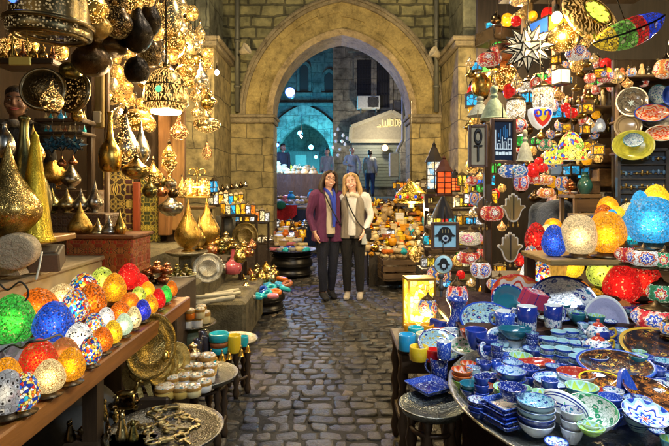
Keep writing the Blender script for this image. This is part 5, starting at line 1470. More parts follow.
# ================================================================== LOW TRAY TABLES, LEFT
TRAYM = brass(.33, .22, .6, 'tin_tray', 70.0)
def turned_leg(mb, x, y, z0, z1, r=.018):
 n = 9
 mb.lathe([(r * (1.35 if i % 2 else .75), z0 + (z1 - z0) * i / n) for i in range(n + 1)], 8, M=T(x, y, 0))
def tray_table(x, y, z, R, label, stand='legs', col=(.45, .46, .44), anchor=None, n=6, standmat=None):
 t = thing('tray_table', label, 'tray table', (x, y, 0), (0, 0, rnd.uniform(0, 2)), None, anchor)
 mb = MB(); mb.lathe([(0, z - .012), (R * .9, z - .012), (R, z + .014), (R * .985, z + .018), (R * .9, z), (0, z)], 40); mb.build('tray', TRAYM, t, col=col)
 mb = MB()
 if stand == 'legs':
  for i in range(n): turned_leg(mb, R * .62 * cos(i * 2 * pi / n), R * .62 * sin(i * 2 * pi / n), 0, z - .013)
  mb.torus(R * .62, .011, 24, 5, M=T(0, 0, z * .35)); mb.torus(R * .62, .011, 24, 5, M=T(0, 0, z * .85))
 else:
  mb.lathe(sprof([(R * .68, 0), (R * .78, z * .15), (R * .7, z * .3), (R * .82, z * .5), (R * .7, z * .75), (R * .78, z - .014)], 3), 28)
  for q in (.12, .45, .8): mb.torus(R * .78, .012, 28, 6, M=T(0, 0, z * q))
 mb.build('stand' if stand == 'legs' else 'drum_base', standmat or WD, t)
 return t
def on(kd, name, px, py, z, w, h, col, label, cat, group=None, anchor=None, **k):
 D = GD(py, z)
 return put_at(kd, name, G(px, py, z), W(w, D), W(h, D), col, label, cat, group, anchor, **k)
ZT = .37
tray_table(-.72, 2.14, ZT, .245, 'nearest round tin tray table heaped with flat brass keys and figurines', col=(.26, .26, .23), anchor='the nearest left tray')
tray_table(-.735, 2.78, ZT, .2, 'round tin tray table with painted round boxes and leaning brass plates', col=(.26, .27, .26), anchor='the tray of round boxes')
tray_table(-.705, 3.46, .36, .175, 'round tin tray table on turned dark legs with a turquoise box tower', col=(.3, .31, .28), anchor='the tray with the turquoise tower')
# brass keys lying flat
def key_geo(v):
 mb = MB()
 if v == 0:      # looped cross
  mb.torus(.22, .05, 18, 6, M=T(0, .28, 0) @ SCL(.8, 1.1, 1)); mb.box((0, -.22, 0), (.12, .56, .08), bev=.02); mb.box((0, .02, 0), (.46, .11, .08), bev=.02)
 else:           # bottle opener with figure handle
  mb.torus(.17, .06, 16, 6, M=T(0, .33, 0)); mb.box((0, -.08, 0), (.13, .5, .08), bev=.03); mb.sph((0, -.38, 0), (.12, .13, .06), 10, 6); mb.box((0, -.2, 0), (.34, .07, .07), bev=.02)
 return mb.build('brass_key', BRASSD)
KIND['key0'] = lambda: key_geo(0)
KIND['key1'] = lambda: key_geo(1)
kk = 0
for px, py, a in ((148, 436, .3), (160, 441, 1.9), (172, 437, 2.4), (184, 440, .8), (140, 425, 1.2), (153, 425, 2.0), (165, 427, .5), (177, 428, 1.5), (190, 429, 2.6), (158, 415, 1.1), (169, 416, 2.2), (180, 418, .2), (191, 419, 1.0), (166, 408, 1.8), (178, 409, .6)):
 kk += 1
 on('key%d' % (kk % 2), 'brass_key', px, py, ZT + .005 + .004 * (kk % 3), 26, 24, (.62, .50, .22), 'flat brass %s on the nearest left tray' % ('bottle opener key' if kk % 2 else 'looped cross key'), 'brass key', 'flat brass keys on the nearest left tray', rz=a)
def deer_geo():
 mb = MB()
 mb.tube([(-.28, 0, .42), (-.1, 0, .45), (.12, 0, .44), (.25, 0, .47)], [.10, .115, .11, .10], 10)
 mb.tube([(.24, 0, .47), (.34, 0, .64), (.38, 0, .78)], [.085, .055, .045], 8); mb.tube([(.35, 0, .79), (.46, 0, .77), (.54, 0, .73)], [.055, .045, .025], 8)
 for sx, sy in ((.22, .06), (.22, -.06), (-.26, .06), (-.26, -.06)): mb.tube([(sx, sy, .42), (sx + (.02 if sx > 0 else -.04), sy, .22), (sx, sy, .0)], [.055, .03, .022], 6)
 for sy in (-1, 1): mb.tube([(.37, sy * .03, .82), (.33, sy * .09, .92), (.36, sy * .14, 1.0)], [.018, .014, .008], 5); mb.tube([(.33, sy * .09, .92), (.40, sy * .1, .97)], [.012, .006], 5)
 mb.tube([(-.34, 0, .45), (-.40, 0, .36)], [.025, .012], 5); mb.box((0, 0, .01), (.75, .22, .03), bev=.008)
 return mb.build('brass_deer', BRASS)
KIND['deer'] = deer_geo
def bird_geo():
 mb = MB()
 mb.sph((0, 0, .38), (.32, .18, .2), 12, 8); mb.tube([(.22, 0, .45), (.34, 0, .66), (.36, 0, .8)], [.1, .06, .06], 8); mb.sph((.38, 0, .84), (.08, .07, .07), 8, 6)
 mb.tube([(.44, 0, .84), (.54, 0, .82)], [.025, .005], 5); mb.tube([(-.28, 0, .42), (-.5, 0, .56)], [(.1, .04), (.05, .02)], 8); mb.lathe([(.16, 0), (.06, .05), (.04, .2)], 10)
 return mb.build('brass_bird', BRASS)
KIND['bird'] = bird_geo
def cat_geo():
 mb = MB()
 mb.lathe(sprof([(0, 0), (.26, .0), (.28, .15), (.2, .4), (.13, .62), (.1, .7)], 3), 12); mb.sph((0, -.03, .8), (.14, .14, .14), 10, 8)
 for sx in (-1, 1): mb.tube([(sx * .08, 0, .88), (sx * .1, 0, 1.0)], [.05, .01], 5); mb.tube([(sx * .1, -.12, .4), (sx * .1, -.2, .02)], [.05, .05], 6)
 return mb.build('brass_figurine', BRASS)
KIND['seated'] = cat_geo
on('deer', 'brass_deer', 126, 409, ZT, 30, 34, 'brass', 'standing brass deer statuette with antlers beside the tray of keys', 'statuette', anchor='the brass deer', rz=.25)
# low crate under the figurines at the bottom edge
mb = MB(); mb.box((-.92, 1.86, ZT / 2 - .01), (.34, .5, ZT - .02), bev=.01); mb.box((-.92, 1.86, ZT - .006), (.36, .52, .012), bev=.004)
tag(mb.build('wooden_crate', WDX), 'low dark wooden crate under the brass figurines at the bottom edge', 'crate', None, 'the figurine crate')
for i, (px, py, w, h, kd, col) in enumerate(((84, 440, 22, 26, 'bird', 'bronze'), (96, 432, 20, 26, 'seated', 'bronze'), (108, 438, 22, 24, 'deer', 'bronze'), (116, 426, 18, 22, 'bird', 'brass'), (122, 440, 22, 30, 'seated', 'pale'), (104, 420, 16, 22, 'seated', 'brass'), (92, 418, 16, 20, 'bird', 'brass'), (133, 441, 20, 22, 'seated', 'olive'), (70, 441, 20, 22, 'seated', 'bronze'), (114, 414, 14, 16, 'bird', 'bronze'))):
 on(kd, {'bird': 'brass_bird', 'seated': 'brass_figurine', 'deer': 'brass_deer'}[kd], px, py, ZT, w, h, col, '%s %s statuette on the figurine crate' % ({'bronze': 'dark bronze', 'brass': 'brass', 'pale': 'pale brass', 'olive': 'olive brass'}[col], {'bird': 'bird', 'seated': 'seated cat', 'deer': 'deer'}[kd]), 'statuette', 'small statuettes on the figurine crate')
for px, py, w in ((131, 404, 19), (142, 398, 18), (152, 394, 16)):
 on('solo_pot', 'brass_pot', px, py, ZT, w, 12, 'bronze', 'low dark bronze pot in the row behind the nearest left tray', 'pot', 'dark pots behind the nearest left tray')
mb = MB(); mb.lathe(sprof([(0, 0), (.36, .02), (.5, .3), (.5, .7), (.38, .95), (.3, 1.0)], 4), 28)
tag(mb.build('stone_urn', plain((.10, .095, .08), .8, name='grey_urn', var=.6, sc=3.0, bmp=.4), loc=(-1.26, 2.42, 0), scale=(.44, .44, .42)), 'large grey rounded urn standing under the plank bench', 'urn')
# leaning brass plates
EPL = brass(.3, .5, .45, 'chased_plate', 30.0)
def plate_kind():
 mb = MB(); mb.lathe([(0, -.01), (.46, -.015), (.5, .015), (.49, .03), (.44, .008), (.30, .0), (.28, .014), (.26, .0), (0, .008)], 40)
 return mb.build('brass_plate', EPL)
KIND['plate'] = plate_kind
def lean_plate(px, py, D, w, h, tilt, rz, col, label, anchor=None):
 p = P(px, py, D)
 put_at('plate', 'brass_plate', p, W(h, D), W(h, D), col, label, 'plate', 'leaning brass plates', anchor, rot=(pi / 2 - tilt, 0, rz))
mb = MB(); mb.box((-.93, 2.62, .2), (.26, .42, .40), bev=.01)
tag(mb.build('support_crate', WDX), 'dark crate propping up the leaning brass plates beside the plank bench', 'crate')
lean_plate(151, 346, 2.45, 34, 64, .15, 1.05, (.42, .32, .12), 'largest chased brass plate leaning against the end of the plank bench', 'the largest leaning plate')
lean_plate(162, 366, 2.56, 30, 40, .2, 1.0, (.48, .37, .13), 'medium chased brass plate leaning in front of the largest')
lean_plate(174, 360, 2.70, 24, 36, .25, .8, (.6, .45, .15), 'small chased brass plate rightmost of the leaning plates by the bench')
HAMSA = [(0, 0), (.12, .02), (.22, .10), (.29, .24), (.34, .38), (.42, .46), (.50, .50), (.48, .57), (.40, .58), (.33, .56), (.31, .62), (.31, .78), (.28, .83), (.23, .83), (.205, .78), (.195, .66), (.185, .88), (.16, .93), (.11, .93), (.085, .88), (.075, .74), (.065, .95), (.04, 1.0), (0, 1.0)]
HAMSA = HAMSA + [(-x, z) for x, z in reversed(HAMSA[1:-1])]
def hand_plate():
 mb = MB()
 out = [(0, 1.0), (-.2, .98), (-.36, .84), (-.40, .6), (-.36, .34), (-.34, .0), (-.24, -.02), (-.2, .3), (-.13, .42), (-.11, .04), (-.0, .02), (.02, .42), (.1, .42), (.13, .1), (.24, .1), (.28, .5), (.38, .62), (.36, .84), (.2, .98)]
 mb.prism(out, .05); mb.sph((0, -.03, .72), (.2, .04, .18), 12, 8)
 return mb.build('hand_plate', EPL)
KIND['handp'] = hand_plate
put_at('handp', 'hand_plate', P(146, 405, 2.42), W(36, 2.42), W(46, 2.42), (.60, .45, .17), 'brass plate shaped like an open hand leaning by the round boxes', 'plate', None, None, rot=(-.35, -.25, .5))
put_at('solo_egg', 'brass_pot', P(165, 362, 2.52), W(10, 2.52), W(12, 2.52), 'gold', 'tiny bright gold egg pot in front of the medium leaning plate', 'pot')
# round boxes
def tin_kind():
 root = bpy.data.objects.new('round_box', None); COLL.objects.link(root); root.empty_display_size = .03
 mb = MB(); mb.lathe([(.44, 0), (.5, .05), (.5, .55), (.47, .6)], 20); mb.build('box_body', cer('tint'), root)
 mb = MB(); mb.lathe([(.5, .58), (.52, .62), (.5, .82), (.38, .96), (.15, 1.02), (0, 1.0)], 20); mb.build('lid', cer('floral', (.74, .68, .52), (.42, .22, .05), (.04, .25, .28), (.55, .10, .03), 2.6), root)
 mb = MB(); mb.torus(.505, .03, 22, 5, M=T(0, 0, .59)); mb.build('brass_band', plain((.6, .42, .14), .3, 1.0, name='band'), root)
 return root
KIND['tin'] = tin_kind
for i, (px, py, w, h, col) in enumerate(((165, 398, 20, 14, 'gold'), (181, 397, 16, 13, 'gold'), (193, 396, 16, 12, 'cream'), (204, 391, 15, 12, 'white'), (172, 388, 15, 13, 'cream'), (184, 386, 15, 13, 'white'), (196, 385, 15, 12, 'cream'), (208, 382, 14, 12, 'white'), (177, 378, 14, 13, 'gold'), (187, 376, 14, 13, 'cream'), (197, 375, 14, 12, 'tan'), (210, 374, 14, 11, 'gold'), (185, 367, 13, 12, 'white'), (195, 365, 13, 12, 'cream'))):
 on('tin', 'round_box', px, py, ZT + .005, w, h, col, '%s round painted box on the tray of round boxes' % {'gold': 'golden', 'cream': 'cream', 'white': 'white', 'tan': 'tan'}[col], 'round box', 'round painted boxes on the tray')
on('tin', 'round_box', 207, 368, ZT + .005, 18, 15, 'turquoise', 'bright turquoise round box at the back of the tray of round boxes', 'round box', 'round painted boxes on the tray', 'the turquoise round box')
on('solo_pot', 'brass_pot', 193, 360, ZT + .005, 16, 18, 'pale', 'pale carved pot with spout behind the round boxes', 'pot')
# turquoise tower and cups
def drumcup():
 mb = MB(); mb.lathe([(.46, 0), (.5, .06), (.5, .92), (.48, 1), (.42, 1), (.42, .6), (0, .55)], 24)
 return mb.build('painted_cup', cer('tint'))
KIND['cup'] = drumcup
z3 = .36
D3 = GD(352, z3); b3 = G(219, 353, z3)
for i, (c, hh) in enumerate((('turquoise', .042), ('brick', .03), ('turquoise', .05))):
 put_at('cup', 'painted_cup', b3 + Vector((0, 0, (0, .045, .078)[i])), .115 + .006 * i, hh, c, '%s drum cup in the painted tower on its round tray' % ('lowest turquoise', 'middle brick red', 'topmost turquoise')[i], 'cup', 'stacked drum cups', 'the turquoise tower' if i == 2 else None)
on('cup', 'painted_cup', 234, 352, z3, 14, 17, 'yellow', 'pale yellow cup right of the turquoise tower', 'cup')
on('cup', 'painted_cup', 244, 346, z3, 9, 10, 'turquoise', 'small turquoise cup at the rim right of the yellow cup', 'cup')
KIND['glasscup'] = lambda: MB().lathe([(.36, 0), (.4, .05), (.46, .5), (.5, 1), (.45, 1), (.4, .5), (.3, .1), (0, .1)], 20).build('tea_glass', plain(None, .1, name='smoked_glass', coat=.8))
for px, py in ((198, 356), (206, 353), (203, 348)): on('glasscup', 'tea_glass', px, py, z3, 9, 17, (.06, .05, .06), 'smoky dark tea glass left of the turquoise tower', 'glass', 'smoky tea glasses')
KIND['bell'] = lambda: MB().lathe(sprof([(.5, 0), (.44, .08), (.34, .3), (.26, .55), (.14, .68), (.07, .74), (.07, .84), (.12, .92), (.05, 1.0)], 3), 16).build('hand_bell', BRASS)
for px, py, w, h in ((211, 360, 8, 11), (222, 361, 8, 11), (195, 361, 8, 10), (241, 356, 7, 10), (248, 352, 6, 9), (229, 359, 7, 9), (216, 363, 7, 8)): on('bell', 'hand_bell', px, py, z3, w, h, 'gold', 'tiny gold hand bell at the foot of the turquoise tower', 'bell', 'tiny hand bells')
# orange and white cups on a green stool
pt = thing('low_stool', 'low green metal drum stool with a dark tray of orange and white cups', 'stool', (-1.125, 3.92, 0), anchor='the green drum stool')
mb = MB(); mb.lathe(sprof([(.13, 0), (.15, .03), (.15, .25), (.13, .30), (.10, .34)], 3), 24); mb.build('drum_base', plain((.10, .12, .06), .5, .3, name='green_drum'), pt)
mb = MB(); mb.lathe([(0, .345), (.16, .345), (.20, .362), (.195, .37), (.16, .355), (0, .355)], 32); mb.build('tray', TRAYM, pt, col=(.22, .2, .15))
z4 = .357
for i, (px, py, c) in enumerate(((178, 325, 'orange'), (187, 328, 'white'), (197, 327, 'white'), (205, 323, 'cream'), (182, 319, 'white'), (192, 318, 'orange'), (201, 317, 'white'))):
 on('tin', 'round_box', px, py, z4, 11, 13, c, '%s round box on the green drum stool' % {'orange': 'orange', 'white': 'white', 'cream': 'cream'}[c], 'round box', 'round boxes on the green drum stool')
 if i < 3: on('tin', 'round_box', px + 3, py - 9, z4 + .075, 10, 11, ('white', 'orange', 'cream')[i], '%s round box topping the pile on the green drum stool' % ('white', 'orange', 'cream')[i], 'round box', 'round boxes on the green drum stool')
KIND['bundle'] = lambda: MB().tube([(-.5, 0, .1), (.5, 0, .16)], .06, 6).tube([(-.48, .1, .08), (.52, -.05, .2)], .06, 6).tube([(-.5, -.1, .08), (.5, .12, .12)], .05, 6).tube([(-.45, .02, .22), (.5, .05, .28)], .05, 6).build('flute_bundle', plain((.5, .46, .32), .6, name='reed'))
put('bundle', 'flute_bundle', 210, 306, 4.25, 46, 40, None, 'bundle of pale reed flutes lying on the lowest stone step', 'flutes', rz=.25)
put('bundle', 'flute_bundle', 222, 300, 4.6, 36, 30, None, 'second bundle of pale reed flutes nearer the street', 'flutes', rz=.5)
# goods on the stone steps
for px, py, w, h, c in ((148, 276, 12, 12, 'copper'), (157, 273, 13, 13, 'copper'), (167, 274, 12, 12, 'copper'), (152, 284, 12, 10, 'bronze'), (163, 283, 12, 11, 'copper')):
 put('solo_pot', 'brass_pot', px, py, 3.75, w, h, c, '%s pot with lid behind the red glass lamps' % ('gleaming copper' if c == 'copper' else 'dark bronze'), 'pot', 'copper pots by the stone steps')
mb = MB(); mb.box((-1.28, 3.78, .35), (.34, .5, .70), bev=.01)
tag(mb.build('wooden_crate', WDX), 'dark wooden crate carrying the copper pots beside the stone steps', 'crate')
def bowlk(name, mat):
 return lambda: MB().lathe([(.2, 0), (.3, .06), (.5, .9), (.5, 1), (.46, .98), (.28, .2), (0, .14)], 28).build(name, mat)
KIND['tinbowl'] = bowlk('metal_bowl', TRAYM)
put('tinbowl', 'metal_bowl', 181, 283, 4.15, 31, 9, 'silver', 'shallow silver bowl of small olive pots on the stone steps', 'bowl', None, 'the silver bowl')
for px, py, w in ((172, 278, 9), (181, 280, 9), (190, 278, 9), (177, 273, 8), (186, 273, 8)): put('solo_pot', 'brass_pot', px, py, 4.15, w, 10, 'olive', 'small olive pot in the silver bowl on the steps', 'pot', 'olive pots in the silver bowl')
KIND['basket'] = bowlk('round_basket', cloth((.55, .45, .34), name='basket_weave'))
put('basket', 'round_basket', 180, 300, 4.0, 30, 11, None, 'pale round basket dish with a pinkish rim below the silver bowl', 'basket')
lean_plate(208, 268, 4.6, 26, 30, .25, .25, (.55, .53, .42), 'silver chased plate leaning on the stone steps', 'the silver chased plate')
lean_plate(245, 236, 6.4, 27, 27, .12, -.1, (.42, .33, .13), 'dark brass chased plate standing behind the pink vase')
tr = thing('display_rack', 'low dark slanted rack of small brass pots beside the stone steps', 'rack', (P(226, 190, 5.75).x, 5.75, 0), anchor='the slanted pot rack')
mb = MB()
a, b = P(210, 268, 5.75), P(252, 250, 5.75)
mb.box((0, 0, (a.z + b.z) / 2), (W(40, 5.75), .42, .02), M=RX(.25), bev=.005); mb.build('board', WDX, tr)
for sx in (-1, 1):
 for sy in (-1, 1): MB().box((sx * W(17, 5.75), sy * .17, a.z / 2 + .03), (.035, .035, a.z + .06)).build('leg', WD, tr)
r_ = random.Random(12)
for i, (px, py, w) in enumerate(((207, 246, 12), (217, 243, 12), (226, 241, 12), (212, 252, 13), (222, 250, 13), (232, 247, 12), (240, 259, 13), (249, 253, 11), (244, 250, 12), (252, 246, 10), (236, 252, 12))):
 put('solo_pot' if i % 3 else 'solo_bulb', 'brass_pot', px, py + 4, 5.6 + (250 - py) * .04, w, w * 1.15, ('brass', 'gold', 'pale', 'copper', 'olive')[i % 5 if i < 6 else (3 if i % 2 else 0)], 'small %s pot on the slanted pot rack' % ('brass', 'gold', 'pale brass', 'copper', 'olive')[i % 5 if i < 6 else (3 if i % 2 else 0)], 'pot', 'small pots on the slanted rack')
put('bottle', 'small_vase', 233, 274, 5.45, 18, 26, (.50, .10, .13), 'dusty pink drop shaped vase at the front of the slanted pot rack', 'vase', None, 'the pink vase')
put('solo_bulb', 'steel_cup', 220, 275, 5.4, 16, 18, 'steel', 'grey metal cup lying beside the pink vase', 'cup')
mb = MB(); mb.lathe([(.4, 0), (.5, 1), (.46, 1), (.36, .05), (0, .05)], 20)
tag(mb.build('metal_bucket', plain((.16, .16, .14), .5, .6, name='zinc'), loc=P(226, 240, 6.9), scale=(W(20, 6.9), W(20, 6.9), W(24, 6.9))), 'dull grey zinc bucket behind the big golden teardrops', 'bucket')
# drum tables along the street
tray_table(P(262, 0, 5.85).x, 5.85, .30, .33, 'dark drum table with brass burners and turquoise bracelets beside the stone steps', 'drum', (.10, .10, .10), 'the first dark drum table', standmat=plain((.02, .018, .016), .35, .4, name='black_drum'))
tray_table(P(292, 0, 8.2).x, 8.2, .42, .42, 'dark drum table of pastel trinkets farther along the left side', 'drum', (.10, .10, .10), 'the farther dark drum table', standmat=plain((.02, .018, .016), .35, .4, name='black_drum'))
for i, (px, py, w, h, c) in enumerate(((246, 291, 11, 13, 'pale'), (253, 285, 12, 15, 'gold'), (261, 282, 13, 17, 'brass'), (270, 281, 13, 18, 'pale'), (250, 279, 11, 14, 'copper'), (257, 275, 11, 15, 'pale'), (266, 273, 11, 15, 'gold'), (274, 275, 11, 14, 'brass'), (243, 284, 10, 13, 'brass'))):
 on('solo_pot' if i % 2 else 'solo_bulb', 'brass_pot', px, py + 3, .31, w, h, c, '%s burner pot on the first dark drum table' % {'pale': 'pale brass', 'gold': 'gold', 'brass': 'dull brass', 'copper': 'copper'}[c], 'pot', 'burner pots on the drum table')
def bangle():
 return MB().torus(.36, .14, 16, 8).build('bangle', plain(None, .3, name='glazed_bangle', coat=.5))
KIND['bangle'] = bangle
for i, (px, py, c) in enumerate(((258, 296, 'turquoise'), (267, 294, 'turquoise'), (276, 292, 'orange'), (285, 289, 'turquoise'), (262, 290, 'blue'), (271, 288, 'turquoise'), (280, 285, 'cyan'), (287, 284, 'brick'), (273, 296, 'pink'), (266, 285, 'cyan'), (282, 279, 'orange'), (250, 297, 'grey'))):
 on('bangle', 'bangle', px, py, .325 + .008 * (i % 3), 12, 16, c, '%s glazed bangle on the first dark drum table' % c, 'bangle', 'bangles on the drum table', rot=(rnd.uniform(-.4, .4), rnd.uniform(-.4, .4), 0))
# ================================================================== SOUVENIR STALLS DOWN THE STREET
def pouch(): return MB().lathe(sprof([(0, 0), (.4, .03), (.5, .3), (.34, .62), (.14, .78), (.26, .95), (.2, 1.0)], 3), 12).build('trinket_pouch', cloth(None, name='tinted_pouch'))
def camel():
 mb = MB(); mb.tube([(-.32, 0, .5), (-.1, 0, .55), (.2, 0, .5)], [.12, .17, .13], 8); mb.sph((-.05, 0, .68), (.14, .1, .14), 8, 6)
 mb.tube([(.2, 0, .52), (.36, 0, .56), (.42, 0, .82)], [.1, .06, .05], 7); mb.tube([(.4, 0, .86), (.54, 0, .83)], [.06, .035], 6)
 for sx, sy in ((.16, .07), (.16, -.07), (-.26, .07), (-.26, -.07)): mb.tube([(sx, sy, .48), (sx, sy, 0)], [.06, .03], 6)
 return mb.build('toy_camel', plain(None, .6, name='painted_wood'))
def scarab():
 mb = MB(); mb.sph((0, 0, .3), (.36, .5, .42), 12, 8); mb.sph((0, -.45, .22), (.22, .16, .2), 8, 6); mb.box((0, 0, .04), (.6, .9, .08), bev=.03)
 return mb.build('stone_scarab', plain(None, .35, name='glazed_stone', coat=.4))
def jar(): return MB().lathe(sprof([(.3, 0), (.36, .03), (.5, .35), (.42, .6), (.26, .72), (.34, .8), (.3, .86), (.2, 1.0), (0, 1.02)], 3), 14).build('trinket_jar', plain(None, .35, name='painted_jar', coat=.3))
def pyr(): return MB().lathe([(.6, 0), (0, .9)], 4, smooth=False).build('toy_pyramid', plain(None, .5, name='painted_stone'))
def bagroll(): return MB().tube([(-.5, 0, .3), (.5, 0, .3)], [(.26, .26), (.3, .28)], 10).torus(.2, .05, 12, 5, M=T(.4, 0, .4) @ RX(pi / 2)).build('rolled_cloth', cloth(None, name='tinted_cloth'))
def pottile(): return MB().lathe([(.3, 0), (.5, .5), (.46, .5), (.2, .12), (0, .1)], 14).build('trinket_bowl', cer('tint'))
def tinbox(): return MB().box((0, 0, .3), (.9, .7, .55), bev=.05).box((0, 0, .62), (.94, .74, .14), bev=.04).build('trinket_box', plain(None, .4, name='painted_box', coat=.3))
for f in (pottile, tinbox, pouch, camel, scarab, jar, pyr, bagroll): KIND[f.__name__] = f
NM = dict(solo_pot='brass_pot', mini_lantern='small_lantern', pottile='trinket_bowl', tinbox='trinket_box', pouch='trinket_pouch', camel='toy_camel', scarab='stone_scarab', jar='trinket_jar', pyr='toy_pyramid', bagroll='rolled_cloth')
NL = dict(solo_pot='metal pot', mini_lantern='lit lantern', pottile='small bowl', tinbox='small box', pouch='drawstring pouch', camel='toy camel', scarab='scarab', jar='lidded jar', pyr='toy pyramid', bagroll='rolled cloth')
def jumble(cells, D_of, z_of, cols, kinds_, where, group, size=(8, 12), seed=1):
 r = random.Random(seed)
 for px, py in cells:
  kd = r.choice(kinds_); c = r.choice(cols)
  D = D_of(px, py)
  w = r.uniform(*size); h = w * r.uniform(.85, 1.3)
  if kd in ('scarab', 'bagroll'): h = w * .75
  put(kd, NM[kd], px + r.uniform(-1.5, 1.5), py + r.uniform(-.8, .8), D, w, h, c, '%s %s %s' % (c, NL[kd], where), NL[kd], group, rz=r.uniform(0, 6))
def stall(x0, x1, y0, y1, z0, z1, label, anchor, skirt):
 t = thing('souvenir_stall', label, 'stall', ((x0 + x1) / 2, (y0 + y1) / 2, 0), anchor=anchor)
 cx, cy = (x0 + x1) / 2, (y0 + y1) / 2
 mb = MB(); vs = [(x0 - cx, y0 - cy, z0), (x1 - cx, y0 - cy, z0), (x1 - cx, y1 - cy, z1), (x0 - cx, y1 - cy, z1)]
 mb.add(vs + [(x, y, z - .03) for x, y, z in vs], [(0, 1, 2, 3), (7, 6, 5, 4), (4, 5, 1, 0), (5, 6, 2, 1), (6, 7, 3, 2), (7, 4, 0, 3)], 0, False); mb.build('sloping_top', WDX, t)
 mb = MB(); n = 24
 def fold(p, q, zp, zq):
  out = []
  for i in range(n + 1):
   u = i / n; d = Vector((q[0] - p[0], q[1] - p[1], 0)).normalized(); nrm = Vector((d.y, -d.x, 0))
   off = nrm * (.012 + .012 * sin(i * 1.9))
   out.append((p[0] + (q[0] - p[0]) * u + off.x, p[1] + (q[1] - p[1]) * u + off.y, zp + (zq - zp) * u - .032))
  vs = out + [(x, y, .01) for x, y, z in out]
  mb.add(vs, [(i, i + 1, n + 2 + i, n + 1 + i) for i in range(n)], 0, True)
 A_, B_, C_, E_ = (x0 - cx, y0 - cy), (x1 - cx, y0 - cy), (x1 - cx, y1 - cy), (x0 - cx, y1 - cy)
 fold(A_, B_, z0, z0); fold(E_, A_, z1, z0); fold(B_, C_, z0, z1)
 mb.build('skirt', skirt, t)
 return t
# right: sloping stall between the gate and the lantern shop
stall(.5, 1.75, 7.3, 8.9, .50, 1.05, 'long sloping souvenir stall heaped with trinkets right of the two women', 'the right souvenir stall', cloth((.05, .04, .03), name='dark_skirt'))
def dslope(px, py):   # depth where the pixel row meets the sloping board
# board: z = .5 + (D-7.3)*.344 ; Z = 1.4-(py-190)*D/502
 k = (py - HY) / S_PX
 return min(8.8, max(7.33, (1.4 - .5 + 7.3 * .344) / (.344 + k)))
cells = []
for j, py in enumerate(range(256, 205, -5)):
 x0 = 366 + (256 - py) * .12; x1 = 424 - (256 - py) * .05
 n = int((x1 - x0) / 5)
 for i in range(n + 1): cells.append((x0 + (x1 - x0) * i / n + (j % 2) * 2.5, py))
jumble(cells, dslope, None, ['orange', 'cream', 'tan', 'yellow', 'beige', 'amber', 'cream', 'beige', 'brick', 'white', 'tan', 'turquoise', 'amber', 'gold'], ['pouch', 'pottile', 'camel', 'scarab', 'bagroll', 'tinbox', 'solo_pot', 'mini_lantern', 'jar', 'solo_pot'], 'on the right souvenir stall', 'trinkets on the right souvenir stall', (6, 9.5), 4)
# upper boards behind that stall, against the gate jamb
mb = MB(); mb.box((1.55, 9.02 - .35, 1.14), (1.0, .4, .03)); mb.box((1.55, 8.78, 1.42), (1.0, .26, .03))
for x in (1.1, 2.0): mb.box((x, 8.7, .75), (.05, .3, 1.5))
tag(mb.build('trinket_rack', WDX), 'dark two level rack of trinkets against the right gate jamb', 'rack', None, 'the trinket rack')
cells = [(396 + i * 6.5, 204) for i in range(6)] + [(398 + i * 6.2, 188) for i in range(6)]
jumble(cells, lambda px, py: 8.62 if py > 195 else 8.74, None, ['tan', 'orange', 'cream', 'gold', 'amber', 'brick'], ['mini_lantern', 'camel', 'solo_pot', 'jar'], 'on the trinket rack by the gate jamb', 'trinkets on the rack', (7, 10), 9)
KIND['mushroom'] = lambda: MB().lathe(sprof([(.34, 0), (.3, .1), (.22, .45), (.24, .5), (.5, .52), (.46, .66), (.22, .9), (.06, 1.0)], 3), 18).build('clay_lamp', plain((.28, .23, .17), .8, name='unglazed_clay'))
put('mushroom', 'clay_lamp', 391, 281, 7.2, 17, 24, None, 'grey clay lamp with a conical hat standing on the street', 'clay lamp')
def crate_geo():
 mb = MB(); mb.box((0, 0, .02), (1, .9, .04))
 for sy in (-1, 1):
  for k in range(3): mb.box((0, sy * .45, .2 + k * .3), (1, .04, .22))
 for sx in (-1, 1):
  for k in range(3): mb.box((sx * .49, 0, .2 + k * .3), (.03, .88, .22))
  for sy in (-1, 1): mb.box((sx * .45, sy * .4, .5), (.06, .06, .98))
 return mb.build('slatted_crate', wood((.13, .08, .04), axis=0, name='crate_wood'))
KIND['crate'] = crate_geo
put('crate', 'slatted_crate', 396, 278, 7.05, 32, 22, None, 'dark slatted crate of rolled cloths at the front of the right souvenir stall', 'crate', None, 'the slatted crate', rz=.1)
jumble([(384, 258), (391, 259), (398, 258), (405, 259), (388, 254), (396, 253), (403, 254)], lambda a, b: 7.05, None, ['cream', 'turquoise', 'orange', 'beige', 'tan'], ['bagroll'], 'standing in the slatted crate', 'rolled cloths in the slatted crate', (10, 13), 2)
put('jar', 'trinket_jar', 374, 279, 7.9, 14, 20, 'tan', 'tan lidded pot on the street under the right souvenir stall', 'pot')
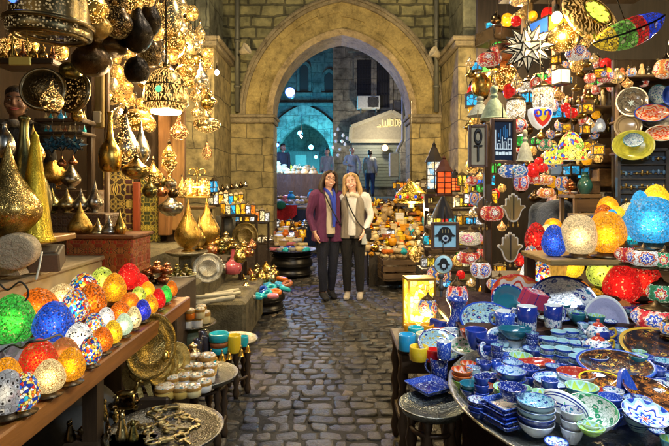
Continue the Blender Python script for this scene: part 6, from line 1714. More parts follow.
# left: far stalls
stall(-1.75, -.62, 8.75, 9.9, .48, .62, 'low stall of orange and white trinkets in front of the left gate jamb', 'the left jamb stall', cloth((.10, .07, .05), name='brown_skirt'))
dl_ = lambda px, py: max(8.8, min(9.8, (1.4 - .50) * S_PX / max(py - HY, 5)))
cells = []
for j, py in enumerate((240, 235, 230, 225)):
 n = 9
 for i in range(n): cells.append((255 + j * 2 + i * 5.6, py + 2))
jumble(cells, lambda px, py: 8.85 + (242 - py) * .055, None, ['orange', 'white', 'amber', 'cream', 'tan', 'beige', 'amber', 'brick', 'white'], ['jar', 'pottile', 'mini_lantern', 'tinbox', 'solo_pot'], 'on the low stall by the left gate jamb', 'trinkets on the left jamb stall', (6, 9), 6)
cells = [(274 + i * 6.4, 252) for i in range(6)] + [(276 + i * 6.5, 247) for i in range(5)] + [(279 + i * 6, 243) for i in range(4)]
jumble(cells, lambda px, py: 8.0 + (252 - py) * .06, None, ['grey', 'cream', 'pink', 'turquoise', 'beige', 'tan', 'white', 'cream'], ['scarab', 'pottile', 'bagroll', 'tinbox'], 'on the farther dark drum table', 'trinkets on the farther drum table', (8, 10), 7)
far = stall(-1.35, -.18, 11.3, 12.6, 1.0, 1.12, 'far stall beyond the arch with a navy skirt and red cloth', 'the far stall', cloth((.015, .03, .10), name='navy_skirt'))
mb = MB(); vs = []
for i in range(9):
 for j in range(6): vs.append((-.5 + i / 8, -.04 * sin(i * 1.3) - .02 * j, -(j / 5) * (.55 + .45 * sin(i / 8 * pi))))
mb.add(vs, [(i * 6 + j, i * 6 + j + 1, i * 6 + 7 + j, i * 6 + 6 + j) for i in range(8) for j in range(5)])
o = mb.build('red_cloth', cloth((.50, .015, .02), name='red_fabric'), loc=P(284, 205, 11.2), scale=(W(26, 11.2), 1, W(17, 11.2)))
tag(o, 'draped bright red cloth hanging over the corner of the far stall', 'cloth')
mb = MB(); mb.sph((0, 0, 0), (.5, .2, .5), 10, 8)
tag(mb.build('green_cloth', cloth((.03, .25, .16), name='green_fabric'), loc=P(281, 205, 11.1), scale=(W(10, 11.1), .3, W(9, 11.1))), 'small folded green cloth on top of the red cloth', 'cloth')
cells = [(278 + i * 6, 204) for i in range(6)] + [(280 + i * 6, 199) for i in range(6)]
jumble(cells, lambda px, py: 11.4 + (204 - py) * .1, None, ['grey', 'pink', 'white', 'cyan', 'tan', 'white'], ['bagroll', 'scarab', 'pouch'], 'on the far stall beyond the arch', 'goods on the far stall', (7, 9), 8)
stall(-2.5, -.25, 13.6, 14.8, 1.95 - .1, 2.0 - .1, 'farthest stall of cream goods under the blue lit portal', 'the farthest stall', cloth((.08, .06, .05), name='umber_skirt'))
cells = [(277 + i * 5.6, 176) for i in range(8)] + [(279 + i * 5.6, 172) for i in range(7)]
jumble(cells, lambda px, py: 13.8 + (176 - py) * .15, None, ['cream', 'beige', 'yellow', 'tan', 'cream'], ['pouch', 'jar', 'camel'], 'on the farthest stall under the portal', 'goods on the farthest stall', (7, 9), 10)
# pale hanging glass in the court, right of the portal
KIND['tinybulb'] = lamp_kind('glass_pendant', 'globe', glow_tint(.45, 'pendant_glass'), True)
for i, (px, py) in enumerate(((338, 128), (343, 134), (336, 140), (345, 143), (340, 148), (335, 133), (347, 137), (342, 140), (338, 154), (333, 146))):
 put('tinybulb', 'glass_pendant', px, py + 3, 15.5, 2.8, 3.6, ('grey', 'silver')[i % 2], 'small %s glass pendant hanging in the court right of the portal' % ('grey', 'pale')[i % 2], 'pendant', 'glass pendants in the court')
# ================================================================== POTTERY TABLES, RIGHT FRONT
tray_table(1.16, 1.78, .65, .74, 'large round tin table crowded with blue and white painted bowls, front right', col=(.40, .43, .42), anchor='the big pottery table', n=10)
tray_table(.395, 2.03, .52, .135, 'small round tin table holding a blue square dish and two mugs', col=(.40, .44, .42), anchor='the small tin table', n=5)
bt = thing('display_table', 'long dark table behind the big pottery table, covered with dark red cloth', 'table', (1.5, 2.95, 0), anchor='the dark cloth covered table')
mb = MB(); mb.box((0, 0, .68), (1.75, .95, .04), bev=.01); mb.build('top', WDX, bt)
mb = MB(); n = 30
vs = []
for j in range(12):
 for i in range(n + 1):
  x = -.88 + 1.76 * i / n; y = -.49 + .98 * j / 11
  vs.append((x, y, .714 + .007 * sin(i * .9 + j) + .006 * sin(j * 1.7 - i * .35)))
mb.add(vs, [(j * (n + 1) + i, j * (n + 1) + i + 1, (j + 1) * (n + 1) + i + 1, (j + 1) * (n + 1) + i) for j in range(11) for i in range(n)])
vs = []
for i in range(n + 1):
 x = -.88 + 1.76 * i / n
 vs += [(x, -.49, .714 + .007 * sin(i * .9) + .006 * sin(-i * .35)), (x, -.51 - .015 * sin(i * 1.7), .35), (x, -.51 - .025 * sin(i * 1.7), .02)]
mb.add(vs, [(i * 3 + k, i * 3 + k + 1, i * 3 + k + 4, i * 3 + k + 3) for i in range(n) for k in range(2)])
mb.build('cloth', cloth((.055, .022, .018), name='dark_red_cloth'), bt)
ct = thing('wooden_stool', 'dark wooden stool with turned legs carrying the colourful candle cups', 'stool', (.49, 2.72, 0), anchor='the candle cup stool')
mb = MB(); mb.box((0, 0, .585), (.34, .38, .03), bev=.008); mb.build('top', WDX, ct)
for sx in (-1, 1):
 for sy in (-1, 1): mb = MB(); turned_leg(mb, sx * .14, sy * .15, 0, .57, .022); mb.build('leg', WD, ct)
 MB().box((sx * .14, 0, .2), (.025, .3, .03)).build('stretcher', WD, ct)
mb = MB(); mb.box((0, -.185, .52), (.30, .012, .09)); mb.build('apron', wood((.09, .055, .03), axis=0, name='apron_wood'), ct)
BW = [(.0, .0), (.22, 0), (.25, .06), (.36, .3), (.46, .7), (.5, 1.0)]
BI = [(.5, 1.0), (.47, .98), (.43, .68), (.33, .3), (.2, .12), (0, .1)]
def bowl_kind(outm, inm, rim=None, name='bowl'):
 def f():
  mb = MB()
  o_ = sprof(BW, 3); i_ = sprof(BI, 3)
  mis = [0] * len(o_) + [1] * (len(i_) - 1)
  mis[len(o_) - 1] = 2; mis[len(o_)] = 2
  mb.lathe(o_ + i_, 28, mis=mis)
  return mb.build(name, [outm, inm, rim or outm])
 return f
def flat_kind(outm, inm, rimm, name='plate'):
 def f():
  mb = MB()
  pr = [(0, 0), (.25, 0), (.32, .15), (.44, .55), (.5, .8), (.5, 1.0), (.46, .95), (.35, .55), (.28, .35), (0, .3)]
  mb.lathe(pr, 36, mis=[0, 0, 0, 0, 2, 2, 1, 1, 1])
  return mb.build(name, [outm, inm, rimm])
 return f
NAVY = (.012, .03, .22); BLU = (.02, .07, .42); TEAL = (.02, .22, .32); WHT = (.74, .77, .76); AQ = (.38, .62, .66); RED = (.50, .04, .025); ORG = (.62, .16, .03)
m_floral = cer('floral', WHT, NAVY, TEAL, RED, 4.0)
m_floral2 = cer('floral', AQ, NAVY, (.02, .30, .40), WHT, 5.0)
m_floralb = cer('floral', (.55, .70, .74), BLU, TEAL, NAVY, 6.0)
m_dense = cer('dense', (.62, .68, .75), NAVY, sc=5.0)
m_dense2 = cer('dense', (.45, .58, .72), BLU, sc=6.0)
m_blue = cer('solid', (.015, .045, .28)); m_royal = cer('solid', (.02, .06, .42)); m_white = cer('solid', WHT); m_teal = cer('solid', (.02, .16, .22)); m_aqua = cer('solid', AQ)
m_orange = cer('solid', ORG); m_lime = cer('solid', (.28, .50, .04)); m_black = cer('solid', (.01, .01, .014)); m_mustard = cer('solid', (.55, .33, .02)); m_yel = cer('solid', (.72, .60, .03))
m_str = cer('stripes', WHT, NAVY, sc=2.2); m_str3 = cer('stripes', (.62, .68, .70), NAVY, sc=1.3); m_strb = cer('stripes', AQ, (.015, .05, .22), sc=1.6)
m_mand = cer('mandala', WHT, BLU, AQ, RED, 7.0); m_mandg = cer('mandala', (.45, .60, .10), (.30, .55, .30), AQ, (.7, .6, .1), 6.0); m_mando = cer('mandala', (.62, .50, .42), RED, ORG, (.4, .1, .04), 6.0)
m_multif = cer('floral', (.70, .72, .66), (.02, .22, .10), (.05, .35, .12), (.65, .03, .04), 3.2)
m_ypaint = cer('painted', (.60, .30, .02), (.03, .015, .012), (.16, .06, .02), (.55, .17, .03), 6.0)
m_bpaint = cer('painted', (.55, .35, .05), (.016, .014, .02), (.05, .022, .014), (.20, .075, .025), 7.0)
m_redp = cer('dense', (.55, .25, .15), (.42, .035, .02), sc=5.0); m_lav = cer('dense', (.30, .30, .46), (.36, .37, .55), sc=9.0)
m_flow = cer('floral', AQ, NAVY, (.65, .50, .03), RED, 4.5)
MC = dict(floral=m_floral, floral2=m_floral2, floralb=m_floralb, dense=m_dense, dense2=m_dense2, blue=m_blue, royal=m_royal, white=m_white, teal=m_teal, aqua=m_aqua, orange=m_orange, lime=m_lime,
 black=m_black, mustard=m_mustard, yellow=m_yel, stripes=m_str, stripes3=m_str3, stripesb=m_strb, mand=m_mand, mandg=m_mandg, mando=m_mando, multif=m_multif, ypaint=m_ypaint, bpaint=m_bpaint, redp=m_redp, lav=m_lav, flow=m_flow)
def pottery(kd, px, py, z, w, h, o_, i_, r_, label, cat=None, d=None, rz=0.0, rot=None, dz=0.0, anchor=None, group=None):
 key = '%s_%s_%s_%s' % (kd, o_, i_, r_)
 if key not in KIND: KIND[key] = (bowl_kind if kd == 'bowl' else flat_kind)(MC[o_], MC[i_], MC[r_], kd)
 D = GD(py, z)
 return put_at(key, kd, G(px, py, z) + Vector((0, 0, dz)), W(w, D), W(h, D), None, label, cat or kd, group, anchor, rz=rz, rot=rot, d=W(d, D) if d else None)
PG = 'painted pottery on the big round table'
ZP = .662
def stack(px, py, w, h, specs, what, z=ZP, step=.55, d=None, rz=0.0):
 D = GD(py, z); n = len(specs)
 for i, (o_, i_, r_, lab) in enumerate(specs):
  pos = '' if n == 1 else (' at the bottom of' if i == 0 else ' on top of' if i == n - 1 else ' in the middle of')
  pottery('bowl', px, py, z, w * (1 + .02 * i), h, o_, i_, r_, '%s%s' % (lab, (pos + ' ' + what) if n > 1 else ' ' + what), d=d, rz=rz, dz=W(h, D) * step * i, group=PG)
stack(462, 388, 20, 9, [('lime', 'teal', 'blue', 'green bowl'), ('orange', 'mando', 'orange', 'orange bowl'), ('orange', 'mando', 'orange', 'orange bowl with patterned inside')], 'the stack at the left rim of the pottery table')
stack(470, 397, 20, 9, [('blue', 'teal', 'blue', 'navy bowl'), ('teal', 'teal', 'blue', 'turquoise blue bowl')], 'the short stack before the orange bowls')
stack(478, 418, 20, 9, [('blue', 'dense', 'blue', 'dark blue bowl'), ('royal', 'dense', 'blue', 'royal blue bowl'), ('dense', 'floral', 'blue', 'blue and white floral bowl')], 'the stack nearest the table rim')
stack(486, 394, 18, 9, [('blue', 'mando', 'orange', 'navy bowl with orange patterned inside')], 'beside the orange stack')
stack(478, 381, 18, 7, [('teal', 'floral', 'white', 'white floral bowl')], 'behind the orange stack')
stack(468, 371, 16, 8, [('orange', 'mando', 'lime', 'small orange bowl')], 'farthest back on the left rim')
stack(484, 372, 15, 10, [('royal', 'dense', 'royal', 'small royal blue bowl')], 'behind the white floral bowl')
stack(494, 383, 13, 8, [('teal', 'royal', 'blue', 'small teal blue bowl')], 'left of the lime stack')
stack(508, 408, 28, 10, [('redp', 'white', 'blue', 'brownish bowl'), ('black', 'white', 'lime', 'black edged bowl'), ('lime', 'mandg', 'lime', 'lime green bowl with flowery inside')], 'the lime topped stack')
stack(536, 434, 36, 13, [('white', 'white', 'blue', 'white banded bowl'), ('blue', 'white', 'blue', 'navy bowl'), ('stripesb', 'white', 'blue', 'striped pale blue bowl'), ('stripesb', 'floral2', 'black', 'turquoise floral bowl')], 'the tallest stack')
stack(556, 400, 42, 10, [('floral', 'white', 'blue', 'white bowl with blue pattern'), ('floral2', 'white', 'blue', 'pale blue patterned bowl'), ('floralb', 'floralb', 'white', 'wide pale blue floral bowl')], 'the wide stack behind the tallest one')
stack(576, 394, 36, 14, [('stripes3', 'white', 'white', 'white banded bowl'), ('stripes3', 'redp', 'black', 'white banded bowl with red inside')], 'the pair right of the wide stack')
stack(535, 376, 40, 7, [('blue', 'white', 'white', 'navy oval dish'), ('royal', 'white', 'white', 'bright blue oval dish'), ('redp', 'redp', 'orange', 'red oval dish with knobbly inside')], 'the oval dish stack', d=23, rz=.15)
stack(517, 376, 30, 9, [('blue', 'dense', 'royal', 'royal blue oval dish')], 'in front of the red oval dish', d=17, rz=-.35)
stack(506, 360, 22, 6, [('dense', 'dense2', 'white', 'low oval blue dish')], 'left of the red oval dish', d=12, rz=.2)
# square plates with a floral bowl on top
sq = [(-.5, -.5), (.5, -.5), (.5, .5), (-.5, .5)]
def sqplate(mat, edgem):
 def f():
  mb = MB(); mb.box((0, 0, .35), (.8, .8, .3), 1, bev=.05)
  for i in range(4):
   a = RZ(i * pi / 2)
   mb.add([(-.38, -.38, .4), (.38, -.38, .4), (.5, -.5, 1.0), (-.5, -.5, 1.0), (-.36, -.36, .2), (.36, -.36, .2), (.48, -.52, .9), (-.48, -.52, .9)],
 [(0, 1, 2, 3), (5, 4, 7, 6), (3, 2, 6, 7), (4, 5, 1, 0), (1, 5, 6, 2), (4, 0, 3, 7)], 0, False, a)
  return mb.build('square_plate', [mat, edgem])
 return f
KIND['sqplate0'] = sqplate(m_dense, m_dense2); KIND['sqplate1'] = sqplate(m_dense2, m_floral); KIND['sqplate2'] = sqplate(m_royal, m_dense)
b0 = G(506, 425, ZP); DD = GD(425, ZP)
for i in range(5):
 put_at(('sqplate0', 'sqplate1', 'sqplate2')[i % 3], 'square_plate', b0 + Vector((.004 * (-1) ** i, .004 * i, .011 * i)), W(38, DD) * (1 - .03 * i), .026, None, '%s blue patterned square plate of the stack under the round floral bowl' % ('lowest', 'second', 'third', 'fourth', 'topmost')[i], 'square plate', PG, rz=.42 + .05 * (i % 2))
pottery('bowl', 512, 424, ZP, 28, 14, 'dense', 'dense', 'blue', 'round blue and white floral bowl on the square plates', dz=.075, group=PG, anchor='the round floral bowl')
# leaning striped bowl and others to the right
pottery('bowl', 560, 429, ZP, 46, 18, 'stripes', 'white', 'white', 'white bowl with dark blue bands tipped on its side', rot=(-.5, .8, .1), dz=.03, group=PG, anchor='the tipped striped bowl')
pottery('bowl', 590, 436, ZP, 50, 20, 'white', 'multif', 'white', 'white scalloped bowl with red and green flowers inside', dz=.03, group=PG, anchor='the red flowered bowl', rot=(.28, -.1, 0))
pottery('bowl', 591, 452, ZP, 26, 8, 'lime', 'mandg', 'lime', 'small lime dish at the bottom edge before the red flowered bowl', dz=.05, group=PG)
pottery('plate', 600, 399, ZP, 40, 7, 'mustard', 'ypaint', 'yellow', 'yellow rimmed oval dish with brown painting', d=28, rz=-.25, dz=.05, group=PG, rot=(.25, 0, -.25))
pottery('bowl', 607, 412, ZP, 20, 12, 'redp', 'redp', 'orange', 'small brown glazed bowl beside the yellow rimmed dish', group=PG, dz=.03)
pottery('plate', 560, 392, ZP, 30, 6, 'stripes', 'white', 'white', 'striped plate hidden under the wide bowl stack', d=24, group=PG)
pottery('plate', 615, 385, ZP, 76, 7, 'royal', 'bpaint', 'floralb', 'large oval platter with speckled blue rim and dark painted centre', d=58, rz=.05, dz=.06, rot=(.2, 0, .05), group=PG, anchor='the blue rimmed platter')
pottery('plate', 664, 364, ZP, 84, 8, 'mustard', 'bpaint', 'mustard', 'large mustard rimmed platter with dark painted centre', d=74, dz=.04, rot=(.3, .0, 0), group=PG, anchor='the mustard rimmed platter')
pottery('bowl', 652, 420, ZP, 62, 12, 'royal', 'ypaint', 'blue', 'big blue dish with orange flowers painted on dark ground', dz=.05, rot=(.3, .1, .3), group=PG, anchor='the orange flowered dish')
pottery('bowl', 645, 444, ZP, 44, 9, 'dense', 'mand', 'white', 'blue and white dish with a flower pattern at the bottom right', dz=.07, rot=(.25, 0, 0), group=PG)
def wing():
 mb = MB(); out = [(-.5, 0), (.5, 0), (.42, .3), (.2, .75), (.02, 1.0), (-.12, .95), (-.4, .4)]
 mb.prism(out, .1); return mb.build('triangular_dish', [cer('floralb' if False else 'dense', (.10, .16, .5), BLU, sc=7.0)])
KIND['wing'] = wing
put_at('wing', 'triangular_dish', P(634, 428, 1.62), W(46, 1.62), W(56, 1.62), None, 'tall blue triangular dish standing beside the orange flowered dish', 'dish', PG, rot=(-.3, .1, .35))
# more of the small ware that fills every gap on the big table
r_ = random.Random(8)
occ = [(o.location.x, o.location.y, max(o.scale.x, o.scale.y) * .5) for o, a in THINGS if o.name.split('.')[0] in ('bowl', 'plate', 'square_plate', 'platter') and o.location.y < 2.6]
occ += [(G(px, py, .69).x, G(px, py, .69).y, .06) for px, py in ((560, 352), (572, 362), (584, 366), (596, 371), (549, 360), (598, 352), (527, 330), (553, 327))]
FW = [('bowl', 'dense', 'floral2', 'blue', 'blue patterned bowl'), ('bowl', 'royal', 'dense', 'blue', 'deep blue bowl'), ('bowl', 'white', 'floral', 'blue', 'white bowl with blue flowers'), ('plate', 'royal', 'mand', 'royal', 'blue flower plate'),
 ('bowl', 'blue', 'floralb', 'blue', 'navy bowl'), ('bowl', 'royal', 'dense2', 'white', 'royal blue bowl'), ('plate', 'white', 'multif', 'white', 'white plate with red and green flowers'), ('bowl', 'teal', 'mandg', 'black', 'dark teal bowl with a green flowery inside'), ('bowl', 'stripesb', 'floralb', 'white', 'striped pale bowl')]
k_ = 0
for _ in range(4000):
 a_ = r_.uniform(0, 2 * pi); q = .66 * sqrt(r_.random()); x = 1.16 + q * cos(a_); y = 1.78 + q * sin(a_)
 rad = r_.uniform(.026, .056)
 if x / y > .69 or k_ > 84 or any((x - u) ** 2 + (y - v) ** 2 < (rad + w * .62) ** 2 for u, v, w in occ): continue
 kd, o_, i_, rm, lab = FW[k_ % 9]; k_ += 1; occ.append((x, y, rad))
 key = '%s_%s_%s_%s' % (kd, o_, i_, rm)
 if key not in KIND: KIND[key] = (bowl_kind if kd == 'bowl' else flat_kind)(MC[o_], MC[i_], MC[rm], kd)
 put_at(key, kd, (x, y, ZP), rad * 2, .045 if kd == 'bowl' else .018, None, 'small %s filling a gap on the big round table' % lab, kd, PG)
 if k_ % 5 < 3 and kd == 'bowl':
  for q in range(1, 2 + k_ % 2): put_at(key, kd, (x, y, ZP + .026 * q), rad * 2, .045, None, 'small %s stacked over another on the big round table' % lab, kd, PG)
for i in range(46):
 x = r_.uniform(.78, 1.75); y = r_.uniform(2.5, 2.78)
 kd, o_, i_, rm, lab = FW[(i * 4 + 1) % 9]; rad = r_.uniform(.03, .055)
 key = '%s_%s_%s_%s' % (kd, o_, i_, rm)
 put_at(key, kd, (x, y, .722), rad * 2, .05 if kd == 'bowl' else .018, None, 'small %s on the front edge of the dark cloth' % lab, kd, 'pottery on the dark cloth')
# tea bowls, mugs, teapots
KIND['mug_w'] = None
def mug_kind(mat, inm):
 def f():
  root = bpy.data.objects.new('mug', None); COLL.objects.link(root); root.empty_display_size = .03
  mb = MB(); mb.lathe([(.42, 0), (.45, .04), (.47, .5), (.5, 1.0), (.46, 1.0), (.42, .5), (.38, .1), (0, .08)], 26, mis=[0, 0, 0, 0, 1, 1, 1]); mb.build('cup_body', [mat, inm], root)
  mb = MB(); mb.tube(smooth_prof([(.46, 0, .82), (.66, 0, .84), (.76, 0, .6), (.68, 0, .34), (.45, 0, .2)], 4), .055, 8); mb.build('handle', mat, root)
  return root
 return f
KIND['mug_blue'] = mug_kind(m_dense, m_royal); KIND['mug_white'] = mug_kind(m_floral, m_white); KIND['mug_navy'] = mug_kind(m_royal, m_blue); KIND['mug_pat'] = mug_kind(m_dense2, m_white)
on('mug_navy', 'mug', 436, 366, .535, 17, 19, None, 'navy mug standing behind the blue leafy mug on the small tin table', 'mug', rz=2.5)
on('mug_blue', 'mug', 439, 378, .535, 18, 20, None, 'blue mug with white leaf pattern on the square dish', 'mug', rz=2.8)
KIND['sqdish'] = sqplate(cer('dense', (.50, .60, .78), (.02, .06, .40), sc=7.0), m_dense)
on('sqdish', 'square_dish', 430, 391, .534, 36, 8, None, 'large blue and white square dish hanging over the small tin table rim', 'dish', rz=.5)
ZB = .735
on('mug_white', 'mug', 527, 330, ZB, 20, 24, None, 'white mug with blue motif standing nearest the large floral platter', 'mug', rz=2.9, anchor='the white mug')
on('mug_white', 'mug', 553, 327, ZB, 18, 22, None, 'white flowery mug at the foot of the large floral platter', 'mug', rz=.2)
on('mug_pat', 'mug', 505, 329, ZB, 20, 18, None, 'pale blue patterned mug lying left of the white mug', 'mug', rz=3.0)
on('mug_pat', 'mug', 444, 358, ZP - .02, 15, 17, None, 'white and blue mug leaning at the left rim of the pottery table', 'mug', rz=1.2)
KIND['teabowl'] = bowl_kind(m_floralb, m_aqua, m_white, 'tea_bowl')
for px, py, w in ((558, 346, 15), (571, 345, 15), (549, 353, 16), (561, 355, 16), (575, 357, 16), (563, 363, 17), (581, 366, 18), (596, 371, 22), (547, 362, 14), (584, 358, 15), (577, 371, 17)):
 for q in range(2):
  D = GD(py, .69)
  put_at('teabowl', 'tea_bowl', G(px, py, .69) + Vector((.002 * q, 0, W(6, D) * q)), W(w, D), W(9, D), None, '%s pale blue tea bowl of the flock beside the lavender platter' % ('upper' if q else 'lower'), 'tea bowl', 'pale tea bowls')
def teapot_kind(mat):
 def f():
  root = bpy.data.objects.new('teapot', None); COLL.objects.link(root); root.empty_display_size = .03
  mb = MB(); mb.lathe(sprof([(0, 0), (.28, 0), (.47, .2), (.5, .42), (.36, .64), (.2, .7)], 3), 24)
  mb.tube(smooth_prof([(-.42, 0, .3), (-.62, 0, .42), (-.72, 0, .66)], 4), [.1, .1, .09, .08, .07, .06, .06, .05, .05], 8); mb.build('pot_body', mat, root)
  mb = MB(); mb.lathe(sprof([(.26, .66), (.2, .76), (.08, .82), (.05, .86), (.08, .92), (0, .97)], 3), 18); mb.build('lid', m_redp, root)
  mb = MB(); mb.tube(smooth_prof([(.44, 0, .56), (.66, 0, .62), (.7, 0, .36), (.46, 0, .2)], 4), .05, 7); mb.build('handle', m_mustard, root)
  return root
 return f
KIND['teapot'] = teapot_kind(m_floral)
on('teapot', 'teapot', 598, 356, .70, 26, 24, None, 'white floral teapot with gilt handle in front of the lavender platter', 'teapot', rz=.2)
on('teapot', 'teapot', 598, 342, .73, 22, 24, None, 'smaller teapot with red lid behind the gilt handled one', 'teapot', rz=-.4)
KIND['demitasse'] = mug_kind(m_floralb, m_blue)
for px, py, c in ((496, 372, 0), (490, 362, 0), (500, 366, 0), (483, 351, 0)): on('demitasse', 'coffee_cup', px, py, ZP, 10, 11, None, 'tiny blue patterned coffee cup between the bowls on the pottery table', 'coffee cup', 'tiny coffee cups', rz=px)
mb = MB(); mb.torus(.36, .12, 24, 8)
tag(mb.build('ring_dish', m_floral, loc=G(487, 362, ZP) + Vector((0, 0, .05)), rot=(1.1, .2, .3), scale=(.09, .09, .09)), 'white ring shaped dish with blue sprays standing on edge', 'dish')
# leaning platters
def lean_pot(kd, px, py, D, w, h, tilt, rz, o_, i_, r_, label, anchor=None):
 key = '%s_%s_%s_%s' % (kd, o_, i_, r_)
 if key not in KIND: KIND[key] = (bowl_kind if kd == 'bowl' else flat_kind)(MC[o_], MC[i_], MC[r_], kd)
 put_at(key, 'platter', P(px, py, D), W(w, D), W(9, D), None, label, 'platter', 'leaning pottery platters', anchor, rot=(pi / 2 - tilt, 0, rz), d=W(h, D))
lean_pot('plate', 562, 310, 2.78, 68, 66, .5, -.3, 'white', 'floral', 'floral', 'large white platter covered in blue flowers and teal leaves', 'the large floral platter')
lean_pot('plate', 605, 328, 2.62, 42, 62, .35, -.45, 'lav', 'lav', 'white', 'plain lavender speckled platter leaning right of the floral one', 'the lavender platter')
lean_pot('plate', 517, 300, 2.85, 58, 48, .6, .1, 'redp', 'mando', 'redp', 'reddish brown patterned platter behind the mugs', 'the reddish platter')
lean_pot('plate', 508, 307, 2.72, 40, 42, .6, .15, 'dense', 'teal', 'dense', 'blue rimmed plate with teal centre left of the reddish platter')
lean_pot('plate', 486, 325, 2.6, 62, 44, .85, .25, 'white', 'flow', 'floralb', 'wavy pale platter with yellow and red flowers', 'the yellow flowered platter')
lean_pot('plate', 506, 345, 2.35, 44, 34, 1.05, .2, 'white', 'floralb', 'white', 'pale oval platter stacked below the yellow flowered one')
lean_pot('plate', 438, 350, 2.42, 46, 40, 1.0, .3, 'white', 'flow', 'dense', 'leaning oval dish with red and yellow flowers behind the blue mugs')
lean_pot('plate', 452, 343, 2.5, 34, 26, 1.0, .1, 'dense', 'floral', 'white', 'white leaf painted dish behind the candle cups')
lean_pot('plate', 466, 352, 2.35, 34, 24, 1.1, -.1, 'white', 'multif', 'white', 'white dish with red and green flowers in the middle of the table')
pottery('bowl', 515, 338, .72, 34, 10, 'teal', 'teal', 'blue', 'teal blue bowl under the mugs', d=24)
pottery('bowl', 476, 349, .69, 22, 20, 'royal', 'royal', 'blue', 'deep royal blue bowl behind the flowered dishes')
pottery('bowl', 468, 339, .71, 16, 9, 'redp', 'mando', 'white', 'small pinkish bowl beside the tall blue vase')
mb = MB(); mb.box((0, 0, .5), (1, .6, 1), bev=.03)
tag(mb.build('tile_box', cer('mandala', (.66, .6, .68), (.5, .05, .12), NAVY, (.1, .1, .4), 6.0), loc=P(530, 306, 2.6), rot=(.3, .25, .3), scale=(.12, .12, .085)), 'small box patterned pink and navy between the mugs and the reddish platter', 'box')
# tall blue vase and other vases
KIND['bvase'] = solo_kind('vase', sprof([(.3, 0), (.44, .08), (.5, .26), (.42, .46), (.27, .64), (.27, .80), (.40, .94), (.46, 1.0), (.40, 1.0), (.22, .8)], 4), cer('dense', (.55, .62, .80), (.015, .05, .34), sc=7.0))
put('bvase', 'vase', 457, 345, 2.62, 24, 46, None, 'tall blue and white flared vase at the left end of the pottery', 'vase', None, 'the tall blue vase')
put('bvase', 'vase', 474, 341, 2.8, 18, 30, None, 'shorter blue vase right of the tall one', 'vase')
mb = MB(); mb.box((0, 0, .5), (1, 1, 1), bev=.1)
tag(mb.build('blue_box', m_royal, loc=P(440, 331, 2.75), rot=(0, .2, .5), scale=(.10, .10, .06)), 'plain bright blue box behind the candle cups', 'box')
KIND['candlecup'] = drumcup
for px, py, w, h, c in ((407, 350, 17, 16, 'cyan'), (416, 342, 16, 15, 'turquoise'), (419, 360, 19, 14, 'yellow'), (424, 350, 17, 17, 'palegreen'), (432, 346, 17, 14, 'red'), (433, 361, 16, 12, 'red'), (427, 337, 15, 13, 'amber'), (438, 338, 14, 12, 'orange'), (411, 336, 14, 12, 'amber'), (421, 334, 13, 11, 'yellow')):
 on('candlecup', 'candle_cup', px, py, .60, w, h, c, '%s candle cup on the dark wooden stool' % {'cyan': 'sky blue', 'turquoise': 'turquoise', 'yellow': 'pale yellow', 'palegreen': 'greenish', 'red': 'red', 'amber': 'amber', 'orange': 'orange'}[c], 'candle cup', 'candle cups on the dark stool')
mb = MB(); mb.box((0, 0, 0), (.30, .12, .035), bev=.004); mb.box((0, 0, .026), (.29, .115, .012))
tag(mb.build('white_box', plain((.6, .58, .56), .6, name='card_white'), loc=P(640, 352, 2.5), rot=(0, -.55, .9)), 'flat white box lying on the dark cloth right of the lavender platter', 'box')
# big round pot in the shadow under the table
mb = MB(); mb.lathe(sprof([(.3, 0), (.5, .35), (.42, .75), (.3, .95), (.34, 1.0)], 4), 24)
tag(mb.build('clay_jar', plain((.06, .06, .055), .8, name='dark_clay'), loc=(.55, 1.95, 0), scale=(.2, .2, .3)), 'dark clay jar standing under the big pottery table', 'jar')
# ================================================================== MOSAIC GLASS LAMPS, RIGHT
rk = thing('lamp_rack', 'wooden shelf on posts carrying the large round mosaic globe lamps', 'rack', (0, 0, 0), anchor='the globe lamp shelf')
a, b = P(538, 256, 2.75), P(690, 256, 2.75)
mb = MB(); mb.box(((a.x + b.x) / 2, 2.80, a.z - .015), (b.x - a.x, .42, .03), bev=.006); mb.build('shelf', wood((.36, .24, .08), axis=0, name='shelf_pine'), rk)
for x in (a.x + .04, b.x - .1): MB().box((x, 2.97, a.z / 2 - .02), (.05, .05, a.z - .03)).build('post', WD, rk)
mb = MB(); mb.box(((a.x + b.x) / 2 + .16, 3.12, 1.24), (b.x - a.x - .44, .2, .025)); mb.build('upper_shelf', wood((.25, .16, .06), axis=0, name='shelf_pine2'), rk)
mb = MB(); mb.box(((a.x + b.x) / 2 + .16, 3.1, 1.13), (b.x - a.x - .44, .03, .2)); mb.build('back_rail', WDX, rk)
RG = 'mosaic lamps on the right shelf'
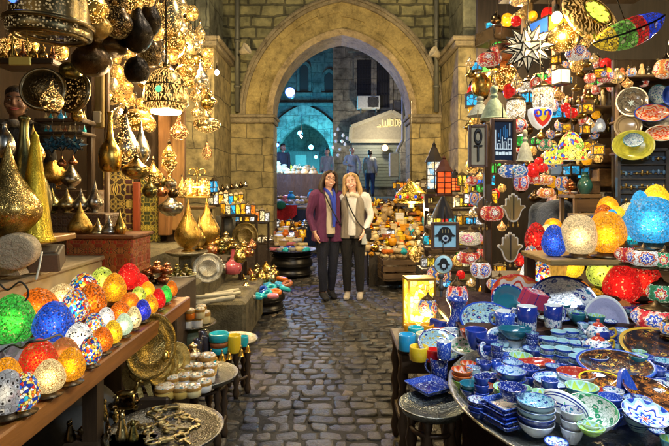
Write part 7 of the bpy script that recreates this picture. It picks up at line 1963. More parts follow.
for px, py, D, w, h, kd, col, desc, anc in (
 (651, 243, 2.62, 47, 47, 'gfine', 'cyan', 'largest globe lamp, sky blue mosaic, on the right shelf', 'the large sky blue globe'),
 (607, 253, 2.68, 35, 42, 'gfine', 'amber', 'large amber yellow mosaic globe lamp on the shelf', 'the large amber globe'),
 (579, 254, 2.70, 35, 40, 'gfine', 'beige', 'large pale beige mosaic globe lamp on the shelf', 'the beige globe'),
 (554, 256, 2.74, 24, 32, 'fine', 'blue', 'deep blue mosaic egg lamp at the left end of the shelf', 'the deep blue egg lamp'),
 (629, 248, 2.82, 20, 34, 'gmono', 'turquoise', 'turquoise mosaic globe lamp between the amber and sky blue globes', None),
 (640, 216, 3.08, 18, 26, 'smooth', 'cyan', 'pale blue cone lamp on the upper shelf', None),
 (656, 212, 3.12, 26, 28, 'smooth', 'yellow', 'yellow glass dome lamp at the top right', None),
 (630, 222, 3.06, 24, 20, 'spots', 'cream', 'cream dotted dome lamp on the upper shelf', None),
 (643, 224, 3.02, 22, 16, 'spots', 'amber', 'amber dotted dome lamp behind the sky blue globe', None),
 (617, 224, 3.06, 20, 18, 'smooth', 'yellow', 'plain yellow dome lamp on the upper shelf', None),
 (604, 222, 3.06, 18, 18, 'mono', 'orange', 'orange dome lamp on the upper shelf', None),
 (608, 214, 3.16, 20, 18, 'smooth', 'amber', 'amber dome lamp rear of the upper shelf', None),
 (591, 226, 3.04, 12, 12, 'mono', 'blue', 'small blue ball lamp behind the beige globe', None),
 (597, 230, 3.0, 10, 10, 'smooth', 'turquoise', 'small turquoise ball lamp behind the beige and amber globes', None),
 (612, 219, 2.98, 10, 10, 'smooth', 'cyan', 'tiny cyan ball lamp behind the amber globe', None),
 ): put('egg_' + kd, 'mosaic_lamp', px, py, D, w, h, col, desc, 'mosaic lamp', RG, anc)
# lamps lower down, on the dark table behind the pottery
lt = thing('side_table', 'dark side table with glowing red, yellow and mosaic lamps below the globe shelf', 'table', (1.85, 3.2, 0), anchor='the lamp side table')
mb = MB(); mb.box((.05, .06, .79), (1.7, .9, .03), bev=.006); mb.build('top', WDX, lt)
for sx in (-.75, .85):
 for sy in (-.3, .45): MB().box((sx, sy, .385), (.05, .05, .77)).build('leg', WD, lt)
LG = 'mosaic lamps below the globe shelf'
for px, py, D, w, h, kd, col, desc in (
 (602, 286, 3.00, 29, 32, 'spots', 'lime', 'yellow green egg lamp with black blotches'),
 (622, 302, 2.88, 36, 38, 'smooth', 'red', 'big plain red glass lamp, lower of the two'),
 (644, 297, 2.95, 34, 36, 'fine', 'red', 'big red mosaic lamp, upper of the two'),
 (637, 303, 3.1, 20, 18, 'smooth', 'red', 'small red glass lamp tucked behind the two big red ones'),
 (541, 290, 3.12, 25, 29, 'tesserae', None, 'egg lamp of red and white tiles on yellow beside the amber vase'),
 (529, 287, 3.2, 18, 26, 'smooth', 'white', 'milky white egg lamp left of the red and white tiled one'),
 (571, 277, 3.25, 24, 28, 'smooth', 'yellow', 'square shouldered yellow glass lamp behind the amber vase'),
 (546, 266, 3.3, 18, 18, 'mono', 'yellow', 'yellow mosaic ball lamp under the deep blue egg lamp'),
 (582, 301, 2.98, 18, 20, 'fine', 'orange', 'orange mosaic egg lamp behind the large floral platter'),
 (595, 307, 2.9, 20, 19, 'mono', 'amber', 'small amber mosaic lamp between the orange and big red lamps'),
 (624, 318, 2.75, 17, 18, 'crackle', 'brick', 'brown crackle ball lamp below the big red lamps'),
 (536, 252, 3.35, 22, 30, 'mono', 'red', 'red mosaic globe left of the deep blue egg lamp'),
 (531, 262, 3.3, 15, 17, 'tesserae', None, 'small ball lamp of white and blue tiles under the red globe'),
 (521, 266, 3.35, 13, 13, 'mono', 'red', 'small red mosaic ball under the hand shaped mirrors'),
 (547, 238, 3.45, 14, 14, 'smooth', 'cream', 'cream ball lamp above the red globe'),
 (553, 228, 3.5, 16, 10, 'smooth', 'amber', 'flat amber lamp behind the deep blue egg lamp'),
 ): put('egg_' + kd, 'mosaic_lamp', px, py, D, w, h, col, desc, 'mosaic lamp', LG)
KIND['glassvase'] = solo_kind('glass_vase', sprof([(.25, 0), (.4, .1), (.36, .3), (.44, .5), (.5, .7), (.36, .86), (.2, .93), (.28, 1.0)], 4), glow((.80, .42, .06), .5, 'amber_glass'))
put('glassvase', 'glass_vase', 558, 290, 2.98, 18, 38, None, 'amber frosted glass vase standing in front of the yellow lamps', 'vase', None, 'the amber vase')
TURKS = dict(
 redw=turk((.55, .02, .02), (.9, .85, .7), (.5, .03, .03), (.8, .2, .05)), bluew=turk((.75, .74, .70), (.02, .05, .5), (.02, .06, .45), (.5, .1, .05)),
 eye=turk((.02, .12, .5), (.02, .04, .4), (.03, .3, .6), (.85, .8, .7), 4), multi=turk((.05, .15, .5), (.02, .04, .4), (.6, .05, .03), (.8, .45, .05)),
 green=turk((.03, .22, .08), (.8, .6, .1), (.6, .05, .03), (.04, .3, .15)), pink=turk((.75, .62, .42), (.7, .1, .2), (.75, .2, .3), (.7, .55, .3), 4),
 orange=turk((.75, .20, .03), (.85, .75, .5), (.65, .05, .02), (.85, .5, .1)), redblue=turk((.6, .02, .03), (.02, .06, .5), (.03, .1, .55), (.85, .4, .3), 6))
CAPB = [(.36, .86), (.30, .94), (.2, 1.0), (.1, 1.08), (.06, 1.2), (.03, 1.25), (0, 1.26)]
for k_, m_ in TURKS.items():
 KIND['turk_' + k_] = lamp_kind('mosaic_pendant', 'globe', m_, True, CAPB, None, 28)
 KIND['turks_' + k_] = lamp_kind('mosaic_globe', 'globe', m_, False, CAPB, EGGBASE, 28)
TG = 'hanging mosaic pendants of the right stall'
for px, py, D, w, h, kd, desc in (
 (492, 221, 3.25, 23, 17, 'redw', 'red mosaic pendant with white star flowers against the dark post'),
 (470, 245, 3.3, 25, 15, 'pink', 'cream mosaic pendant with two pink flowers'),
 (469, 264, 3.45, 24, 14, 'redw', 'red mosaic pendant with a cream flower under the pink flowered one'),
 (481, 278, 3.1, 20, 18, 'bluew', 'white mosaic pendant with blue flowers left of the dark post'),
 (457, 308, 3.05, 22, 26, 'redblue', 'red and blue eyed mosaic pendant above the tall blue vase'),
 (428, 316, 3.1, 20, 19, 'multi', 'multicoloured mosaic drop pendant in front of the yellow lit box'),
 (500, 291, 3.2, 26, 14, 'multi', 'blue and red mosaic pendant right of the dark post'),
 (439, 283, 3.4, 24, 18, 'multi', 'blue white and red mosaic pendant below the round hand sign'),
 (513, 178, 3.2, 28, 15, 'eye', 'oval blue mosaic pendant like an eye under the blue framed sign'),
 (521, 191, 3.3, 15, 17, 'redblue', 'small red and blue mosaic pendant with yellow top'),
 (533, 184, 3.6, 14, 11, 'redw', 'small red mosaic pendant right of the eye pendant'),
 (545, 185, 3.6, 16, 11, 'orange', 'small orange red mosaic pendant, upper of the pair by the green vase table'),
 (546, 198, 3.6, 17, 11, 'orange', 'small orange red mosaic pendant, lower of the pair by the green vase table'),
 (489, 66, 3.6, 24, 14, 'redw', 'shallow red and white mosaic bowl pendant at the pier'),
 (605, 82, 3.7, 16, 14, 'redblue', 'red and blue mosaic dome pendant hanging above the wall plates'),
 (666, 78, 3.2, 22, 20, 'orange', 'orange mosaic pendant at the right photo edge'),
 (518, 132, 3.4, 18, 14, 'redblue', 'red mosaic cup pendant under the white jar lantern'),
 (552, 112, 3.5, 12, 14, 'bluew', 'small white and blue mosaic pendant near the heart lamp'),
 (576, 60, 3.5, 20, 15, 'bluew', 'blue white mosaic pendant below the gold disc lamp'),
 (546, 150, 3.6, 12, 12, 'green', 'small green mosaic pendant beside the yellow shade'),
 (475, 205, 3.9, 12, 14, 'multi', 'small multicoloured mosaic pendant left of the red one on the post'),
 ): put('turk_' + kd, 'mosaic_pendant', px, py, D, w, h, None, desc, 'mosaic pendant', TG)
for px, py, D, w, h, kd, desc in (
 (626, 262, 2.6, 21, 17, 'redw', 'red flowered mosaic globe under the amber globe'),
 (644, 266, 2.5, 30, 18, 'bluew', 'flat white mosaic globe with dark blue flowers below the sky blue globe'),
 (665, 268, 2.45, 20, 18, 'green', 'green mosaic globe at the right photo edge'),
 (661, 302, 2.5, 26, 20, 'green', 'banded green and red mosaic globe below the green one'),
 (656, 328, 2.35, 44, 22, 'redblue', 'wide flat red and blue mosaic globe above the mustard platter'),
 (667, 334, 2.2, 14, 14, 'multi', 'small dark mosaic ball at the right photo edge'),
 ): put('turks_' + kd, 'mosaic_globe', px, py, D, w, h, None, desc, 'mosaic lamp', LG)
# ================================================================== HANGING LANTERNS, RIGHT TOP
KIND['star_white'] = star_kind('star_lantern', SPK26, glow((.80, .72, .52), .42, 'milk_glass'), .2, .7)
put('star_white', 'star_lantern', 528, 73, 3.3, 52, 50, None, 'white glass star lantern with dark edges and many points', 'star lantern', None, 'the white star lantern', rz=.25)
for a in (
 ('hpierce_globe', 563, 51, 3.3, 28, 27, 'gold', 'gold pierced globe lantern right of the white star lantern', 'the gold pierced globe'),
 ('hbrass_globe', 481, 97, 3.9, 19, 24, 'gold', 'gold glass ball lamp beside the pier, left of a similar ball', None),
 ('hpierce_globe', 506, 89, 4.0, 23, 24, 'gold', 'amber lit ball lamp, right of the gold glass ball', None),
 ('hpierce_globe', 492, 90, 4.3, 18, 20, 'pale', 'pale lit ball lamp between the two gold balls', None),
 ('hbrass_disc', 502, 66, 3.9, 34, 22, 'copper', 'copper coloured shallow lamp left of the star lantern', None),
 ('hpierce_bulb', 520, 5, 3.6, 20, 12, 'silver', 'silvery lit lamp at the very top', None),
 ('hpierce_squat', 517, 20, 4.2, 12, 9, 'gold', 'small gold lit lamp below the topmost silvery one', None),
 ): put(a[0], 'brass_lamp' if 'hbrass' in a[0] else 'pierced_lamp', *a[1:7], a[7], 'hanging lamp', 'hanging lamps of the right stall', a[8])
# big gold disc lamp with a lit green glass flower
gd = thing('disc_lamp', 'big gold cutwork disc lamp with a lit yellow green glass flower', 'hanging lamp', P(595, 14, 3.1), (1.12, .12, .3), 'hanging lamps of the right stall', 'the gold disc lamp')
mb = MB(); mb.lathe(sprof([(0, .02), (.12, .015), (.20, -.02), (.20, -.05), (.10, -.09), (0, -.1)], 4), 40); mb.build('shell', pierced(.6, 40.0, lines=True, name='disc_cutwork'), gd, col=C['gold'])
mb = MB()
for i in range(8):
 a = i * pi / 4; mb.sph((.06 * cos(a), .06 * sin(a), .02), (.028, .02, .012), 10, 6, M=None)
mb.sph((0, 0, .022), (.03, .03, .014), 12, 6); mb.build('glass_flower', glow((.55, .75, .08), 1.6, 'lime_glass'), gd)
mb = MB(); mb.torus(.10, .008, 30, 6, M=T(0, 0, .02)); mb.torus(.2, .008, 36, 6, M=T(0, 0, -.03)); mb.build('rim', plain((.6, .42, .12), .3, 1.0, name='disc_rim'), gd)
# long leaf shaped stained glass lamp
def leaf_lamp():
 D = 2.9
 a, b = P(592, 42, D), P(664, 14, D)
 c = (a + b) / 2; L = (b - a).length
 t = thing('leaf_lamp', 'long curved leaf shaped stained glass lamp in yellow, green, red and blue', 'hanging lamp', c, (0, math.atan2(a.z - b.z, b.x - a.x), 0), 'hanging lamps of the right stall', 'the stained glass leaf lamp')
 n = 4
 seg = [((.75, .48, .03), -.50, -.24), ((.12, .30, .04), -.25, .0), ((.50, .02, .015), -.01, .16), ((.02, .06, .60), .15, .50)]
 fr = MB()
 for col, u0, u1 in seg:
  mb = MB(); path = []; rad = []
  for i in range(9):
   u = u0 + (u1 - u0) * i / 8
   w = max(.02, (1 - abs(2 * u) ** 2.2)) ** .7
   path.append((u * L, 0, .05 * L * (4 * u * u) - .03)); rad.append((.085 * w, .07 * w))
  mb.tube(path, rad, 16, ref=(0, 0, 1))
  mb.build('glass_section', mosaic(None, 52.0, .55, gw=.06, name='stained_leaf', var=.6), t, col=col)
 for sy in (-1, 1):
  fr.tube([(u / 20 * L, sy * .07 * max(.02, (1 - abs(u / 10) ** 2.2)) ** .7, .05 * L * (u / 10) ** 2 - .03) for u in range(-10, 11)], .006, 5)
 fr.tube([(0, 0, .04), (0, 0, .6)], .004, 4); fr.build('lead_frame', plain((.03, .025, .02), .4, .7, name='lead'), t)
leaf_lamp()
def pane_lantern(px, py, D, w, h, cols, label, anchor=None):
 t = thing('pane_lantern', label, 'lantern', P(px, py, D), (0, 0, .35), 'hanging lanterns of the right stall', anchor)
 a, b = W(w, D), W(h, D)
 for i, c in enumerate(cols):
  mb = MB(); an = i * 2 * pi / len(cols); R = a / 2 if len(cols) > 2 else a / 2
  mb.box((0, -R, b / 2), (2 * R * math.tan(pi / max(len(cols), 4)) * .92, .004, b * .9), M=RZ(an)); mb.build('glass_pane', glow(c, .7, 'pane_glass'), t)
 mb = MB(); k = max(len(cols), 4)
 for z0 in (0, b): mb.lathe([(a * .62 / cos(pi / k) * .82, z0 - .006), (a * .62 / cos(pi / k) * .82, z0 + .006)], k, M=RZ(pi / 4 if k == 4 else pi / k), smooth=False)
 for i in range(k):
  an = i * 2 * pi / k + pi / 4; mb.tube([(a * .5 / cos(pi / k) * cos(an), a * .5 / cos(pi / k) * sin(an), 0), (a * .5 / cos(pi / k) * cos(an), a * .5 / cos(pi / k) * sin(an), b)], .005, 4)
 mb.lathe([(a * .5, b), (a * .2, b * 1.25), (.01, b * 1.32)], k, M=RZ(pi / 4), smooth=False); mb.tube([(0, 0, b * 1.3), (0, 0, b * 1.3 + .5)], .004, 4)
 mb.build('frame', plain((.05, .035, .02), .4, .7, name='pane_frame'), t)
pane_lantern(549, 41, 3.45, 26, 20, [(.70, .30, .03), (.03, .12, .5), (.70, .30, .03), (.03, .12, .5)], 'square hanging lantern with orange and blue glass panes', 'the orange and blue pane lantern')
pane_lantern(561, 84, 3.4, 12, 14, [(.42, .44, .42)] * 4, 'small square hanging lantern with bright white panes')
pane_lantern(497, 44, 4.1, 30, 12, [(.05, .03, .012)] * 4, 'wide dark hanging lantern with triangular openings beside the pier')
# white jar lanterns
KIND['jar_lantern'] = lamp_kind('jar_lantern', sprof([(.2, 0), (.42, .08), (.5, .3), (.5, .72), (.40, .86)], 4), mosaic(((.85, .78, .62), (.8, .7, .48), (.85, .8, .7), (.5, .38, .2)), 12.0, .8, gw=.06, name='jar_glass'), True, [(.42, .84), (.52, .87), (.5, .92), (.3, .98), (.12, 1.1), (0, 1.12)])
put('jar_lantern', 'jar_lantern', 543, 110, 3.35, 20, 26, None, 'bright white glass jar lantern above the heart lamp', 'lantern', 'jar lanterns', 'the bright jar lantern')
put('jar_lantern', 'jar_lantern', 516, 121, 3.45, 18, 24, None, 'white glass jar lantern left of the brighter one', 'lantern', 'jar lanterns')
put('jar_lantern', 'jar_lantern', 527, 98, 3.9, 14, 18, None, 'small white jar lantern behind the two larger ones', 'lantern', 'jar lanterns')
# heart lamp
hl = thing('heart_lamp', 'heart shaped hanging lamp with red, yellow and blue glass in a white border', 'hanging lamp', P(540, 117, 3.1), (0, 0, .1), 'hanging lamps of the right stall', 'the heart lamp')
def heart(s):
 return [(s * .062 * (16 * sin(t) ** 3) / 16, s * .062 * (13 * cos(t) - 5 * cos(2 * t) - 2 * cos(3 * t) - cos(4 * t)) / 16 * .75 if False else s * (.05 - .115 * (.5 - .5 * cos(t)) ** 1.0 + .0)) for t in [0]]
HO = [(0, -.075), (.035, -.05), (.058, -.015), (.066, .02), (.064, .05), (.03, .057), (0, .055), (-.03, .057), (-.064, .05), (-.066, .02), (-.058, -.015), (-.035, -.05)]
mb = MB(); mb.prism(HO, .06); mb.build('border', glow((.8, .76, .66), .6, 'heart_white'), hl)
mb = MB(); mb.prism([(x * .82, z * .82) for x, z in HO], .066); mb.build('red_glass', glow((.62, .04, .02), .7, 'heart_red'), hl)
mb = MB(); mb.prism([(x * .5, z * .6 + .014) for x, z in HO], .072); mb.build('yellow_glass', glow((.85, .55, .04), .8, 'heart_yellow'), hl)
mb = MB()
for sx in (-1, 1): mb.torus(.019, .007, 16, 6, M=T(sx * .031, -.035, .02) @ RX(pi / 2), arc=(-.6 if sx > 0 else -2.5, 3.8 if sx > 0 else 2.6 + .9))
mb.build('blue_scrolls', glow((.03, .05, .55), .6, 'heart_blue'), hl)
mb = MB(); mb.tube([(0, 0, .055), (0, 0, .5)], .004, 4); mb.build('chain', HANGM, hl)
# green bell shaped ladies
LADY = sprof([(.5, 0), (.46, .05), (.34, .3), (.2, .52), (.12, .6), (.15, .68), (.10, .74), (.14, .84), (.12, .94), (0, 1.0)], 4)
KIND['lady'] = lamp_kind('bell_figure', LADY, plain(None, .6, name='verdigris', var=.4), True, None, bodyname='bell')
put('lady', 'bell_figure', 494, 119, 3.2, 28, 34, (.25, .34, .24), 'pale green bell shaped figure hanging above the framed signs', 'figure', 'bell figures', 'the pale green bell')
put('lady', 'bell_figure', 480, 116, 3.4, 26, 20, (.28, .32, .30), 'greyish bell shaped figure left of the pale green one', 'figure', 'bell figures')
put('lady', 'bell_figure', 525, 161, 3.3, 17, 32, (.40, .42, .34), 'grey green bell shaped figure right of the blue framed sign', 'figure', 'bell figures')
# ================================================================== SIGNS, MIRRORS, LANTERNS ON THE POST
def frame_pic(px, py, D, w, h, rz, board, label, anchor, fw=.022, fmat=None, backlit=0):
 t = thing('framed_sign', label, 'sign', P(px, py, D), (0, 0, rz), None, anchor)
 a, b = W(w, D), W(h, D)
 mb = MB()
 for sx in (-1, 1): mb.box((sx * (a / 2 - fw / 2), 0, 0), (fw, .03, b), bev=.004)
 for sz in (-1, 1): mb.box((0, .001, sz * (b / 2 - fw / 2)), (a - fw * 2, .028, fw), bev=.004)
 mb.build('frame', fmat or wood((.13, .06, .03), axis=2, name='frame_wood'), t)
 mb = MB(); mb.box((0, .006, 0), (a - fw * 1.6, .012, b - fw * 1.6)); mb.build('board', board, t)
 mb = MB(); mb.tube([(0, .005, b / 2), (0, .005, b / 2 + .09)], .004, 4); mb.build('hook', HANGM, t)
 return t, a - 2 * fw, b - 2 * fw
BLK = plain((.012, .011, .01), .5, name='black_relief')
t, a, b = frame_pic(478, 146, 3.1, 19, 43, -.15, plain((.50, .42, .27), .7, name='papyrus'), 'dark framed sign showing a black looped cross on beige', 'the looped cross sign', .018)
mb = MB(); mb.torus(.5, .17, 24, 8, M=T(0, 0, b * .25) @ RX(pi / 2) @ SCL(a * .48, b * .34, .03))
mb.box((0, 0, -b * .2), (a * .16, .012, b * .44), bev=.003); mb.box((0, -.001, .0), (a * .66, .012, a * .15), bev=.003); mb.build('looped_cross', BLK, t).location = (0, -.006, 0)
t, a, b = frame_pic(503, 141, 3.05, 26, 45, .12, plain((.008, .02, .055), .4, name='night_blue'), 'dark framed sign with white square lettering on deep blue', 'the blue lettered sign', .020)
mb = MB(); cmb = MB()
def ltr(x0, y0, x1, y1, th=.055, m=None):
 (m or mb).box(((x0 + x1) / 2 * a / 2, 0, (y0 + y1) / 2 * b / 2), (abs(x1 - x0) * a / 2 + th * a / 2, .006, abs(y1 - y0) * b / 2 + th * a / 2))
for s in ((-.85, -.42, .85, -.42), (-.85, -.42, -.85, .55), (-.62, -.42, -.62, -.15), (-.62, -.15, -.35, -.15), (-.35, -.15, -.35, -.42), (-.12, -.42, -.12, .2), (.05, -.42, .05, -.05), (.05, -.05, .3, -.05), (.3, -.05, .3, -.42),
 (.5, -.42, .5, .1), (.5, .1, .85, .1), (.85, .1, .85, -.42), (.5, -.2, .7, -.2), (.68, .3, .68, .9), (-.55, -.0, -.38, -.0), (.12, .12, .22, .12),
 (-.8, -.72, -.6, -.58), (-.45, -.72, -.25, -.6), (-.1, -.72, .1, -.58), (.25, -.72, .45, -.6), (.6, -.72, .8, -.58)): ltr(*s)
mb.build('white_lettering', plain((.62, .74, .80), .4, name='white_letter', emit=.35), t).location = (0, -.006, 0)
for s in ((.2, .05, .2, .8), (.4, .2, .4, .6), (-.3, .1, -.3, .6), (-.5, .2, -.5, .4), (.02, .3, .02, .7)): ltr(*s, .05, cmb)
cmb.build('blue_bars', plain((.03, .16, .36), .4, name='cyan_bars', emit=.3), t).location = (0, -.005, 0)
def hamsa_mesh(mat, s, th, name, parent, y=0.0):
 mb = MB(); mb.prism([(x * s[0], z * s[1]) for x, z in HAMSA], th); return mb.build(name, mat, parent, loc=(0, y, 0))
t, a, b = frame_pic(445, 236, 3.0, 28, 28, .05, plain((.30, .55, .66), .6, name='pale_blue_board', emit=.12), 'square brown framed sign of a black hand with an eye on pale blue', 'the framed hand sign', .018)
h_ = hamsa_mesh(BLK, (a * .95, -b * .78), .008, 'hand_emblem', t, -.004); h_.location = (0, -.004, b * .42)
mb = MB(); mb.lathe([(a * .14, 0), (a * .14, .004)], 18, M=RX(pi / 2)); mb.build('eye_white', plain((.6, .72, .78), .5, name='eye_pale'), t, loc=(0, -.008, -.0 - b * .1))
mb = MB(); mb.lathe([(a * .07, 0), (a * .07, .004)], 14, M=RX(pi / 2)); mb.build('eye_pupil', plain((.01, .02, .08), .5, name='eye_dark'), t, loc=(0, -.011, -b * .1))
mb = MB()
for sx in (-1, 0, 1): mb.box((sx * a * .13, 0, b * .22), (.004, .004, b * .16))
mb.build('finger_marks', plain((.40, .30, .12), .5, name='gilt_mark'), t, loc=(0, -.009, 0))
rd = thing('round_sign', 'round pale blue sign of a black hand with an eye below the framed one', 'sign', P(443, 264, 2.95), (0, 0, 0), None, 'the round hand sign')
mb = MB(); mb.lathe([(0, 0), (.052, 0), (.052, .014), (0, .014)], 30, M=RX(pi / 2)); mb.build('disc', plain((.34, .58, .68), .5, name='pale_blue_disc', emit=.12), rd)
mb = MB(); mb.torus(.053, .005, 30, 6, M=T(0, -.008, 0) @ RX(pi / 2)); mb.build('rim', plain((.2, .12, .05), .5, name='brown_rim'), rd)
h_ = hamsa_mesh(BLK, (.075, -.075), .006, 'hand_emblem', rd, -.016); h_.location = (0, -.016, .037)
mb = MB(); mb.lathe([(.012, 0), (.012, .004)], 14, M=RX(pi / 2)); mb.build('eye_white', plain((.6, .72, .78), .5, name='eye_pale'), rd, loc=(0, -.02, -.008))
mb = MB(); mb.tube([(0, 0, .055), (0, 0, .12)], .003, 4); mb.build('string', HANGM, rd)
# hand shaped mirrors
def hand_mirror(px, py, D, w, h, label, gold=(.34, .24, .09), border=True):
 t = thing('hand_mirror', label, 'hand ornament', P(px, py, D), (0, 0, .05), 'hand shaped ornaments on chains')
 a, b = W(w, D), W(h, D)
 if border:
  mb = MB(); mb.prism([(x * a, -z * b) for x, z in HAMSA], .012); mb.build('pale_border', plain((.70, .62, .48), .4, name='ivory_edge'), t)
 mb = MB(); mb.prism([(x * a * .88, -(.06 + z * .88) * b) for x, z in HAMSA], .018); mb.build('plate', plain(gold, .35, .5, name='bronze_mirror'), t)
 mb = MB(); mb.box((0, -.011, -b * .5), (.006, .006, b * .8)); mb.tube([(0, 0, -.01), (0, 0, .14)], .003, 4); mb.build('centre_seam', plain((.03, .02, .012), .5, name='seam'), t)
 for k in range(3):
  mb = MB(); mb.tube([((k - 1) * a * .2, 0, -b * .99), ((k - 1) * a * .2, 0, -b * 1.08)], .002, 4); mb.sph(((k - 1) * a * .2, 0, -b * 1.12), (.007, .007, .011), 8, 6); mb.build('bead', plain((.6, .42, .12), .3, .9, name='bead_gold'), t)
# turned fingers up: rotate half a turn about the view axis keeps hanging point at the fingers
 return t
def hand_up(px, py, D, w, h, label, **k):
 t = hand_mirror(px, py, D, w, h, label, **k)
 return t
KUP = [(x, 1 - z) for x, z in HAMSA]
HAMSA_DOWN = HAMSA
HAMSA = [(x, 1 - z) for x, z in HAMSA]
hand_up(513, 193, 3.1, 25, 29, 'upper bronze hand ornament with an ivory border hanging right of the post')
hand_up(510, 232, 3.05, 26, 30, 'lower bronze hand ornament with an ivory border hanging right of the post')
hand_up(483, 195, 3.3, 20, 30, 'plain brown hand ornament hanging left of the post', gold=(.16, .10, .05), border=False)
# tall dark lantern, red lantern
def tower_lantern(px, py, D, w, h, glass, label, anchor, frame=(.025, .02, .018)):
 t = thing('tower_lantern', label, 'lantern', P(px, py, D), (0, 0, .4), None, anchor)
 a, b = W(w, D), W(h, D)
 mb = MB(); mb.lathe([(a * .42, b * .06), (a * .42, b * .58)], 6, smooth=False); mb.build('glass', glass, t)
 mb = MB()
 for i in range(6):
  an = i * pi / 3; mb.tube([(a * .45 * cos(an), a * .45 * sin(an), b * .04), (a * .45 * cos(an), a * .45 * sin(an), b * .6)], a * .035, 4)
 for z in (.06, .19, .32, .45, .58): mb.lathe([(a * .44, b * z - .004), (a * .46, b * z), (a * .44, b * z + .004)], 6, smooth=False, caps=False)
 mb.lathe([(0, 0), (a * .5, 0), (a * .5, b * .04), (a * .45, b * .06), (0, b * .06)], 6, smooth=False)
 mb.build('frame', plain(frame, .45, .6, name='lantern_iron'), t)
 mb = MB(); mb.lathe([(a * .58, b * .58), (a * .5, b * .62), (a * .36, b * .70), (a * .2, b * .84), (a * .1, b * .88), (a * .12, b * .91), (a * .04, b * .95), (0, b)], 6, smooth=False); mb.build('spire_roof', plain(frame, .45, .6, name='lantern_iron2'), t)
 return t
PW = mosaic(((.80, .78, .66), (.72, .74, .68), (.75, .62, .3), (.25, .5, .7), (.8, .75, .6)), 24.0, .75, gw=.02, name='milky_panes')
tower_lantern(434, 192, 5.2, 18, 52, PW, 'tall dark iron lantern with white glass panes and a pointed roof', 'the tall dark lantern')
tower_lantern(444, 196, 4.9, 18, 42, glow((.80, .09, .015), .9, 'red_panes'), 'dark lantern with glowing orange red panes right of the tall white one', 'the red paned lantern', (.06, .02, .015))
tower_lantern(455, 192, 5.4, 12, 24, glow((.85, .12, .02), .9, 'red_panes'), 'small lantern with red glow beside the red paned lantern', None)
# shelf rack behind for these
lr = thing('lantern_stand', 'dark wooden stand of shelves full of small lit lanterns beside the pier', 'stand', (0, 0, 0), anchor='the lantern stand')
for i, (x0, x1, y, D) in enumerate(((424, 462, 194, 5.2), (426, 484, 208, 4.9), (428, 484, 226, 4.7), (424, 484, 246, 4.5), (420, 470, 268, 4.3))):
 a, b = P(x0, y, D), P(x1, y, D)
 mb = MB(); mb.box(((a.x + b.x) / 2, D, a.z - .012), (b.x - a.x, .3, .024)); mb.build('shelf', WDX, lr)
for px in (426, 482): MB().box((P(px, 0, 5.05).x, 5.05, .68), (.04, .04, 1.36)).build('upright', WD, lr)
MLG = 'small lit lanterns on the lantern stand'
mcs = ['amber', 'white', 'red', 'cyan', 'amber', 'cream', 'yellow', 'turquoise', 'orange', 'white', 'yellow', 'purple', 'amber']
ii = 0
for row, (x0, x1, y, D, nm) in enumerate(((457, 484, 208, 4.85, 'second'), (430, 482, 226, 4.65, 'third'), (426, 480, 246, 4.45, 'fourth'), (424, 466, 268, 4.25, 'lowest'))):
 n = int((x1 - x0) / 6.6)
 for i in range(n + 1):
  ii += 1; c = mcs[(ii * 5 + row) % 13]
  hh = 13 + (ii * 7) % 7
  px = x0 + (x1 - x0) * i / n
  if 428 < px < 462 and row == 2: hh = 8
  put('mini_lantern', 'small_lantern', px, y - 1, D - .06 * (i % 2), 6.4, hh, c, 'small lit %s glass lantern on the %s shelf of the lantern stand' % (c, nm), 'lantern', MLG, rz=.3 * i)
for i, (px, py, c) in enumerate(((466, 186, 'amber'), (471, 178, 'turquoise'), (476, 190, 'yellow'), (480, 182, 'blue'), (484, 176, 'cyan'), (488, 188, 'purple'), (491, 178, 'cyan'), (462, 178, 'yellow'), (468, 196, 'white'), (486, 198, 'cyan'), (494, 196, 'amber'))):
 put('mini_lantern', 'small_lantern', px, py + 8, 4.7, 7, 15, c, 'small hanging %s glass lantern under the looped cross sign' % c, 'lantern', 'hanging small lanterns under the signs', rz=.3 * i)
# yellow jewelled dome lamp
jd = thing('jewel_lamp', 'yellow dome lamp studded with red and blue jewels above the souvenir stall', 'lamp', P(411, 203, 5.6), (0, 0, 0), None, 'the jewelled dome lamp')
a = W(30, 5.6); b = W(22, 5.6)
mb = MB(); mb.lathe([(r * a, z * b) for r, z in sprof([(.36, 0), (.47, .06), (.5, .14), (.5, .44), (.44, .52), (.30, .72), (.16, .86), (.06, .96), (0, 1.0)], 3)], 32); mb.build('shade', pierced(1.6, 60.0, thr=.36, glow=(1, .58, .06), name='yellow_shade'), jd, col=(.75, .48, .05))
for i in range(12):
 an = i * pi / 6 + .15; c = ((.7, .02, .02), (.02, .08, .65))[i % 2]
 mb = MB(); mb.sph((a * .5 * cos(an), a * .5 * sin(an), b * .29), (a * .055,) * 3, 8, 6); mb.build('red_jewel' if i % 2 == 0 else 'blue_jewel', glow(c, .6, 'jewel'), jd)
mb = MB(); mb.tube([(0, 0, b), (0, 0, b + .9)], .005, 4); mb.tube([(0, 0, -.05), (0, 0, 0)], .04, 8); mb.build('stem', HANGM, jd)
lamp_light('lamp_bulb', (0, -.1, -.06), 30, WARM, .05, jd)
# pierced drop lamp (lit) on the souvenir stall
put('hpierce_drop', 'pierced_lamp', 416, 262, 5.2, 14, 24, 'gold', 'gold pierced drop lamp hanging left of the framed hand sign', 'hanging lamp', 'hanging lamps of the right stall')
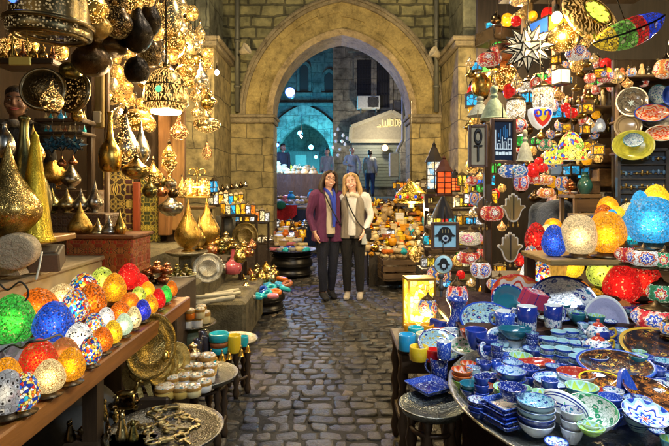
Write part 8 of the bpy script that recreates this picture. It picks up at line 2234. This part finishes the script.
# yellow lit box lamp
bx = thing('box_lamp', 'tall glowing yellow glass box lamp standing left of the pottery', 'lamp', P(419, 328, 3.25), (0, 0, .12), None, 'the yellow box lamp')
a, b = W(27, 3.25), W(50, 3.25)
mb = MB(); mb.box((0, 0, b / 2), (a * .94, a * .7, b * .97)); mb.build('glass', mosaic(((.95, .72, .06), (.95, .8, .2), (.9, .6, .03), (.98, .85, .4)), 34.0, 1.25, grout=(.45, .25, .02), gw=.04, name='yellow_box_glass'), bx)
mb = MB()
for sx in (-1, 1):
 for sy in (-1, 1): mb.box((sx * a * .48, sy * a * .36, b / 2), (.014, .014, b))
for z in (0, b): mb.box((0, 0, z), (a + .01, a * .76, .016))
mb.build('frame', plain((.45, .28, .04), .4, .6, name='gold_frame'), bx)
mb = MB(); mb.box((0, 0, -.13), (a * 1.1, a * .9, .24)); mb.build('plinth', WD, bx)
lamp_light('lamp_bulb', (-.02, -.2, b * .4), 7, (1.0, .7, .2), .06, bx)
# beaded stand between the pendants
mb = MB(); mb.tube([P(441, 345, 3.2), P(441, 268, 3.2)], .012, 8)
for py in (276, 288, 300, 312): mb.sph(P(441, py, 3.2), .022, 8, 6)
tag(mb.build('beaded_pole', plain((.06, .07, .08), .4, .3, name='beaded_metal')), 'thin dark beaded pole between the yellow box lamp and the eyed pendant', 'pole')
mb = MB(); mb.lathe(sprof([(.5, 0), (.46, .1), (.3, .5), (.15, .8), (.05, 1.0)], 4), 20)
tag(mb.build('lamp_hood', plain((.03, .028, .03), .5, .5, name='dark_tin'), loc=P(443, 218, 3.6), scale=(W(24, 3.6), W(24, 3.6), W(22, 3.6))), 'dark metal lamp hood hanging above the framed hand sign', 'lamp hood')
mb = MB(); mb.sph((0, 0, .0), (.5, .35, .42), 12, 8)
# ================================================================== RIGHT WALL: PLATES, SHELVES, TABLE
def wall_plate(px, py, D, w, h, o_, i_, r_, label, rz=-.35, anchor=None):
 key = 'plate_%s_%s_%s' % (o_, i_, r_)
 if key not in KIND: KIND[key] = flat_kind(MC[o_], MC[i_], MC[r_], 'plate')
 put_at(key, 'wall_plate', P(px, py, D), W(w, D), W(6, D), None, label, 'plate', 'plates on the right wall', anchor, rot=(pi / 2 - .1, 0, rz), d=W(h, D))
MC['bronzep'] = brass(.35, .5, .5, 'bronze_plate', 30.0); MC['rib'] = cer('stripes', (.30, .24, .16), (.16, .12, .08), sc=1.0)
MC['centre'] = cer('mandala', (.10, .09, .07), (.05, .045, .04), (.12, .11, .09), (.45, .65, .8), 9.0)
MC['yelglass'] = glow((.42, .42, .05), .08, 'yellow_glass_plate')
wall_plate(631, 103, 3.8, 29, 30, 'centre', 'centre', 'bronzep', 'dark round plate with a bright blue centre on the right wall')
wall_plate(657, 96, 3.8, 18, 20, 'teal', 'floralb', 'teal', 'small grey blue plate at the right edge of the wall')
wall_plate(627, 127, 3.8, 25, 26, 'rib', 'rib', 'rib', 'round ribbed brown plate under the blue centred plate')
wall_plate(651, 114, 3.7, 32, 18, 'dense', 'mando', 'royal', 'oval platter with a blue rim and orange flower')
wall_plate(632, 146, 3.65, 38, 30, 'yelglass', 'yelglass', 'yelglass', 'large lime yellow glass plate', anchor='the lime glass plate')
wall_plate(632, 141, 3.6, 18, 14, 'floralb', 'floralb', 'teal', 'small pale blue plate inside the lime glass plate')
wall_plate(661, 134, 3.65, 30, 16, 'white', 'mando', 'white', 'oval cream platter with a big red spot in the middle')
wall_plate(668, 97, 3.6, 12, 20, 'royal', 'royal', 'royal', 'plain royal blue plate cut by the photo edge')
wall_plate(655, 122, 3.85, 26, 16, 'floralb', 'bronzep', 'bronzep', 'bronze dish behind the oval platters')
# yellow mosaic shades
SHD = sprof([(.5, 0), (.49, .12), (.42, .5), (.28, .82), (.12, 1.0)], 4)
KIND['shade_y'] = lamp_kind('mosaic_dome_lamp', SHD, mosaic(((.88, .72, .06), (.85, .75, .12), (.9, .8, .2), (.25, .50, .06), (.88, .7, .05), (.65, .05, .03), (.85, .7, .1), (.05, .1, .55)), 9.0, .85, gw=.05, name='yellow_flower_mosaic'), True, [(.12, .98), (.14, 1.02), (.05, 1.06), (0, 1.07)])
put('shade_y', 'mosaic_dome_lamp', 571, 160, 3.5, 30, 28, None, 'large yellow flowered mosaic lampshade', 'lampshade', None, 'the large yellow shade')
put('shade_y', 'mosaic_dome_lamp', 553, 164, 3.8, 18, 20, None, 'smaller yellow mosaic lampshade behind the large one', 'lampshade')
# green vase lamp on a little table
tb = thing('wooden_table', 'small light wooden table with the green vase in the back of the right shop', 'table', (P(579, 0, 4.05).x, 4.05, 0), anchor='the small wooden table')
tw = W(26, 4.05); tz = P(0, 196, 4.05).z
mb = MB(); mb.box((0, 0, tz), (tw, .3, .03), bev=.004); mb.build('top', wood((.30, .17, .06), axis=0, name='light_table'), tb)
for sx in (-1, 1):
 for sy in (-1, 1): MB().box((sx * (tw / 2 - .02), sy * .12, tz / 2), (.03, .03, tz - .03)).build('leg', wood((.30, .17, .06), axis=2, name='light_table_leg'), tb)
mb = MB(); mb.box((0, -.13, tz - .07), (tw - .05, .02, .1)); mb.build('apron', wood((.24, .13, .05), axis=0, name='light_apron'), tb)
KIND['gvase'] = solo_kind('vase', sprof([(.3, 0), (.5, .3), (.45, .55), (.26, .74), (.3, .82), (.2, .9), (.24, 1.0)], 4), plain((.03, .13, .11), .2, name='green_glaze', coat=.6))
put('gvase', 'vase', 585, 194, 3.98, 14, 22, None, 'dark green glazed vase on the small wooden table', 'vase')
put('solo_goblet', 'brass_pot', 570, 194, 4.0, 12, 16, 'copper', 'copper goblet pot beside the dark green vase', 'pot')
mb = MB(); mb.box((0, 0, .5), (1, 1, 1), bev=.05); mb.box((0, -.02, 1.03), (1.04, 1.04, .08))
tag(mb.build('wooden_box', wood((.24, .13, .05), axis=0, name='box_wood'), loc=P(591, 194, 4.15), scale=(.11, .1, .1)), 'brown wooden box behind the dark green vase', 'box')
# books / boxes / jars on the cupboard shelves
SGc = ['tan', 'brick', 'cream', 'bronze', 'beige', 'grey', 'brass', 'olive']
for row, (x0, x1, y, D, nm) in enumerate(((564, 612, 107, 4.25, 'top'), (560, 612, 133, 4.45, 'second'), (564, 612, 164, 4.35, 'third'))):
 n = 8
 for i in range(n):
  c = SGc[(i * 3 + row * 2) % 8]; kd = ('jar', 'bottle', 'solo_pot')[(i + row) % 3]
  if row == 2 and i < 2: continue
  put(kd, {'jar': 'shelf_jar', 'bottle': 'small_bottle', 'solo_pot': 'brass_pot'}[kd], x0 + (x1 - x0) * (i + .5) / n, y, D, 6, 11 + (i * 5 + row) % 8, c, '%s %s on the %s cupboard shelf in the right shop' % (c, {'jar': 'lidded jar', 'bottle': 'bottle', 'solo_pot': 'pot'}[kd], nm), 'shelf ware', 'wares on the cupboard shelves')
for i in range(7):
 put(('jar', 'solo_pot', 'bottle')[i % 3], ('shelf_jar', 'brass_pot', 'small_bottle')[i % 3], 622 + i * 6.6, 78, 3.85, 6, 10 + (i * 3) % 5, SGc[(i * 5 + 1) % 8], '%s %s on the shelf above the wall plates' % (SGc[(i * 5 + 1) % 8], ('lidded jar', 'pot', 'bottle')[i % 3]), 'shelf ware', 'wares on the cupboard shelves')
for px, py, w, h, lab in ((601, 156, 12, 14, 'upper'), (601, 178, 14, 18, 'lower')):
 mb = MB(); mb.box((0, 0, .5), (1, 1, 1), bev=.06); mb.box((0, -.52, .5), (.16, .06, .1))
 tag(mb.build('drawer_box', wood((.28, .15, .05), axis=0, name='drawer_wood'), loc=P(px, py + h / 2, 4.3), scale=(W(w, 4.3), .15, W(h, 4.3))), '%s light brown drawer box on the cupboard beside the post' % lab, 'box')
for i, (px, py) in enumerate(((590, 133), (600, 132), (578, 118))):
 put('egg_smooth', 'oval_lamp', px, py, 4.2, 10, 14, 'grey', 'dull grey oval lamp on the cupboard shelf', 'lamp', 'grey oval lamps')
# glass case of jewellery
jc = thing('jewellery_case', 'glass fronted case of blue and gold jewellery rows behind the globe lamps', 'showcase', P(642, 186, 3.7), (0, 0, -.2), None, 'the jewellery case')
a, b = W(44, 3.7), W(72, 3.7)
mb = MB(); mb.box((0, .02, 0), (a, .02, b)); mb.build('backing', plain((.055, .065, .08), .6, name='felt'), jc)
mb = MB()
for sx in (-1, 1): mb.box((sx * a / 2, 0, 0), (.02, .05, b))
for sz in (-1, 1): mb.box((0, .0, sz * b / 2), (a, .05, .02))
for k in range(1, 5): mb.box((0, 0, -b / 2 + b * k / 5), (a, .03, .008))
mb.build('frame', plain((.10, .10, .11), .4, .6, name='case_frame'), jc)
r_ = random.Random(3)
for k in range(5):
 mb = MB(); mg = MB()
 for q_, dz in ((mb, .008), (mg, -.008)): q_.box((0, -.002, -b / 2 + b * (k + .45) / 5 + dz), (a * .95, .006, .004))
 for i in range(9):
  tgt = mb if r_.random() < .6 else mg
  x = -a / 2 + a * (i + .5) / 9; z = -b / 2 + b * (k + .45) / 5
  tgt.sph((x, -.005, z + r_.uniform(-.01, .01)), (.011, .008, r_.uniform(.01, .022)), 8, 6)
 mb.build('blue_row', plain((.10, .22, .42), .2, name='blue_gem'), jc)
 mg.build('gold_row', plain((.45, .33, .12), .3, .8, name='gold_gem'), jc)
mb = MB(); mb.box((0, 0, 0), (.18, .01, .10)); mb.box((0, -.008, 0), (.15, .006, .07), 1)
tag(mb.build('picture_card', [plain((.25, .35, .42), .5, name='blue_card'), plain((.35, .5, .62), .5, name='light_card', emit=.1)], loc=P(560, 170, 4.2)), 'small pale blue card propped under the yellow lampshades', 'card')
# glittering small stuff hanging from the ceiling of the right stall
r_ = random.Random(21)
fills = []
taken = [(528, 48, 26), (563, 38, 16), (540, 115, 14), (494, 105, 14), (478, 146, 12), (503, 141, 15), (543, 98, 12), (516, 110, 12), (571, 146, 16), (630, 28, 40), (595, 14, 26), (625, 15, 40), (513, 171, 14), (513, 207, 14), (631, 103, 16), (632, 130, 16)]
tries = 0
while len(fills) < 150 and tries < 9000:
 tries += 1
 px = r_.uniform(470, 668); py = r_.uniform(14, 172)
 if px > 600 and py > 88: continue
 if px < 490 and py < 60: continue
 if any((px - x) ** 2 + (py - y) ** 2 < (q + 3) ** 2 for x, y, q in taken): continue
 if any((px - x) ** 2 + (py - y) ** 2 < 50 for x, y in fills): continue
 fills.append((px, py))
FK = [('hpierce_globe', 'gold', 'gold pierced ball lamp', 'pierced_lamp'), ('turk_redw', None, 'small red flowered mosaic pendant', 'mosaic_pendant'), ('hbrass_drop', 'brass', 'brass drop lamp', 'brass_lamp'), ('tinybulb', 'red', 'small red glass pendant', 'glass_pendant'),
 ('mini_lantern', 'cyan', 'small blue glass lantern', 'small_lantern'), ('hpierce_bulb', 'silver', 'silvery pierced bulb lamp', 'pierced_lamp'), ('mini_lantern', 'green', 'small green glass lantern', 'small_lantern'), ('hpierce_onion', 'copper', 'copper pierced onion lamp', 'pierced_lamp'),
 ('tinybulb', 'amber', 'small amber glass pendant', 'glass_pendant'), ('mini_lantern', 'amber', 'small amber glass lantern', 'small_lantern'), ('turk_multi', None, 'small multicoloured mosaic pendant', 'mosaic_pendant'), ('hbrass_bulb', 'bronze', 'dark bronze bulb lamp', 'brass_lamp')]
while len(fills) < 200 and tries < 26000:
 tries += 1
 px = r_.uniform(446, 566); py = r_.uniform(168, 320)
 if 484 < px < 492 or (px > 525 and py > 215) or (px < 470 and py < 215) or any((px - x) ** 2 + (py - y) ** 2 < 64 for x, y in fills): continue
 if any((px - x) ** 2 + (py - y) ** 2 < (q + 3) ** 2 for x, y, q in ((513, 207, 17), (510, 246, 18), (445, 236, 20), (443, 264, 11), (492, 213, 11), (470, 238, 12), (540, 220, 20), (513, 171, 12), (478, 146, 16), (503, 141, 18), (481, 270, 9), (457, 297, 12))): continue
 fills.append((px, py))
for i, (px, py) in enumerate(fills):
 kd, col, lab, nm = FK[i % len(FK)]
 w = r_.uniform(8, 13.5)
 put(kd, nm, px, py + w * .55, r_.uniform(3.5, 5.0), w, w * r_.uniform(.9, 1.3), col, lab + ' hanging in the crowded right stall', 'hanging lamp', 'small hanging lamps of the right stall')
# ================================================================== LIT BULBS THAT LIGHT THE STREET
# bare warm bulbs hanging inside both stalls and along the street (the glittering lamps of the photograph)
KB = 'warm bulbs hanging in the stalls'
def bulb(x, y, z, en, label, col=WARM, L=.5):
 t = thing('hanging_bulb', label, 'bulb', (x, y, z), (0, 0, 0), KB)
 mb = MB(); mb.sph((0, 0, 0), (.03, .03, .036), 12, 8); mb.build('glass', glow((1.0, .85, .6), 9.0, 'bulb_glass'), t)
 mb = MB(); mb.lathe([(.016, .03), (.018, .07), (.006, .08)], 10); mb.tube([(0, 0, .07), (0, 0, .07 + L)], .004, 4); mb.build('holder', HANGM, t)
 lamp_light('bulb_light', (0, 0, -.045), en, col, .05, t)
 return t
for x, y, z, en, lab in (
 (-1.45, 3.1, 2.35, 44, 'warm bulb hanging over the mosaic lamps above the plank bench'),
 (-1.45, 4.5, 2.75, 115, 'warm bulb hanging deep in the lamp cluster before the stone steps'),
 (-1.5, 6.4, 2.9, 150, 'warm bulb hanging by the left pier under the cornice'),
 (-2.3, 4.7, 2.5, 30, 'warm bulb hanging behind the dome lantern inside the left shop'),
 (1.35, 3.05, 2.45, 44, 'warm bulb hanging under the leaf lamp in the right stall'),
 (1.55, 4.3, 2.65, 55, 'warm bulb hanging behind the white star lantern'),
 (-.82, 12.4, 2.72, 110, 'whitish bulb hanging over the far stalls beyond the arch'),
 (1.75, 6.3, 2.9, 150, 'warm bulb hanging before the right pier'),
 (2.3, 3.4, 2.4, 15, 'warm bulb hanging near the wall plates in the right shop'),
 ): bulb(x, y, z, en, lab)
# cool white lamp above the pottery
t = thing('strip_light', 'cool white strip light fixed above the pottery tables', 'strip light', (.95, .95, 2.5), (0, 0, .2))
mb = MB(); mb.box((0, 0, .03), (1.1, .09, .05), bev=.01); mb.tube([(-.5, 0, .05), (-.5, 0, .6)], .005, 4); mb.tube([(.5, 0, .05), (.5, 0, .6)], .005, 4); mb.build('housing', plain((.7, .7, .7), .5, name='strip_white'), t)
mb = MB(); mb.tube([(-.53, 0, -.01), (.53, 0, -.01)], .016, 8); mb.build('tube', glow((.9, .95, 1.0), 6.0, 'strip_tube'), t)
l = bpy.data.lights.new('strip_glow', 'AREA'); l.shape = 'RECTANGLE'; l.size = 1.05; l.size_y = .06; l.energy = 46; l.color = (.80, .90, 1.0)
o = bpy.data.objects.new('strip_glow', l); COLL.objects.link(o); o.location = (0, 0, -.035); setparent(o, t)
# street lamp over the middle of the street
t = thing('street_lamp', 'white street lamp hung on a cable high over the middle of the street', 'street lamp', (.1, 4.2, 4.6))
mb = MB(); mb.lathe(sprof([(.05, .16), (.08, .1), (.2, .02), (.21, 0), (.19, .0), (.05, .09)], 3), 24); mb.tube([(-2.4, 0, .5), (0, 0, .16), (2.4, 0, .5)], .006, 5); mb.build('lamp_shade', plain((.2, .2, .2), .5, .4, name='enamel_shade'), t)
mb = MB(); mb.sph((0, 0, .03), (.06, .06, .06), 12, 8); mb.build('bulb', glow((.95, .95, .9), 8.0, 'street_bulb'), t)
lamp_light('street_light', (0, 0, -.06), 115, (1.0, .9, .76), .12, t)
# ================================================================== LABELS: every repeat says which one it is
bpy.context.view_layer.update()
def proj(o):
 p = o.matrix_world.translation
 return (HX + S_PX * p.x / max(p.y, .1), HY - S_PX * (p.z - CZ) / max(p.y, .1))
ANCH = [(o, a) for o, a in THINGS if a]
groups = {}
for o, a in THINGS: groups.setdefault(o['label'], []).append(o)
ORD = ['first', 'second', 'third', 'fourth', 'fifth', 'sixth', 'seventh', 'eighth', 'ninth', 'tenth', 'eleventh', 'twelfth', 'thirteenth', 'fourteenth', 'fifteenth', 'sixteenth', 'seventeenth', 'eighteenth', 'nineteenth', 'twentieth']
NUMW = ['', 'one', 'two', 'three', 'four', 'five', 'six', 'seven', 'eight', 'nine', 'ten', 'eleven', 'twelve', 'thirteen', 'fourteen', 'fifteen', 'sixteen', 'seventeen', 'eighteen', 'nineteen', 'twenty']
def trim(lab, n):
 w = lab.split()
 return ' '.join(w[:n])
for lab, os_ in list(groups.items()):
 if len(os_) == 1: continue
 ps = [(o, *proj(o)) for o in os_]
 xs = [p[1] for p in ps]; ys = [p[2] for p in ps]
 n = len(ps)
 if n <= 3 and max(xs) - min(xs) < 4 or (n == 2 and (max(ys) - min(ys)) > (max(xs) - min(xs)) * 1.3):
  ps.sort(key=lambda p: p[2])
  names = {2: ['upper of the two', 'lower of the two'], 3: ['uppermost of the three', 'middle of the three', 'lowest of the three']}[n]
 else:
  ps.sort(key=lambda p: p[1])
  if n == 2: names = ['left of the two', 'right of the two']
  elif n == 3: names = ['leftmost of three', 'middle of three', 'rightmost of three']
  else: names = ['leftmost of %s' % NUMW[min(n, 20)]] + ['%s from left' % ORD[min(i, 19)] for i in range(1, n - 1)] + ['rightmost of %s' % NUMW[min(n, 20)]]
 for (o, x, y), nm in zip(ps, names):
  o['label'] = trim(lab, 12) + ', ' + nm
for o, a in THINGS:
 w = o['label'].split()
 if len(w) > 16: o['label'] = ' '.join(w[:16])
